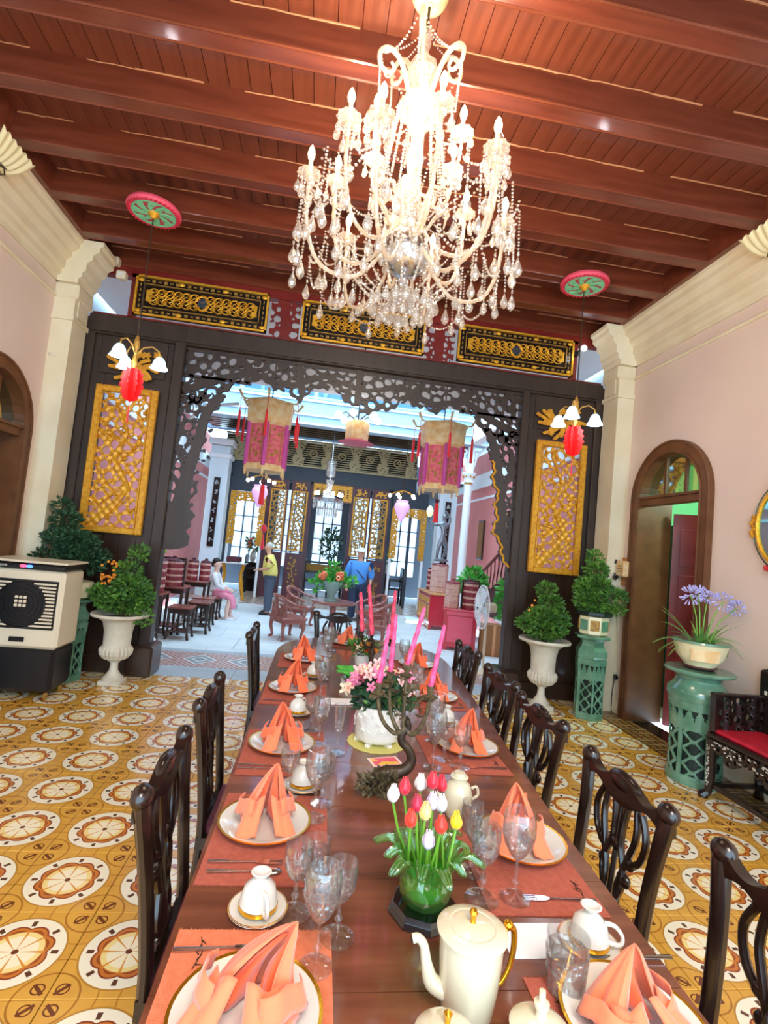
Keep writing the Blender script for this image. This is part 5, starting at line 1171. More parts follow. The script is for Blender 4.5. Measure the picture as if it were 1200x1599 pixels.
for i in range(34):
    a = R.uniform(0, TAU); L = R.uniform(.25, .42); up = R.uniform(.25, .75); w = R.uniform(.010, .021)
    def bl_(u, v, a=a, L=L, up=up, w=w):
        r = .04+L*u*(1-up*.55); z = L*up*1.3*u-(1-up)*.35*u*u; s_ = (v-.5)*2*w*(1-u*.9)
        x = r*cos(a)-s_*sin(a); return (min(x, .3), r*sin(a)+s_*cos(a), z)
    M().sheet(bl_, 7, 2).build('blade', 'blade_green', q, solid=.002)
for dx, dy, z, r in ((-.11, 0, .40, .085), (-.02, .03, .42, .07), (.18, .0, .37, .085), (.25, -.06, .33, .07), (.09, .06, .39, .06)):
    M().tube([(dx*.2, dy*.2, 0), (dx*.5, dy*.5, z*.6), (dx, dy, z)], .005, 5).build('flower_stalk', 'stem_green', q)
    m = M()
    for i in range(46):
        d = Vector((R.gauss(0, 1), R.gauss(0, 1), R.gauss(0, 1)+.3)).normalized(); c_ = Vector((dx, dy, z))
        e = c_+d*r; o_ = d.orthogonal().normalized()*.007; o2 = d.cross(o_).normalized()*.007
        m.add([c_+d*r*.4, e+o_, e+o2, e-o_, e-o2], [(0, 1, 2), (0, 2, 3), (0, 3, 4), (0, 4, 1), (1, 2, 3, 4)])
    m.build('flower_head', 'agapanthus', q, kind='stuff')
# ---------------------------------------------------------------- air cooler
ac = thing('air_cooler', 'black and cream evaporative air cooler against the left wall', 'air cooler', (-2.46, 4.98, 0), .0)
M().box(0, 0, .07+.19, .62, .36, .38, bev=.03).build('lower_tank', 'plastic_black', ac); M().box(0, 0, .78, .64, .38, .68, bev=.025).build('housing', 'plastic_cream', ac)
M().box(0, -.195, .82, .56, .015, .42, bev=.005).build('grille_back', 'plastic_black', ac); M().box(0, -.005, 1.145, .66, .40, .055, bev=.015).build('control_panel', 'plastic_black', ac)
M().box(0, -.01, 1.185, .68, .42, .02, bev=.008).build('lid', 'plastic_cream', ac)
sl = None
for i in range(13):
    z = .64+.03*i
    for s in (-1, 1):
        hw = math.sqrt(max(0, .2**2-(z-.82)**2)) if abs(z-.82) < .2 else 0; w = .27-hw
        if w > .02: M().box(s*(hw+w/2), -.205, z, w, .02, .016, bev=.004).build('louvre', 'plastic_cream', ac)
for i in range(5):
    for s in (-1, 1): M().box(s*(.14+.03*i), -.203, .82, .006, .01, .38).build('louvre_rib', 'plastic_black', ac)
M().tube([(.2*cos(a), -.207, .82+.2*sin(a)) for a in [q*TAU/32 for q in range(32)]], .008, 6, closed=True).build('grille_ring', 'plastic_black', ac)
for k in range(5): M().tube([((.03+.035*k)*cos(a), -.21, .82+(.03+.035*k)*sin(a)) for a in [q*TAU/24 for q in range(24)]], .003, 4, closed=True).build('grille_wire', 'plastic_black', ac)
for i in range(3):
    for j in range(3): M().box(-.035+.035*i, -.215, .81+.035*j, .026, .01, .024, bev=.003).build('hub_window', 'plastic_cream', ac)
M().box(0, -.198, .52, .12, .012, .04, bev=.003).build('drain_label', 'plastic_black', ac)
for x, c_ in ((-.02, '#FF4060'), (.03, '#4070FF')): M().sph((x, -.206, 1.145), (.03, .008, .014), 8, 5).build('indicator_light', mat('led_'+c_[1:], c_, .3, emit=3), ac)
cu = bpy.data.curves.new('badge', 'FONT'); cu.body = 'Pensonic'; cu.size = .032; cu.extrude = .001; to = bpy.data.objects.new('badge_lettering', cu); COL.objects.link(to)
to.rotation_euler = (pi/2, 0, 0); to.location = (-.26, -.2075, 1.135)
bpy.context.view_layer.update(); nm_ = bpy.data.meshes.new_from_object(to.evaluated_get(bpy.context.evaluated_depsgraph_get())); nm_.materials.clear(); nm_.materials.append(MATS['china'])
bpy.data.objects.remove(to); to = bpy.data.objects.new('badge_lettering', nm_); COL.objects.link(to); to.parent = ac; to.rotation_euler = (pi/2, 0, 0); to.location = (-.26, -.2075, 1.135)
for x in (-.26, .26):
    for y in (-.13, .13): w_ = M().sph((x, y, .035), (.02, .035, .035), 8, 6).build('castor', 'old_gold', ac)
# ---------------------------------------------------------------- bench, mirror, telephone on the right wall
b = thing('carved_bench', 'dark mother-of-pearl inlaid bench with a red cushioned seat at the right wall', 'bench', (3.23, 2.80, 0))
hw, hd = .72, .22   # length along y, depth along x
M().box(0, 0, .455, 2*hd+.02, 2*hw, .04, bev=.01).build('seat_frame', 'chair_wood', b); M().box(-.0, 0, .485, 2*hd-.05, 2*hw-.06, .03, bev=.012).build('cushion', 'red_seat', b)
GX, GZ = grid(-hw+.03, hw-.03, .29, .435, .008); ap = raster(~(holes(GX, GZ, 150, .012, .026, 5)) & (GZ > .33+.03*np.sin(GX*22)), -hw+.03, .29, .008, .02, 1).build('carved_apron', 'chair_wood', b); ap.rotation_euler.z = pi/2; ap.location.x = -hd+.0
m = M(); R = random.Random(3)
for i in range(110): y = R.uniform(-hw+.04, hw-.04); m.box(-hd-.012, y, R.uniform(.36, .43), .004, R.uniform(.008, .022), .007)
for i in range(60): m.box(-hd-.012, R.choice((-1, 1))*(hw-.03)+R.uniform(-.012, .012), R.uniform(.08, .4), .004, .009, .012)
m.build('shell_inlay', mat('pearl', '#D8D2C4', .25, coat=.5), b, kind='stuff')
for x in (-1, 1):
    for y in (-1, 1): M().tube([(x*(hd-.02), y*(hw-.03), .43), (x*(hd-.02), y*(hw-.03), .12), (x*(hd-.01), y*(hw-.02), .05), (x*(hd+.01), y*(hw-.0), .02), (x*(hd+.01), y*(hw), 0)], [.038, .03, .028, .038, .036], 8).build('leg', 'chair_wood', b)
for y in (-1, 1): M().box(0, y*(hw-.03), .1, 2*hd-.06, .03, .03).build('stretcher', 'chair_wood', b)
M().box(-hd+.03, 0, .1, .03, 2*hw-.08, .03).build('stretcher', 'chair_wood', b); M().box(hd-.03, 0, .1, .03, 2*hw-.08, .03).build('stretcher', 'chair_wood', b)
GX, GZ = grid(-.21, .21, .48, .74, .008)
for y in (-1, 1):
    M().box(0, y*(hw-.025), .75, 2*hd, .045, .03, bev=.008).build('arm_rail', 'chair_wood', b)
    raster(~holes(GX, GZ, 60, .012, .03, 9) & (GX > -.2), -.21, .48, .008, .03, 1, .006*np.sin(GX*60)).build('carved_arm', 'chair_wood', b, loc=(0, y*(hw-.025), 0))
    M().box(-hd+.03, y*(hw-.025), .61, .05, .05, .27, bev=.01).build('arm_post', 'chair_wood', b)
GX, GZ = grid(-hw, hw, .48, 1.12, .01); bk = raster((~holes(GX, GZ, 330, .014, .035, 6) | (np.abs(GX) > hw-.05) | (GZ > 1.02-.2*GX*GX)) & (GZ < 1.1-.3*GX*GX), -hw, .48, .01, .03, 1).build('carved_back', 'chair_wood', b); bk.rotation_euler.z = pi/2; bk.location.x = hd-.005
m = M()
for i in range(60): m.box(hd-.025, R.uniform(-hw+.02, hw-.02), R.uniform(.6, 1.0), .004, R.uniform(.01, .025), R.uniform(.01, .03))
m.build('back_inlay', 'pearl', b, kind='stuff')
mr = thing('oval_mirror', 'oval gilt-framed mirror with coloured glass on the right wall', 'mirror', (3.475, 3.40, 2.05))
el = lambda ry, rz, x, n=48: [(x, ry*cos(k*TAU/n), rz*sin(k*TAU/n)) for k in range(n)]
mat('mirror_glass', '#8FC0BE', .04, 1)
M().prism([(p[1], p[2]) for p in el(.235, .30, 0)], -.0, .012, 'x').build('glass', 'mirror_glass', mr, loc=(-.012, 0, 0)); M().tube(el(.245, .31, -.015), .016, 8, closed=True).build('frame', 'gold', mr, smooth=True); M().tube(el(.29, .35, -.005), .005, 6, closed=True).build('outer_band', 'mirror_glass', mr)
for s in (-1, 1):
    m = M()
    for q in range(7): m.sph((-.015, s*(.285+.012*sin(q*2)), -.075+.025*q), (.014, .024, .018), 6, 5)
    m.build('side_ornament', 'gold_paint', mr)
m = M()
for q in range(13): m.sph((-.02, -.12+.02*q, .34+.05*cos((q-6)*.26)+.012*(q % 2)), (.016, .022, .03), 6, 5)
m.build('crest', 'old_gold', mr)
m = M()
for q in range(11): m.sph((-.02, -.14+.028*q, -.325-.03*cos((q-5)*.3)), (.016, .024, .024), 6, 5)
m.build('red_lower_ornament', 'lacq_red', mr)
ph = thing('wall_telephone', 'old wooden wall telephone beside the right doorway', 'telephone', (3.49, 5.36, 1.58))
M().box(-.0, 0, 0, .03, .2, .32, bev=.01).build('backboard', mat('oak', '#B5713A', .4), ph); M().box(-.05, 0, .03, .09, .15, .18, bev=.01).build('box', 'lantern_wood', ph)
for i in range(3):
    for j in range(3): M().sph((-.097, .03-.03*i, .06-.03*j), .006, 6, 4).build('push_button', 'plastic_black', ph)
M().tube([(-.07, .1, .12), (-.1, .115, .08), (-.1, .115, -.02), (-.07, .1, -.07)], [.024, .014, .014, .026], 8).build('handset', 'plastic_black', ph)
M().tube([(-.1, .02, -.06), (-.14, .02, -.08)], [.018, .03], 10).build('mouthpiece', 'plastic_black', ph)
M().tube([(-.07, .1, -.1), (-.05, .09, -.4), (-.03, .05, -.7), (-.02, .02, -1.1), (-.02, .06, -1.45), (-.05, .0, -1.56)], .004, 5).build('cord', 'plastic_cream', ph)
so = thing('wall_socket', 'power socket with a plug low beside the right doorway', 'socket', (3.497, 5.42, .40)); M().box(-.01, 0, 0, .015, .09, .09, bev=.004).build('face_plate', 'china', so); M().box(-.035, -.01, 0, .035, .05, .05, bev=.006).build('plug', 'plastic_black', so); M().tube([(-.05, -.01, -.02), (-.06, 0, -.2), (-.04, .03, -.36), (-.1, -.08, -.39)], .005, 5).build('cable', 'plastic_black', so)
# ---------------------------------------------------------------- dining table
TZ = .77
def txl(y): return -.215
def txr(y): return float(np.interp(y, [.3, .95, 1.6, 2.5, 3.6, 4.2], [.80, .83, .865, .965, 1.06, 1.1]))
def outline(y):
    a, b = txl(y), txr(y); c, w = (a+b)/2, (b-a)/2
    if y > 3.75: w *= max(0, 1-((y-3.75)/.85)**2.6)**.5
    return c-w, c+w
tb = thing('dining_table', 'long dark polished wooden dining table with a rounded far end, laid for dinner', 'table', (.35, 2.4, 0))
def top_slab(y0, y1, ins, z0, z1, name, mt, steps=8):
    ys = [y0+(y1-y0)*i/steps for i in range(steps+1)]; L = [outline(y) for y in ys]
    poly = [(l[0]+ins-.35, y-2.4) for l, y in zip(L, ys)]+[(l[1]-ins-.35, y-2.4) for l, y in zip(L[::-1], ys[::-1])]
    return M().prism(poly, z0, z1, 'z').build(name, mt, tb)
X_ = mat('table_top', '#7E4A34', .2, var='#613524', vs=3.5, stretch=(.6, 5, 1), coat=.55, bump=.03, bs=14)
ys = [.42, .68, 1.006, 1.333, 1.685, 2.011, 2.333, 2.60, 2.863, 3.19, 3.52, 3.85, 4.18, 4.50, 4.592]
for a, b in zip(ys[:-1], ys[1:]): top_slab(a+.0012, b-.0012, 0, TZ-.028, TZ, 'plank', 'table_top', 8 if b > 3.8 else 2)
top_slab(.43, 4.55, .012, TZ-.045, TZ-.0285, 'edge_moulding', 'chair_wood', 40)
top_slab(.55, 4.35, .1, TZ-.15, TZ-.045, 'apron', 'table_top', 30)
for x, y in ((.14, .65), (.52, .65), (.14, 2.3), (.53, 2.35), (.2, 4.0), (.58, 4.0)):
    x -= .35; y -= 2.4; q = 1 if x > 0 else -1
    M().tube([(x, y, .64), (x+q*.03, y, .5), (x, y, .3), (x-q*.02, y, .12), (x+q*.02, y, .03), (x+q*.03, y, 0)], [.055, .05, .032, .022, .034, .038], 10).build('leg', 'chair_wood', tb, smooth=True)
# ---------------------------------------------------------------- dining chairs
def crest(w, h0, amp=.03):
    up = []; lo = []
    for i in range(33):
        u = -1+i/16; x = u*w
        up.append((x, h0+amp*.9*math.exp(-(u*3.2)**2)+amp*.75*math.exp(-((abs(u)-.93)*6)**2)-.012*math.exp(-((abs(u)-.55)*5)**2)))
        lo.append((x, h0-.052-.012*math.exp(-(u*3)**2)+.024*math.exp(-((abs(u)-.62)*4)**2)))
    return up+lo[::-1]
def dining_chair(label, x, y, rz, group='carved dining chairs round the table'):
    t = thing('dining_chair', label, 'chair', (x, y, 0), rz, group); W_ = .205; H = .925
    M().prism([(-.2, -.2), (.2, -.2), (.245, .21), (-.245, .21)], .40, .445, 'z').build('seat_rail', 'chair_wood', t); M().prism([(-.17, -.17), (.17, -.17), (.215, .19), (-.215, .19)], .445, .47, 'z').build('seat', 'maroon', t)
    for s in (-1, 1):
        M().tube([(s*.22, .185, .41), (s*.235, .2, .33), (s*.215, .18, .15), (s*.22, .19, .04), (s*.235, .205, 0)], [.034, .038, .022, .026, .036], 8, cr=3).build('front_leg', 'chair_wood', t, smooth=True)
        M().tube([(s*.19, -.24, 0), (s*.185, -.2, .2), (s*.18, -.185, .44), (s*.178, -.20, .62), (s*.188, -.22, .78), (s*W_, -.235, .90), (s*(W_+.004), -.24, .935)], [.02, .021, .023, .0235, .024, .027, .026], 10, flat=.8, up=(0, 1, 0), cr=3).build('back_post', 'chair_wood', t, smooth=True)
    m = M().prism(crest(W_+.015, H), -.256, -.222)
    for s in (-1, 1): m.sph((s*W_, -.24, H+.008), (.036, .028, .032), 12, 8)
    m.sph((0, -.24, H), (.085, .023, .035), 12, 8)
    k = m.build('crest_rail', 'chair_wood', t, smooth=True)
    b = M(); yb = lambda z: -.195-.045*(z-.45)/.45
    for s in (-1, 1):
        for pts in ([(.02, .46), (.055, .52), (.03, .62), (.06, .72), (.085, .80), (.075, .88)], [(.012, .46), (.02, .56), (.055, .66), (.02, .76), (.035, .88)], [(.05, .70), (.11, .74), (.13, .81), (.10, .875)]):
            b.tube([(s*a, yb(z), z) for a, z in pts], [.0115]*len(pts), 7, flat=.9, cr=4)
        b.sph((s*.058, yb(.66)-.004, .66), (.024, .014, .022), 8, 5); b.sph((s*.075, yb(.72), .715), (.018, .013, .018), 8, 5)
    b.tube([(0, yb(.46), .46), (0, yb(.88), .88)], .009, 6); b.box(0, -.2, .475, .14, .03, .035, bev=.006); b.sph((0, yb(.72), .74), (.028, .014, .02), 8, 5)
    b.build('pierced_splat', 'chair_wood', t, smooth=True)
    M().tube([(-.2, 0, .16), (.2, 0, .16)], .013, 6).build('stretcher', 'chair_wood', t)
    for s in (-1, 1): M().tube([(s*.2, -.2, .16), (s*.215, .19, .16)], .013, 6).build('stretcher', 'chair_wood', t)
    return t
c0 = dining_chair('dark carved dining chair nearest the camera on the right, mostly out of frame', .845, 0.99, pi/2)
GR = 'carved dining chairs round the table'
for lab, x, y, rz in (('second dark carved dining chair on the right, opposite the plate with the tall napkin', .82, 1.57, pi/2),
    ('third dark carved dining chair on the right side of the table', .845, 2.245, pi/2+.03), ('fourth dark carved dining chair on the right side of the table', .875, 2.83, pi/2+.03),
    ('fifth and farthest dark carved dining chair on the right side', .91, 3.58, pi/2+.05),
    ('nearest dark carved dining chair on the left side of the table', -.125, 1.575, -pi/2), ('middle dark carved dining chair on the left side of the table', -.14, 2.27, -pi/2),
    ('farthest dark carved dining chair on the left side of the table', -.14, 3.72, -pi/2), ('dark carved dining chair at the rounded far head of the table', .27, 4.53, pi)):
    dup(c0, (x, y, 0), rz, lab, GR)
# ---------------------------------------------------------------- place settings
T = TZ+.0005
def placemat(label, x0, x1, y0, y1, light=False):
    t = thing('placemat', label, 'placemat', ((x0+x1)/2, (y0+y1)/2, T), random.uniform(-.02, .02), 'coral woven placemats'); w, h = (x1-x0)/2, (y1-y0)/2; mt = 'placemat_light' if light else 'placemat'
    M().box(0, 0, .0012, 2*w, 2*h, .0024).build('cloth', mt, t); m = M(); R = random.Random(int(x0*100+y0*1000))
    for i in range(110):
        for s in (-1, 1):
            x = -w+2*w*i/109; m.add([(x-.0012, s*h, .001), (x+.0012, s*h, .001), (x+R.uniform(-.003, .003), s*(h+R.uniform(.004, .010)), .001)], [(0, 1, 2)])
    m.build('fringe', mt, t, kind='stuff')
    m = M()   # dark bamboo-spray embroidery in two corners
    for cx, cy in ((-w+.05, h-.06), (w-.04, -h+.09)):
        m.tube([(cx, cy-.04, .003), (cx+.01, cy, .003), (cx, cy+.04, .003)], .0012, 4)
        for q in range(6): a = q*1.1; m.tube([(cx+.004, cy-.03+.012*q, .003), (cx+.004+.014*cos(a), cy-.03+.012*q+.014*sin(a), .003)], [.0018, .0006], 4)
    m.build('embroidery', 'bronze', t, kind='stuff'); return t
def plate0(label, x, y, r=.132):
    t = thing('dinner_plate', label, 'plate', (x, y, T+.003), 0, 'gilt-rimmed white dinner plates')
    M().lathe([(0, 0), (.6*r, 0), (.66*r, .004), (.97*r, .018), (.975*r, .021), (.94*r, .0205), (.68*r, .009), (.62*r, .006), (0, .006)], 48).build('dish', 'china', t, smooth=True)
    M().lathe([(.955*r, .0185), (r, .0195), (r*1.005, .022), (.955*r, .0215)], 48, ring=True).build('gilt_rim', 'gilt', t, smooth=True); return t
def napkin0(label, x, y, rz, h, seed, light=False):
    t = thing('folded_napkin', label, 'napkin', (x, y, T+.0115), rz, 'folded orange napkins'); R = random.Random(seed); mt = 'napkin_light' if light else 'napkin'
    def peak(u, v):   # tall hood, open towards the diner, with pressed folds
        a = -2.35+4.7*u; k = (1-v)**.8; r = (.050+.007*sin(a*5+seed)+.004*sin(a*11))*k+.0015
        return (r*sin(a)*1.1+(.048 if seed == 0 else .018)*v*v*(1 if seed % 2 or seed == 0 else -.5), .012+r*cos(a)*.8-.012*k*(abs(u-.5)*2)**3, .006+h*v*(1-.16*abs(u-.5)*(1-v)))
    M().sheet(peak, 34, 12).build('peak', mt, t, smooth=True, solid=.0016)
    for s in (-1, 1):
        def lapel(u, v, s=s):   # inner folds standing inside the hood
            x_ = s*(.004+.034*u*(1-v*.85)); return (x_+(.04 if seed == 0 else .012)*v*v, .022-.03*u*(1-v)+.010*sin(u*8+v*3+seed)*(1-v), .006+h*.8*v+.0*u)
        M().sheet(lapel, 10, 8).build('inner_fold', 'napkin', t, smooth=True, solid=.0016)
        def wing(u, v, s=s):    # front flaps splayed on the plate like two legs
            x_ = s*(.006+.016*v+u*(.036+.010*v)); y_ = -.022-.052*v+.020*u*(1-v)-.010*sin(u*pi)*(1-.5*v)
            return (x_, y_, (h*.50*(1-.25*u))*(1-v)**1.1+.004+.010*abs(sin(u*pi*1.5+seed*.7))*(1-v*.5))
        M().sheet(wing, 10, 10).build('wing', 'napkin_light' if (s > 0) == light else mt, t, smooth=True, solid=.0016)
        def cuff(u, v, s=s):    # turned-down cuff round the middle
            a = s*(.5+1.5*u); r = .055+.010*v+.004*sin(u*9+seed); return (r*sin(a)*1.05, .005-r*cos(a)*.85, h*(.50-.26*v)+.008*sin(u*5+seed))
        M().sheet(cuff, 10, 4).build('cuff', mt, t, smooth=True, solid=.0016)
    t.scale = (1.45, 1.3, 1.05) if seed in (0, 5) else (1.22, 1.15, 1)
    return t
def cutlery(kind, label, x, y, rz, group='silver cutlery'):
    t = thing(kind, label, kind, (x, y, T+.0065), rz, group)   # lies along +x, handle at -x
    M().tube([(-.10, 0, 0), (-.07, 0, 0), (-.02, 0, 0), (.02, 0, .001)], [.0065, .0058, .0034, .003], 8, flat=.5, up=(0, 0, 1)).build('handle', 'silver', t, smooth=True)
    if kind == 'fork':
        M().prism([(.02, -.003), (.035, -.009), (.055, -.010), (.055, .010), (.035, .009), (.02, .003)], -.001, .001, 'z').build('neck', 'silver', t)
        for q in range(4): M().box(.07, -.0085+.0057*q, .0, .034, .0028, .002).build('tine', 'silver', t)
    elif kind == 'knife': M().prism([(.02, -.004), (.09, -.008), (.105, -.002), (.108, .006), (.02, .005)], -.0008, .0008, 'z').build('blade', 'silver', t)
    else: M().sph((.055, 0, .0), (.028, .018, .004), 14, 6).build('bowl', 'silver', t, smooth=True)
    return t
def cup0(label, x, y, handle=0):
    t = thing('saucer_and_cup', label, 'cup', (x, y, T), handle, 'upturned white cups on gilt-rimmed saucers')
    t.name = 'saucer'; t['category'] = 'saucer'; t['group'] = 'gilt-rimmed saucers under the cups'; r = .066
    M().lathe([(0, 0), (.6*r, 0), (.65*r, .002), (r, .010), (.98*r, .0125), (.6*r, .005), (0, .004)], 36).build('dish', 'china', t, smooth=True); M().lathe([(.95*r, .0095), (r*1.01, .0115), (r*.95, .013)], 36, ring=True).build('gilt_rim', 'gilt', t)
    c = thing('upturned_cup', label.replace('saucer under', '').replace('gilt-rimmed', '').strip(), 'cup', (x, y, T+.0115), handle, 'white cups turned upside down on their saucers')
    M().lathe([(.038, 0), (.0425, .001), (.041, .02), (.034, .045), (.019, .058), (.014, .062), (.019, .072), (.023, .075), (.019, .076), (.013, .071), (0, .070)], 32).build('bowl', 'china', c, smooth=True)
    M().lathe([(.0425, .0), (.0437, .002), (.043, .009), (.0415, .010)], 32, ring=True).build('gilt_band', 'gilt', c); M().tube([(.040, 0, .012), (.062, 0, .016), (.066, 0, .034), (.05, 0, .05), (.030, 0, .048)], [.005, .0045, .004, .0045, .005], 8, cr=4).build('handle', 'china', c, smooth=True); return t, c
def glass(kind, label, x, y, s=1.0, tilt=0):
    t = thing(kind, label, 'glass', (x, y, T+.0025), random.uniform(0, 6), 'crystal glasses on the table')
    if kind == 'tumbler':
        M().lathe([(0, 0), (.029*s, 0), (.031*s, .004), (.037*s, .095*s), (.035*s, .095*s), (.030*s, .014*s), (0, .012*s)], 28).build('body', 'glass', t, smooth=True)
        M().lathe([(.0305*s, .004), (.0362*s, .07*s), (.0372*s, .071*s), (.0315*s, .003)], 28, fl=14, amp=.02).build('cut_facets', 'cut_glass', t)
        return t
    P = {'goblet': ((.033, .062), [(.004, 0), (.016, .012), (.030, .035), (.037, .062), (.037, .085), (.032, .108)], .082), 'wine_glass': ((.030, .052), [(.004, 0), (.016, .010), (.027, .03), (.030, .052), (.029, .075)], .065), 'flute': ((.026, .05), [(.004, 0), (.012, .015), (.018, .05), (.021, .09), (.022, .115)], .07)}[kind]
    hs = P[2]; M().lathe([(0, 0), (.032, 0), (.034, .0025), (.014, .006), (.005, .014), (.0045, .028), (.0085, .036), (.0045, .044), (.004, hs)], 24).build('stem_and_foot', 'glass', t, smooth=True)
    pr = [(a, b+hs) for a, b in P[1]]
    M().lathe([(0, hs)]+pr+[(a-.0016, b) for a, b in pr[::-1]]+[(0, hs+.004)], 28).build('bowl', 'glass', t, smooth=True)
    k = len(pr); M().lathe([(a*1.012+.0003, b) for a, b in pr[:max(3, k-2)]], 28, fl=14, amp=.03).build('cut_facets', 'cut_glass', t)
    t.scale = (s, s, s); return t
ords = ['nearest the camera', 'second from the camera', 'third from the camera', 'fourth from the camera', 'farthest from the camera']
Ls = [(-.038, .945, .73, 1.157), (-.067, 1.555, 1.30, 1.737), (-.057, 2.13, 1.873, 2.30), (-.052, 2.905, 2.645, 3.05), (-.01, 3.62, 3.40, 3.80)]
Rs = [(.665, .915, .66, 1.03), (.685, 1.49, 1.204, 1.62), (.735, 2.19, 1.95, 2.32), (.755, 2.90, 2.71, 3.08), (.80, 3.66, 3.44, 3.82)]
p0 = None; naps = {}
for side, rows in (('left', Ls), ('right', Rs)):
    for i, (x, y, a, b) in enumerate(rows):
        if side == 'left': m0, m1 = -.203+(.03 if i > 3 else 0), .115+(.02 if i > 2 else 0)
        else: m0, m1 = (.50, .80) if i < 2 else ((.53, .85) if i == 2 else (.60, .92))
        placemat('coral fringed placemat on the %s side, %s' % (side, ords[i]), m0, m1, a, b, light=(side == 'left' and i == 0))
        lab = 'white gilt-rimmed dinner plate on the %s side, %s' % (side, ords[i])
        if p0 is None: p0 = plate0(lab, x, y)
        else: dup(p0, (x, y, T+.003), 0, lab)
        napkin0('orange napkin folded to a peak on the %s plate %s' % (side, ords[i]), x+(.0 if side == 'left' else -.01), y-.0, (-.35 if i == 0 else .12)*(1 if side == 'left' else -1), .155 if i > 0 else (.15 if side == 'left' else .112), i+(5 if side == 'right' else 0), i < 2)
dup(p0, (.33, 4.28, T+.003), 0, 'white gilt-rimmed dinner plate at the far head of the table'); placemat('coral fringed placemat at the far head of the table', .16, .50, 4.15, 4.42).location.z = T-.0002
napkin0('yellow-orange napkin at the far head of the table', .33, 4.28, 0, .14, 3, True)
for k, l, x, y, rz in (('knife', 'silver knife above the nearest left plate', -.10, 1.105, .05), ('fork', 'silver fork below the second left plate', -.09, 1.382, 0), ('spoon', 'silver spoon below the second left plate, nearer the cup', -.085, 1.345, .02),
    ('fork', 'silver fork below the third left plate', -.10, 1.945, 0), ('knife', 'silver knife below the third left plate', -.10, 1.918, 0), ('knife', 'silver knife below the fourth left plate', -.09, 2.70, 0),
    ('fork', 'silver fork lying below the tall napkin plate on the right', .685, 1.255, pi-.05), ('fork', 'silver fork below the third right plate', .74, 2.0, pi), ('knife', 'silver knife below the fourth right plate', .78, 2.745, pi), ('knife', 'silver knife right of the nearest right plate', .76, 1.075, pi)):
    cutlery(k, l, x, y, rz)
for l, x, y, rz in (('gilt-rimmed saucer under an upturned cup between the two nearest left plates', -.047, 1.215, -1.2), ('gilt-rimmed saucer under an upturned cup between the second and third left plates', .035, 1.80, .6),
    ('gilt-rimmed saucer under an upturned cup between the third and fourth left plates', -.01, 2.53, 1), ('gilt-rimmed saucer under an upturned cup between the two nearest right plates', .69, 1.115, -.6), ('gilt-rimmed saucer under an upturned cup between the third and fourth right plates', .72, 2.50, 2),
    ('gilt-rimmed saucer under an upturned cup between the fourth and fifth left plates', .06, 3.22, 1)):
    s_, c_ = cup0(l, x, y, rz); c_['label'] = l.replace('gilt-rimmed saucer under an upturned cup', 'white upside-down cup')
for k, l, x, y, s in (('goblet', 'large cut goblet nearest the camera beside the nearest left napkin', .083, 1.06, 1.02), ('wine_glass', 'round wine glass just behind the nearest large goblet on the left', .128, 1.135, 1.12), ('wine_glass', 'narrow glass beside the nearest upturned cup on the left', .033, 1.205, 1.1), ('tumbler', 'cut-glass tumbler beside the second left plate', .077, 1.325, 1),
    ('goblet', 'tall goblet beyond the second left plate', .075, 1.60, 1.08), ('wine_glass', 'wine glass between the second and third left plates', -.012, 1.735, 1.1), ('wine_glass', 'wine glass just behind the tall goblet beyond the second left plate', .10, 1.69, 1.1),
    ('goblet', 'goblet beyond the third left plate', .09, 2.17, 1.0), ('flute', 'plain flute standing alone left of the white flower pot', .162, 2.09, 1.03), ('wine_glass', 'wine glass beside the third left napkin', .055, 2.32, 1.1), ('goblet', 'goblet beside the fourth left plate', .10, 2.78, 1.05), ('wine_glass', 'wine glass beyond the fourth left plate', .09, 3.02, 1.1), ('tumbler', 'cut-glass tumbler beyond the fourth left plate', .13, 3.15, 1), ('goblet', 'goblet beside the farthest left plate', .14, 3.52, 1.05), ('goblet', 'goblet beyond the farthest left plate', .16, 3.80, 1.1), ('wine_glass', 'wine glass near the far head plate', .2, 4.0, 1.1),
    ('tumbler', 'cut-glass tumbler near the lower edge, right of the teapot', .575, 1.0, 1.12), ('goblet', 'tall goblet in front of the tall right napkin', .575, 1.26, 1.12), ('wine_glass', 'stemmed glass left of the goblet by the tall right napkin', .488, 1.255, 1.25), ('wine_glass', 'smaller glass behind the tulip vase on the right', .50, 1.36, 1.1),
    ('tumbler', 'plain tumbler beside the cream jar behind the tulips', .555, 1.555, .9), ('goblet', 'goblet left of the third right plate', .535, 1.99, 1.15), ('wine_glass', 'wine glass second left of the third right plate', .60, 2.07, 1.15), ('wine_glass', 'wine glass nearest the third right napkin', .645, 2.0, 1.2), ('goblet', 'goblet beyond the third right plate', .60, 2.26, 1.1), ('goblet', 'goblet left of the fourth right plate', .62, 2.78, 1.05), ('wine_glass', 'wine glass beyond the fourth right plate', .64, 3.12, 1.1), ('goblet', 'goblet left of the farthest right plate', .68, 3.55, 1.05)):
    glass(k, l, x, y, s)
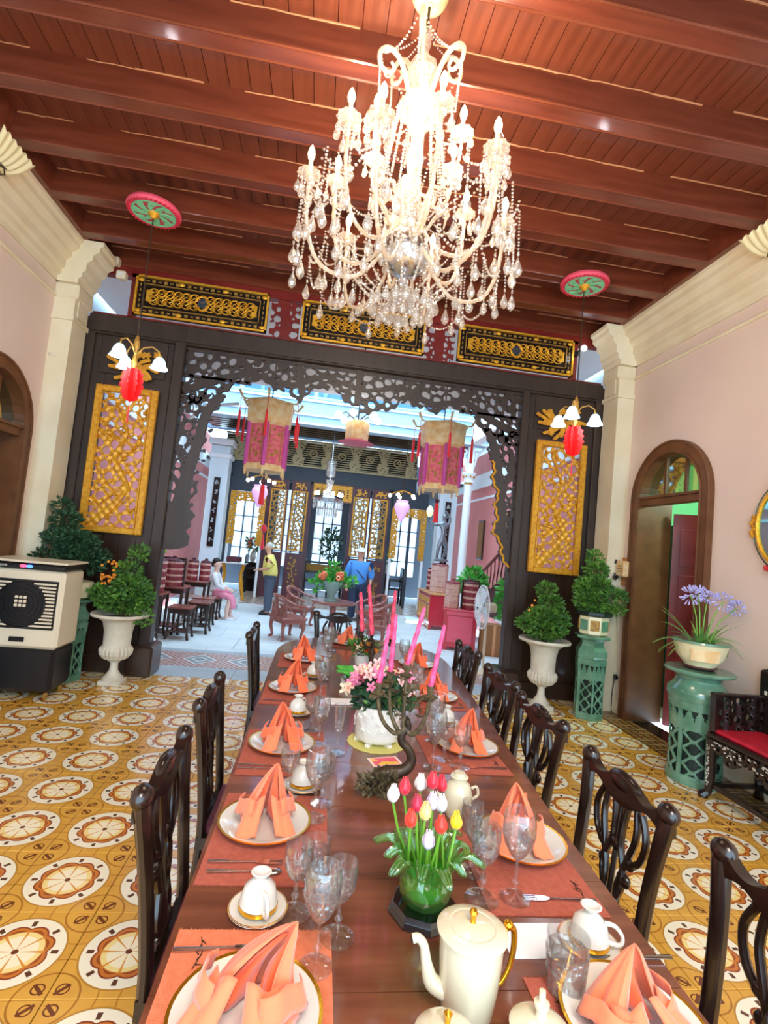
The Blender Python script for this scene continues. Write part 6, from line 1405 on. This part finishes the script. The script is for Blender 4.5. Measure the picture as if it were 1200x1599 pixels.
# ---------------------------------------------------------------- teapot, sugar bowls, cream jar
tp = thing('teapot', 'tall cream porcelain teapot with gilt handle and knob at the table edge', 'teapot', (.365, .972, T), 0); tp.scale = (.95, .95, .93)
M().lathe([(0, 0), (.050, 0), (.052, .004), (.058, .05), (.062, .10), (.064, .140), (.064, .143), (0, .143)], 48).build('body', 'ceramic', tp, smooth=True)
M().lathe([(.066, .143), (.070, .145), (.0705, .149), (.067, .152), (.048, .157), (.046, .1575), (.044, .1565), (.03, .161), (.0, .163)], 48).build('lid', 'ceramic', tp, smooth=True)
M().lathe([(.006, .162), (.0045, .168), (.006, .176), (.0085, .181), (.0065, .187), (0, .189)], 16).build('knob', 'gilt', tp, smooth=True)
M().tube([(-.05, 0, .035), (-.075, 0, .05), (-.088, 0, .085), (-.096, 0, .118), (-.108, 0, .132), (-.120, 0, .131)], [.019, .016, .011, .009, .0085, .009], 14, cr=4).build('spout', 'ceramic', tp, smooth=True)
M().tube([(-.1195, 0, .131), (-.1225, 0, .131)], .006, 10).build('spout_opening', 'bronze', tp)
M().tube([(.060, .01, .125), (.078, .014, .142), (.094, .018, .135), (.098, .02, .10), (.090, .018, .06), (.072, .012, .035), (.056, .01, .03)], [.006, .0065, .0065, .006, .0055, .005, .005], 10, cr=4).build('handle', 'gilt', tp, smooth=True)
M().sph((.080, .014, .148), (.011, .011, .009), 10, 8).build('thumb_rest', 'gilt', tp, smooth=True)
def bowl(label, x, y, knob, r=.05):
    t = thing('sugar_bowl', label, 'bowl', (x, y, T), 0, 'cream lidded sugar bowls'); M().lathe([(0, 0), (.03, 0), (.045, .02), (r, .05), (r, .062), (0, .062)], 36).build('body', 'ceramic', t, smooth=True)
    M().lathe([(r*1.03, .062), (r*1.06, .065), (r*.95, .070), (r*.6, .080), (r*.3, .084), (0, .085)], 36).build('lid', 'ceramic', t, smooth=True)
    if knob == 'gilt': M().lathe([(.005, .084), (.004, .090), (.006, .096), (.0075, .101), (0, .107)], 14).build('knob', 'gilt', t, smooth=True)
    else: M().lathe([(.010, .083), (.009, .095), (.013, .100), (.013, .106), (.006, .108), (.0055, .125), (0, .126)], 14).build('knob', 'ceramic', t, smooth=True)
bowl('cream sugar bowl with a gilt knob at the bottom edge below the teapot', .288, .845, 'gilt'); bowl('cream lidded bowl with a plain stalk knob right of the teapot', .452, .855, 'plain', .048)
cj = thing('cream_jar', 'cream lidded jar with two ear handles behind the red and yellow tulips', 'jar', (.535, 1.65, T)); M().lathe([(0, 0), (.035, 0), (.044, .02), (.046, .07), (.036, .10), (.026, .108), (.026, .118), (.030, .122), (.026, .126), (0, .126)], 36).build('body', 'ceramic', cj, smooth=True)
M().lathe([(.02, .125), (.018, .135), (.0, .137)], 20).build('lid', 'ceramic', cj, smooth=True)
for s in (-1, 1): M().tube([(s*.043, 0, .085), (s*.06, 0, .09), (s*.066, 0, .065), (s*.045, 0, .05)], .0045, 8, cr=4).build('handle', 'ceramic', cj, smooth=True)
wm_ = thing('white_cloth', 'white paper cloth lying right of the teapot below the upturned cup', 'cloth', (.592, 1.13, T)); M().box(0, 0, .001, .19, .10, .002).build('sheet', 'cloth_white', wm_)
pp = thing('paper_napkin', 'folded white paper left of the flower pot', 'paper', (.205, 2.74, T)); M().box(0, 0, .004, .15, .09, .008, rz=.1, bev=.002).build('folded_paper', 'cloth_white', pp)
cd_ = thing('greeting_card', 'small red and yellow printed card in front of the white flower pot', 'card', (.352, 2.03, T)); 
def card_pat(x, y, z, n): c = mix((n > .5), '#F04A6A', '#F9C22E'); c = mix((y.abs() > .028), c, '#F7A8A0'); return mix((x.abs() > .052), c, '#F4D8D0')
pattern('card_print', .4, card_pat); M().box(0, 0, .001, .125, .08, .002).build('card', 'card_print', cd_, rz=.25)
# ---------------------------------------------------------------- tulips in green glass
tv = thing('tulip_vase', 'green glass bowl vase with curling petal lobes on a black base', 'vase', (.333, 1.215, T))
M().lathe([(0, 0), (.080, 0), (.084, .006), (.076, .013), (.080, .018), (.073, .026), (0, .026)], 8).build('black_base', mat('gloss_black', '#0A0A0C', .08, coat=1), tv)
M().lathe([(0, .027), (.045, .027), (.058, .045), (.062, .075), (.055, .098), (.052, .098), (.056, .075), (.052, .048), (.04, .034), (0, .033)], 40, fl=20, amp=.02).build('bowl', 'green_glass', tv, smooth=True)
M().lathe([(0, .033), (.05, .05), (.053, .072), (0, .073)], 24).build('green_water', mat('emerald', '#22B84A', .1, coat=.5, emit=.08), tv)
for k in range(12):
    a = k*TAU/12+.15; L = .07 if k % 2 else .045
    def lobe(u, v, a=a, L=L):
        w = (.017+.008*math.sin(v*pi))*(1-.45*v); r = .052+L*v**1.8+.012*v; z = .085+.10*v-.10*max(0, v-.65)**1.3*2.0; s_ = (u-.5)*2*w; r -= .012*(abs(u-.5)*2)**2
        return (r*cos(a)-s_*sin(a), r*sin(a)+s_*cos(a), z+.003*cos(u*22))
    M().sheet(lobe, 10, 12).build('glass_lobe', 'green_glass', tv, smooth=True, solid=.004)
tc_ = {'w': ('white', '#F4E8E6'), 'r': ('red', '#D81830'), 'c': ('crimson', '#B8103A'), 'o': ('orange-red', '#F03018'), 'y': ('pale yellow', '#F2D87A'), 'v': ('pale lilac', '#D8C4DC'), 'Y': ('bright yellow', '#F2C818')}
for k_, (nn, hx) in tc_.items(): mat('tulip_'+k_, hx, .4, sheen=.2)
pos = ['far left', 'left of centre, upper', 'left of centre', 'front left', 'centre', 'back centre', 'back right of centre', 'middle', 'rear right', 'right of centre', 'front right', 'far right', 'lowest, front']
for i, (c, x, z) in enumerate([('w', .241, 1.029), ('r', .268, 1.044), ('c', .294, 1.020), ('o', .278, .996), ('y', .313, 1.008), ('w', .312, 1.043), ('r', .335, 1.060), ('v', .334, 1.022), ('r', .366, 1.040), ('w', .360, 1.010), ('o', .350, .984), ('Y', .392, .984), ('v', .322, .952)]):
    y = 1.215+{'o': -.03, 'Y': -.01, 'r': .02, 'w': .015, 'c': -.01, 'y': -.02, 'v': .0}[c]-(.035 if i == 12 else 0)+(.03 if i in (5, 8) else 0)
    t = thing('tulip', '%s tulip in the green glass vase, %s' % (tc_[c][0], pos[i]), 'tulip', (x, y, z), random.uniform(0, 1), 'tulips in the green glass vase')
    for q in range(6):
        a = q*TAU/6; inn = .82 if q % 2 else 1
        def pet(u, v, a=a, inn=inn):
            r = .0155*inn*(math.sin(min(1, v*1.12+.08)*pi*.86)**.7)*(1-.25*v*v); b = a+(u-.5)*1.35*(1-.55*v*v); return (r*cos(b), r*sin(b), -.018+.040*v)
        M().sheet(pet, 5, 7).build('petal', 'tulip_'+c, t, smooth=True, solid=.0012)
    bx, by = (.333-x)*.75, (1.215-y)*.75; zb = T+.075-z
    M().tube([(0, 0, -.018), (bx*.3, by*.3, zb*.45), (bx, by, zb)], .0032, 6).build('stem', 'stem_green', t)
# ---------------------------------------------------------------- flower pot
fp = thing('flower_pot', 'white carved cylinder pot on a yellow fringed doily', 'pot', (.34, 2.235, T+.004))
mat('carved_white', '#F2EDE2', .35, bump=.9, bs=26)
M().lathe([(0, .012), (.086, .012), (.092, .016), (.096, .03), (.099, .15), (.102, .158), (.094, .158), (.088, .14), (0, .13)], 48).build('body', 'carved_white', fp, smooth=True)
for k in range(6): a = k*TAU/6; M().box(.082*cos(a), .082*sin(a), .006, .03, .02, .012, rz=a).build('foot', 'carved_white', fp)
m = M(); R = random.Random(9)
for k in range(30): a, z = R.uniform(0, TAU), R.uniform(.04, .14); m.tube([(.1*cos(a), .1*sin(a), z), (.102*cos(a+.12), .102*sin(a+.12), z+.02), (.1*cos(a+.3), .1*sin(a+.3), z+.008)], .0035, 5)
m.build('relief', 'carved_white', fp, kind='stuff')
dl = thing('doily', 'round yellow fringed doily under the white flower pot', 'doily', (.34, 2.225, T)); M().lathe([(0, 0), (.125, 0), (.125, .0025), (0, .003)], 40, fl=20, amp=.015).build('cloth', mat('doily_yellow', '#E2D67A', .9), dl)
bq = thing('bouquet', 'mixed bouquet of pink, peach and cream silk flowers in the white pot', 'bouquet', (.34, 2.235, T+.15)); R = random.Random(12)
leafage(M(), [(0, 0, .07, .12, .12, .05), (-.02, -.03, .04, .11, .09, .035), (.05, -.05, .05, .09, .08, .045)], 360, .045, 3).build('foliage', 'foliage_dark', bq, kind='stuff'); leafage(M(), [(0, -.08, .03, .09, .04, .025), (.03, 0, .08, .1, .1, .04)], 90, .04, 13).build('light_foliage', 'foliage', bq, kind='stuff')
for nm_, c in (('rose_pink', '#EE7FA0'), ('rose_peach', '#F4B896'), ('rose_cream', '#F2DCB8'), ('rose_maroon', '#98203C'), ('rose_blush', '#F2B8B0')): mat(nm_, c, .7, sheen=.3)
def rose_bloom(par, x, y, z, r, mt, tiltx=0):
    m = M()
    for ring, (n, rr, zz, op) in enumerate(((5, 1, 0, .9), (5, .72, .12, .6), (4, .42, .22, .3))):
        for q in range(n):
            a = q*TAU/n+ring*.5
            def pt(u, v, a=a, rr=rr, zz=zz, op=op):
                s_ = (u-.5)*1.5*rr*(1-.3*v); d = rr*(.25+op*.75*v); c_ = 1-.5*(abs(u-.5)*2)**2
                return (x+r*(d*cos(a+s_*.9)*c_), y-r*(zz+.1+.35*v*(1-op)+.1)*1.0, z+r*(d*sin(a+s_*.9)*c_))
            m.sheet(pt, 4, 3)
    return m.build('bloom', mt, par, smooth=True, solid=.0015)
for i in range(46):
    a, e = R.uniform(0, TAU), R.uniform(0, 1)**.6; x, y = .15*e*cos(a), .12*e*sin(a)
    rose_bloom(bq, x-.01, y-.03, .085+.095*(1-e*e)+R.uniform(-.025, .02), R.uniform(.022, .036), R.choice(['rose_pink', 'rose_peach', 'rose_cream', 'rose_maroon', 'rose_blush', 'rose_pink', 'rose_cream']))
# ---------------------------------------------------------------- candelabra
def candle(par_lab, base, tip, mt, r=.0095):
    b, t_ = Vector(base), Vector(tip); t = thing('taper_candle', par_lab, 'candle', base, 0, 'pink twisted taper candles'); d = t_-b; n = 60; m = M(); V = []; K = 12
    q = d.normalized().orthogonal().normalized(); w = d.normalized().cross(q)
    for i in range(n+1):
        u = i/n; rr = r*(1-.35*u)*(1 if u < .97 else (1-u)/.03*.8+.2)
        for k in range(K):
            a = TAU*k/K; g = rr*(1+.14*cos(3*(a+u*9))); p = d*u+q*(g*cos(a))+w*(g*sin(a)); V.append(tuple(p))
    F = [(i*K+k, i*K+(k+1) % K, (i+1)*K+(k+1) % K, (i+1)*K+k) for i in range(n) for k in range(K)]+[tuple(range(K-1, -1, -1)), tuple(n*K+k for k in range(K))]
    m.add(V, F).build('wax', mt, t, smooth=True); M().tube([tuple(d), tuple(d*1.02+Vector((0, 0, .004)))], .0012, 4).build('wick', 'plastic_black', t); return t
def candelabrum(label, x, y, cups, mt, foot='swan'):
    t = thing('candelabrum', label, 'candelabrum', (x, y, T), 0)
    if foot == 'swan':
        M().tube([(-.02, 0, .02), (-.055, .0, .045), (-.02, 0, .065), (.035, 0, .075), (.065, 0, .105), (.055, 0, .145), (.025, 0, .175), (.028, 0, .205), (.045, 0, .222), (.035, 0, .25)], [.018, .022, .026, .022, .017, .015, .014, .013, .012, .012], 12, cr=4).build('swan_neck', 'bronze', t, smooth=True)
        M().lathe([(0, 0), (.05, 0), (.052, .008), (.03, .02), (0, .024)], 20, (-.01, 0, 0)).build('foot', 'verdigris', t, smooth=True)
        leafage(M(), [(-.06, -.01, .034, .055, .04, .010), (-.02, -.02, .055, .045, .03, .015)], 200, .028, 3, .1).build('feather_leaves', 'verdigris', t, kind='stuff')
        zc = .25; xc = .035
    else:
        M().lathe([(0, 0), (.06, 0), (.055, .012), (.02, .03), (.012, .08), (.022, .12), (.012, .16), (.016, .2), (0, .205)], 20).build('stem', 'bronze', t, smooth=True); zc = .2; xc = 0
    for (cx, cy, cz) in cups:
        dx, dy, dz = cx-x, cy-y, cz-T
        M().tube([(xc, 0, zc-.03), (xc+(dx-xc)*.35, dy*.35, zc-.045), (xc+(dx-xc)*.8, dy*.8, zc+(dz-zc)*.2-.02), (dx, dy, dz-.045), (dx, dy, dz-.03)], [.009, .008, .007, .006, .006], 8, cr=4).build('arm', mt, t, smooth=True)
        M().lathe([(.006, -.045), (.018, -.038), (.022, -.03), (.008, -.026), (.011, -.012), (.015, .004), (.012, .004), (.0, -.01)], 14, (dx, dy, dz), fl=7, amp=.08).build('candle_cup', mt, t, smooth=True)
        m = M(); RR = random.Random(int(cx*1000))
        for q in range(5):
            a, L = RR.uniform(0, TAU), RR.uniform(.025, .04)
            def lf(u, v, a=a, L=L, dx=dx, dy=dy, dz=dz): s_ = (u-.5)*.022*math.sin(max(.05, v)*pi*.95); return (dx+(.008+L*v)*cos(a)-s_*sin(a), dy+(.008+L*v)*sin(a)+s_*cos(a), dz-.05+.015*math.sin(v*3))
            m.sheet(lf, 3, 5)
        m.build('vine_leaf', mt, t, smooth=True, solid=.0015)
    return t
nc = [(.258, 1.75, 1.145), (.307, 1.83, 1.165), (.356, 1.78, 1.205), (.434, 1.73, 1.149)]
cnd = candelabrum('bronze swan-necked candelabrum with vine arms behind the tulips', .335, 1.78, nc, 'verdigris')
leafage(M(), [(.03, 0, .33, .09, .05, .03), (.03, -.02, .28, .05, .04, .02)], 36, .03, 5, .2).build('vine_foliage', 'verdigris', cnd, kind='stuff')
nt_ = [(.276, 1.75, 1.348), (.309, 1.83, 1.372), (.400, 1.78, 1.412), (.464, 1.73, 1.362)]
for a, b, l in zip(nc, nt_, ('leftmost pink twisted candle of the nearer candelabrum', 'second pink twisted candle from the left of the nearer candelabrum', 'third pink twisted candle of the nearer candelabrum, leaning right', 'rightmost pink twisted candle of the nearer candelabrum')): candle(l, a, b, 'candle_pink')
fcps = [(.356, 3.4, 1.039), (.423, 3.4, 1.019), (.56, 3.45, .99)]
candelabrum('dark bronze candelabrum at the far end of the table', .44, 3.45, fcps, 'bronze', 'stem')
for a, b, l in zip(fcps, ((.322, 3.4, 1.294), (.373, 3.4, 1.349), (.563, 3.45, 1.32)), ('rose-pink candle at the left of the farther candelabrum', 'rose-pink middle candle of the farther candelabrum, the tallest', 'pink candle at the right of the farther candelabrum')): candle(l, a, b, 'candle_rose', .016)
gl = thing('green_leaf_plant', 'bright green leafy sprig on the table before the farther candelabrum', 'plant', (.27, 3.05, T)); gl.name = 'leafy_sprig'
M().lathe([(0, 0), (.045, 0), (.055, .05), (.05, .05), (0, .04)], 16).build('bowl', 'china', gl, smooth=True)
for i in range(16):
    a = i*2.4; L = random.uniform(.05, .11)
    def lf(u, v, a=a, L=L): s_ = (u-.5)*.06*math.sin(max(.06, v)*pi*.93); return ((.01+L*v)*cos(a)-s_*sin(a), (.01+L*v)*sin(a)+s_*cos(a), .05+.10*v*(1-.55*v)+.006*sin(u*14))
    M().sheet(lf, 5, 6).build('leaf', 'foliage_bright', gl, smooth=True, solid=.0012)
fb = thing('small_bouquet', 'small arrangement of orange and red flowers beside the farther candelabrum', 'flowers', (.40, 3.62, T)); M().lathe([(0, 0), (.05, 0), (.06, .07), (.05, .07), (0, .05)], 16).build('bowl', 'china', fb, smooth=True); leafage(M(), [(0, 0, .11, .1, .07, .05)], 160, .04, 4).build('foliage', 'foliage', fb, kind='stuff')
for i in range(12): rose_bloom(fb, random.uniform(-.09, .09), random.uniform(-.07, .0), random.uniform(.1, .17), .024, random.choice(['orange_glaze', 'blossom_orange', 'rose_cream', 'tulip_o']))
# ---------------------------------------------------------------- the big crystal chandelier
CX, CY = .31, 2.6
ch = thing('crystal_chandelier', 'large two-tier crystal chandelier with candle bulbs hanging over the dining table', 'chandelier', (CX, CY, 0))
M().lathe([(0, 4.60), (.05, 4.595), (.085, 4.615), (.10, 4.64), (.105, 4.654)], 28).lathe([(0, 4.585), (.02, 4.588), (.03, 4.6)], 16).build('canopy', 'pot_cream', ch, smooth=True)
M().tube([(0, 0, 4.60), (0, 0, 4.44)], .008, 8).build('rod', 'bronze', ch)
M().lathe([(0, 4.455), (.025, 4.45), (.032, 4.42), (.024, 4.39), (.03, 4.37), (.018, 4.33), (.03, 4.27), (.075, 4.24), (.085, 4.19), (.06, 4.15), (.05, 4.11), (.07, 4.06), (.04, 4.0), (.03, 3.8), (.045, 3.7), (.03, 3.6), (.05, 3.5), (.06, 3.42), (.035, 3.36), (.06, 3.3), (.1, 3.27), (.05, 3.2), (0, 3.18)], 24, fl=8, amp=.05).build('central_stem', 'crystal', ch, smooth=True)
def spiral(c, n, x0, z0, pts): return [((x0+a)*c, (x0+a)*n, z0+b) for a, b in pts]
for k in range(6):
    a = k*TAU/6+.25; c, n = cos(a), sin(a)
    pts = [(.05, 4.1), (.07, 4.2), (.12, 4.33), (.18, 4.37), (.225, 4.33), (.22, 4.26), (.175, 4.235), (.15, 4.27), (.165, 4.3)]
    if k % 2: pts = [(r*1.12, z-.12) for r, z in pts]
    M().tube([(r*c, r*n, z) for r, z in pts], [.014, .014, .013, .013, .012, .011, .010, .009, .008], 8, cr=4).build('crown_scroll', 'crystal_arm', ch, smooth=True)
M().lathe([(.03, 4.08), (.07, 4.06), (.105, 4.02), (.12, 3.975), (.105, 3.98), (.06, 4.03), (.03, 4.05)], 32, fl=8, amp=.07).build('upper_dome', 'crystal', ch, smooth=True)
def strand(m, p, q, n, r, sag=0):
    p, q = Vector(p), Vector(q)
    for i in range(n+1):
        u = i/n; c = p.lerp(q, u); c.z -= sag*4*u*(1-u); m.lathe([(0, -r), (r, 0), (0, r)], 5, tuple(c))
R = random.Random(2)
st = M()
for k in range(16):
    a = k*TAU/16; strand(st, (.115*cos(a), .115*sin(a), 3.97), (.18*cos(a), .18*sin(a), 3.52), 26, .0085, .0)
for k in range(6):
    a = k*TAU/6+.25; b = a+TAU/6; r0, z0 = (.225, 4.33) if k % 2 == 0 else (.25, 4.21); r1, z1 = (.225, 4.33) if k % 2 else (.25, 4.21)
    strand(st, (r0*cos(a), r0*sin(a), z0), (r1*cos(b), r1*sin(b), z1), 18, .008, .08); strand(st, (.02*cos(a), .02*sin(a), 4.43), (r0*.8*cos(a), r0*.8*sin(a), z0+.03), 12, .007, .03); strand(st, (r0*cos(a), r0*sin(a), z0), (r0*.95*cos(a), r0*.95*sin(a), z0-.26), 16, .008)
ARM_L, ARM_U = 12, 6
def arm(a, R_, zt, zb, r0, name, thick=.0125):
    c, n = cos(a), sin(a)
    pts = [(r0, 3.32 if R_ > .4 else 3.5), (r0+.05, (zb+3.34)/2 if R_ > .4 else 3.46), (R_*.45, zb+.02), (R_*.66, zb), (R_*.86, zb+.06), (R_*.98, (zb+zt)/2), (R_, zt)]
    P = crp([(r*c, r*n, z) for r, z in pts], 9)
    return M().tube(P, [thick*(.95 if i % 2 else .68) for i in range(len(P))], 8).build(name, 'crystal_arm', ch, smooth=True)
drop = None
def hang(x, y, z, s=1.0):
    """faceted pear drop hanging from (x,y,z)"""
    global drop
    if drop is None:
        drop = M().lathe([(0, 0), (.006, -.008), (.0, -.016)], 6).lathe([(0, -.016), (.005, -.028), (.016, -.058), (.0175, -.068), (.012, -.082), (0, -.092)], 8).build('crystal_drop', 'crystal', ch, loc=(x, y, z)); o = drop
    else: o = twin(drop, (x, y, z), R.uniform(0, 3))
    o.scale = (s, s, s); return o
pans = []
for k in range(ARM_L):
    a = k*TAU/ARM_L+.1; z = 3.46+(.16 if k % 2 else 0); rr = .545 if k % 2 == 0 else .45
    arm(a, rr, z, 2.98 if k % 2 == 0 else 3.14, .07, 'arm'); pans.append((rr*cos(a), rr*sin(a), z, a))
for k in range(ARM_U):
    a = k*TAU/ARM_U+.45; arm(a, .26, 3.76, 3.5, .05, 'upper_arm', .010); pans.append((.26*cos(a), .26*sin(a), 3.76, a))
pan = tube_ = bulb = None
for i, (x, y, z, a) in enumerate(pans):
    if pan is None:
        pan = M().lathe([(.012, -.02), (.02, -.012), (.05, 0), (.062, .014), (.058, .016), (.03, .006), (.012, .004)], 20, fl=10, amp=.06).build('drip_pan', 'crystal', ch, loc=(x, y, z), smooth=True)
        tube_ = M().lathe([(.014, 0), (.018, .012), (.012, .02), (.011, .085), (0, .085)], 12).build('candle_tube', 'pot_cream', ch, loc=(x, y, z), smooth=True)
        bulb = M().lathe([(.009, .085), (.0165, .105), (.019, .122), (.014, .145), (.006, .163), (0, .172)], 12).build('bulb', mat('bulb_warm', '#FFE0B0', .4, emit=24), ch, loc=(x, y, z), smooth=True)
    else:
        twin(pan, (x, y, z)); twin(tube_, (x, y, z)); b = twin(bulb, (x, y, z))
        if i == 11: b.data = b.data.copy(); b.data.materials[0] = MATS['glass']; b['label'] = 'unlit clear bulb'
    n = 7 if i < ARM_L else 5
    for q in range(n):
        g = q*TAU/n+a; hang(x+.055*cos(g), y+.055*sin(g), z-.005-.03*(q % 2), 1.0 if i < ARM_L else .85)
        if q % 2: strand(st, (x+.055*cos(g), y+.055*sin(g), z), (x+.055*cos(g), y+.055*sin(g), z-.035), 3, .006)
    st_z = z-.02
    j = (i+1) % ARM_L if i < ARM_L else ARM_L+(i-ARM_L+1) % ARM_U
    strand(st, (x, y, z-.02), (pans[j][0], pans[j][1], pans[j][2]-.02), 20, .008, .13 if i < ARM_L else .08)
    strand(st, (x*.95, y*.95, z-.03), (.07*cos(a), .07*sin(a), 3.42), 24, .0075, .10)
    hang(x*.93, y*.93, z-.17, 1.35)
# mirrored bowl, lower corona of drops
M().lathe([(.105, 3.25), (.125, 3.2), (.12, 3.13), (.085, 3.07), (.03, 3.045), (0, 3.04)], 32).build('silvered_bowl', 'silver', ch, smooth=True)
M().lathe([(.0, 3.04), (.03, 3.02), (.02, 3.0), (.06, 2.96), (.075, 2.92), (.05, 2.88), (.02, 2.86), (0, 2.85)], 20, fl=10, amp=.06).build('bottom_finial', 'crystal', ch, smooth=True)
for k in range(18):
    a = k*TAU/18; hang(.125*cos(a), .125*sin(a), 3.22-.04*(k % 2), 1.1); strand(st, (.30*cos(a), .30*sin(a), 3.08), (.16*cos(a), .16*sin(a), 2.94), 14, .0085, .02); strand(st, (.16*cos(a), .16*sin(a), 2.94), (.05*cos(a), .05*sin(a), 2.9), 6, .008, .02)
for k in range(20): a = k*TAU/20; hang(.165*cos(a), .165*sin(a), 2.94, 1.15)
for k in range(12): a = k*TAU/12; hang(.09*cos(a), .09*sin(a), 2.89, 1.0)
for k in range(30): a = k*TAU/30+.1; rr = .30+.06*(k % 3); z = 3.04+.03*(k % 2); hang(rr*cos(a), rr*sin(a), z, 1.3); strand(st, (rr*cos(a), rr*sin(a), z), (rr*cos(a), rr*sin(a), z+.14), 8, .0075)
for k in range(60):
    a = k*TAU/60; rr = .565+.02*(k % 2); z = 3.20-.07*(k % 3)-.03*(k % 2)
    if k % 5: hang(rr*cos(a), rr*sin(a), z, 1.25 if k % 3 else 1.5); strand(st, (rr*cos(a), rr*sin(a), z), (rr*.98*cos(a), rr*.98*sin(a), z+.22), 12, .0075)
for k in range(12):
    a = k*TAU/12+.1; b = a+TAU/12; strand(st, (.57*cos(a), .57*sin(a), 3.40), (.57*cos(b), .57*sin(b), 3.40), 18, .0085, .16); strand(st, (.5*cos(a), .5*sin(a), 3.04), (.5*cos(b), .5*sin(b), 3.04), 16, .0085, .08)
hang(0, 0, 2.86, 1.2)
for k in range(6):  # pineapple-shaped crystal leaves round the hub
    a = k*TAU/6; c, n = cos(a), sin(a)
    M().tube([(.08*c, .08*n, 3.28), (.13*c, .13*n, 3.38), (.17*c, .17*n, 3.44), (.2*c, .2*n, 3.40), (.19*c, .19*n, 3.34)], [.012, .02, .022, .016, .008], 8, flat=.5).build('crystal_leaf', 'crystal_arm', ch, smooth=True)
st.build('bead_strand', 'crystal', ch, kind='stuff')
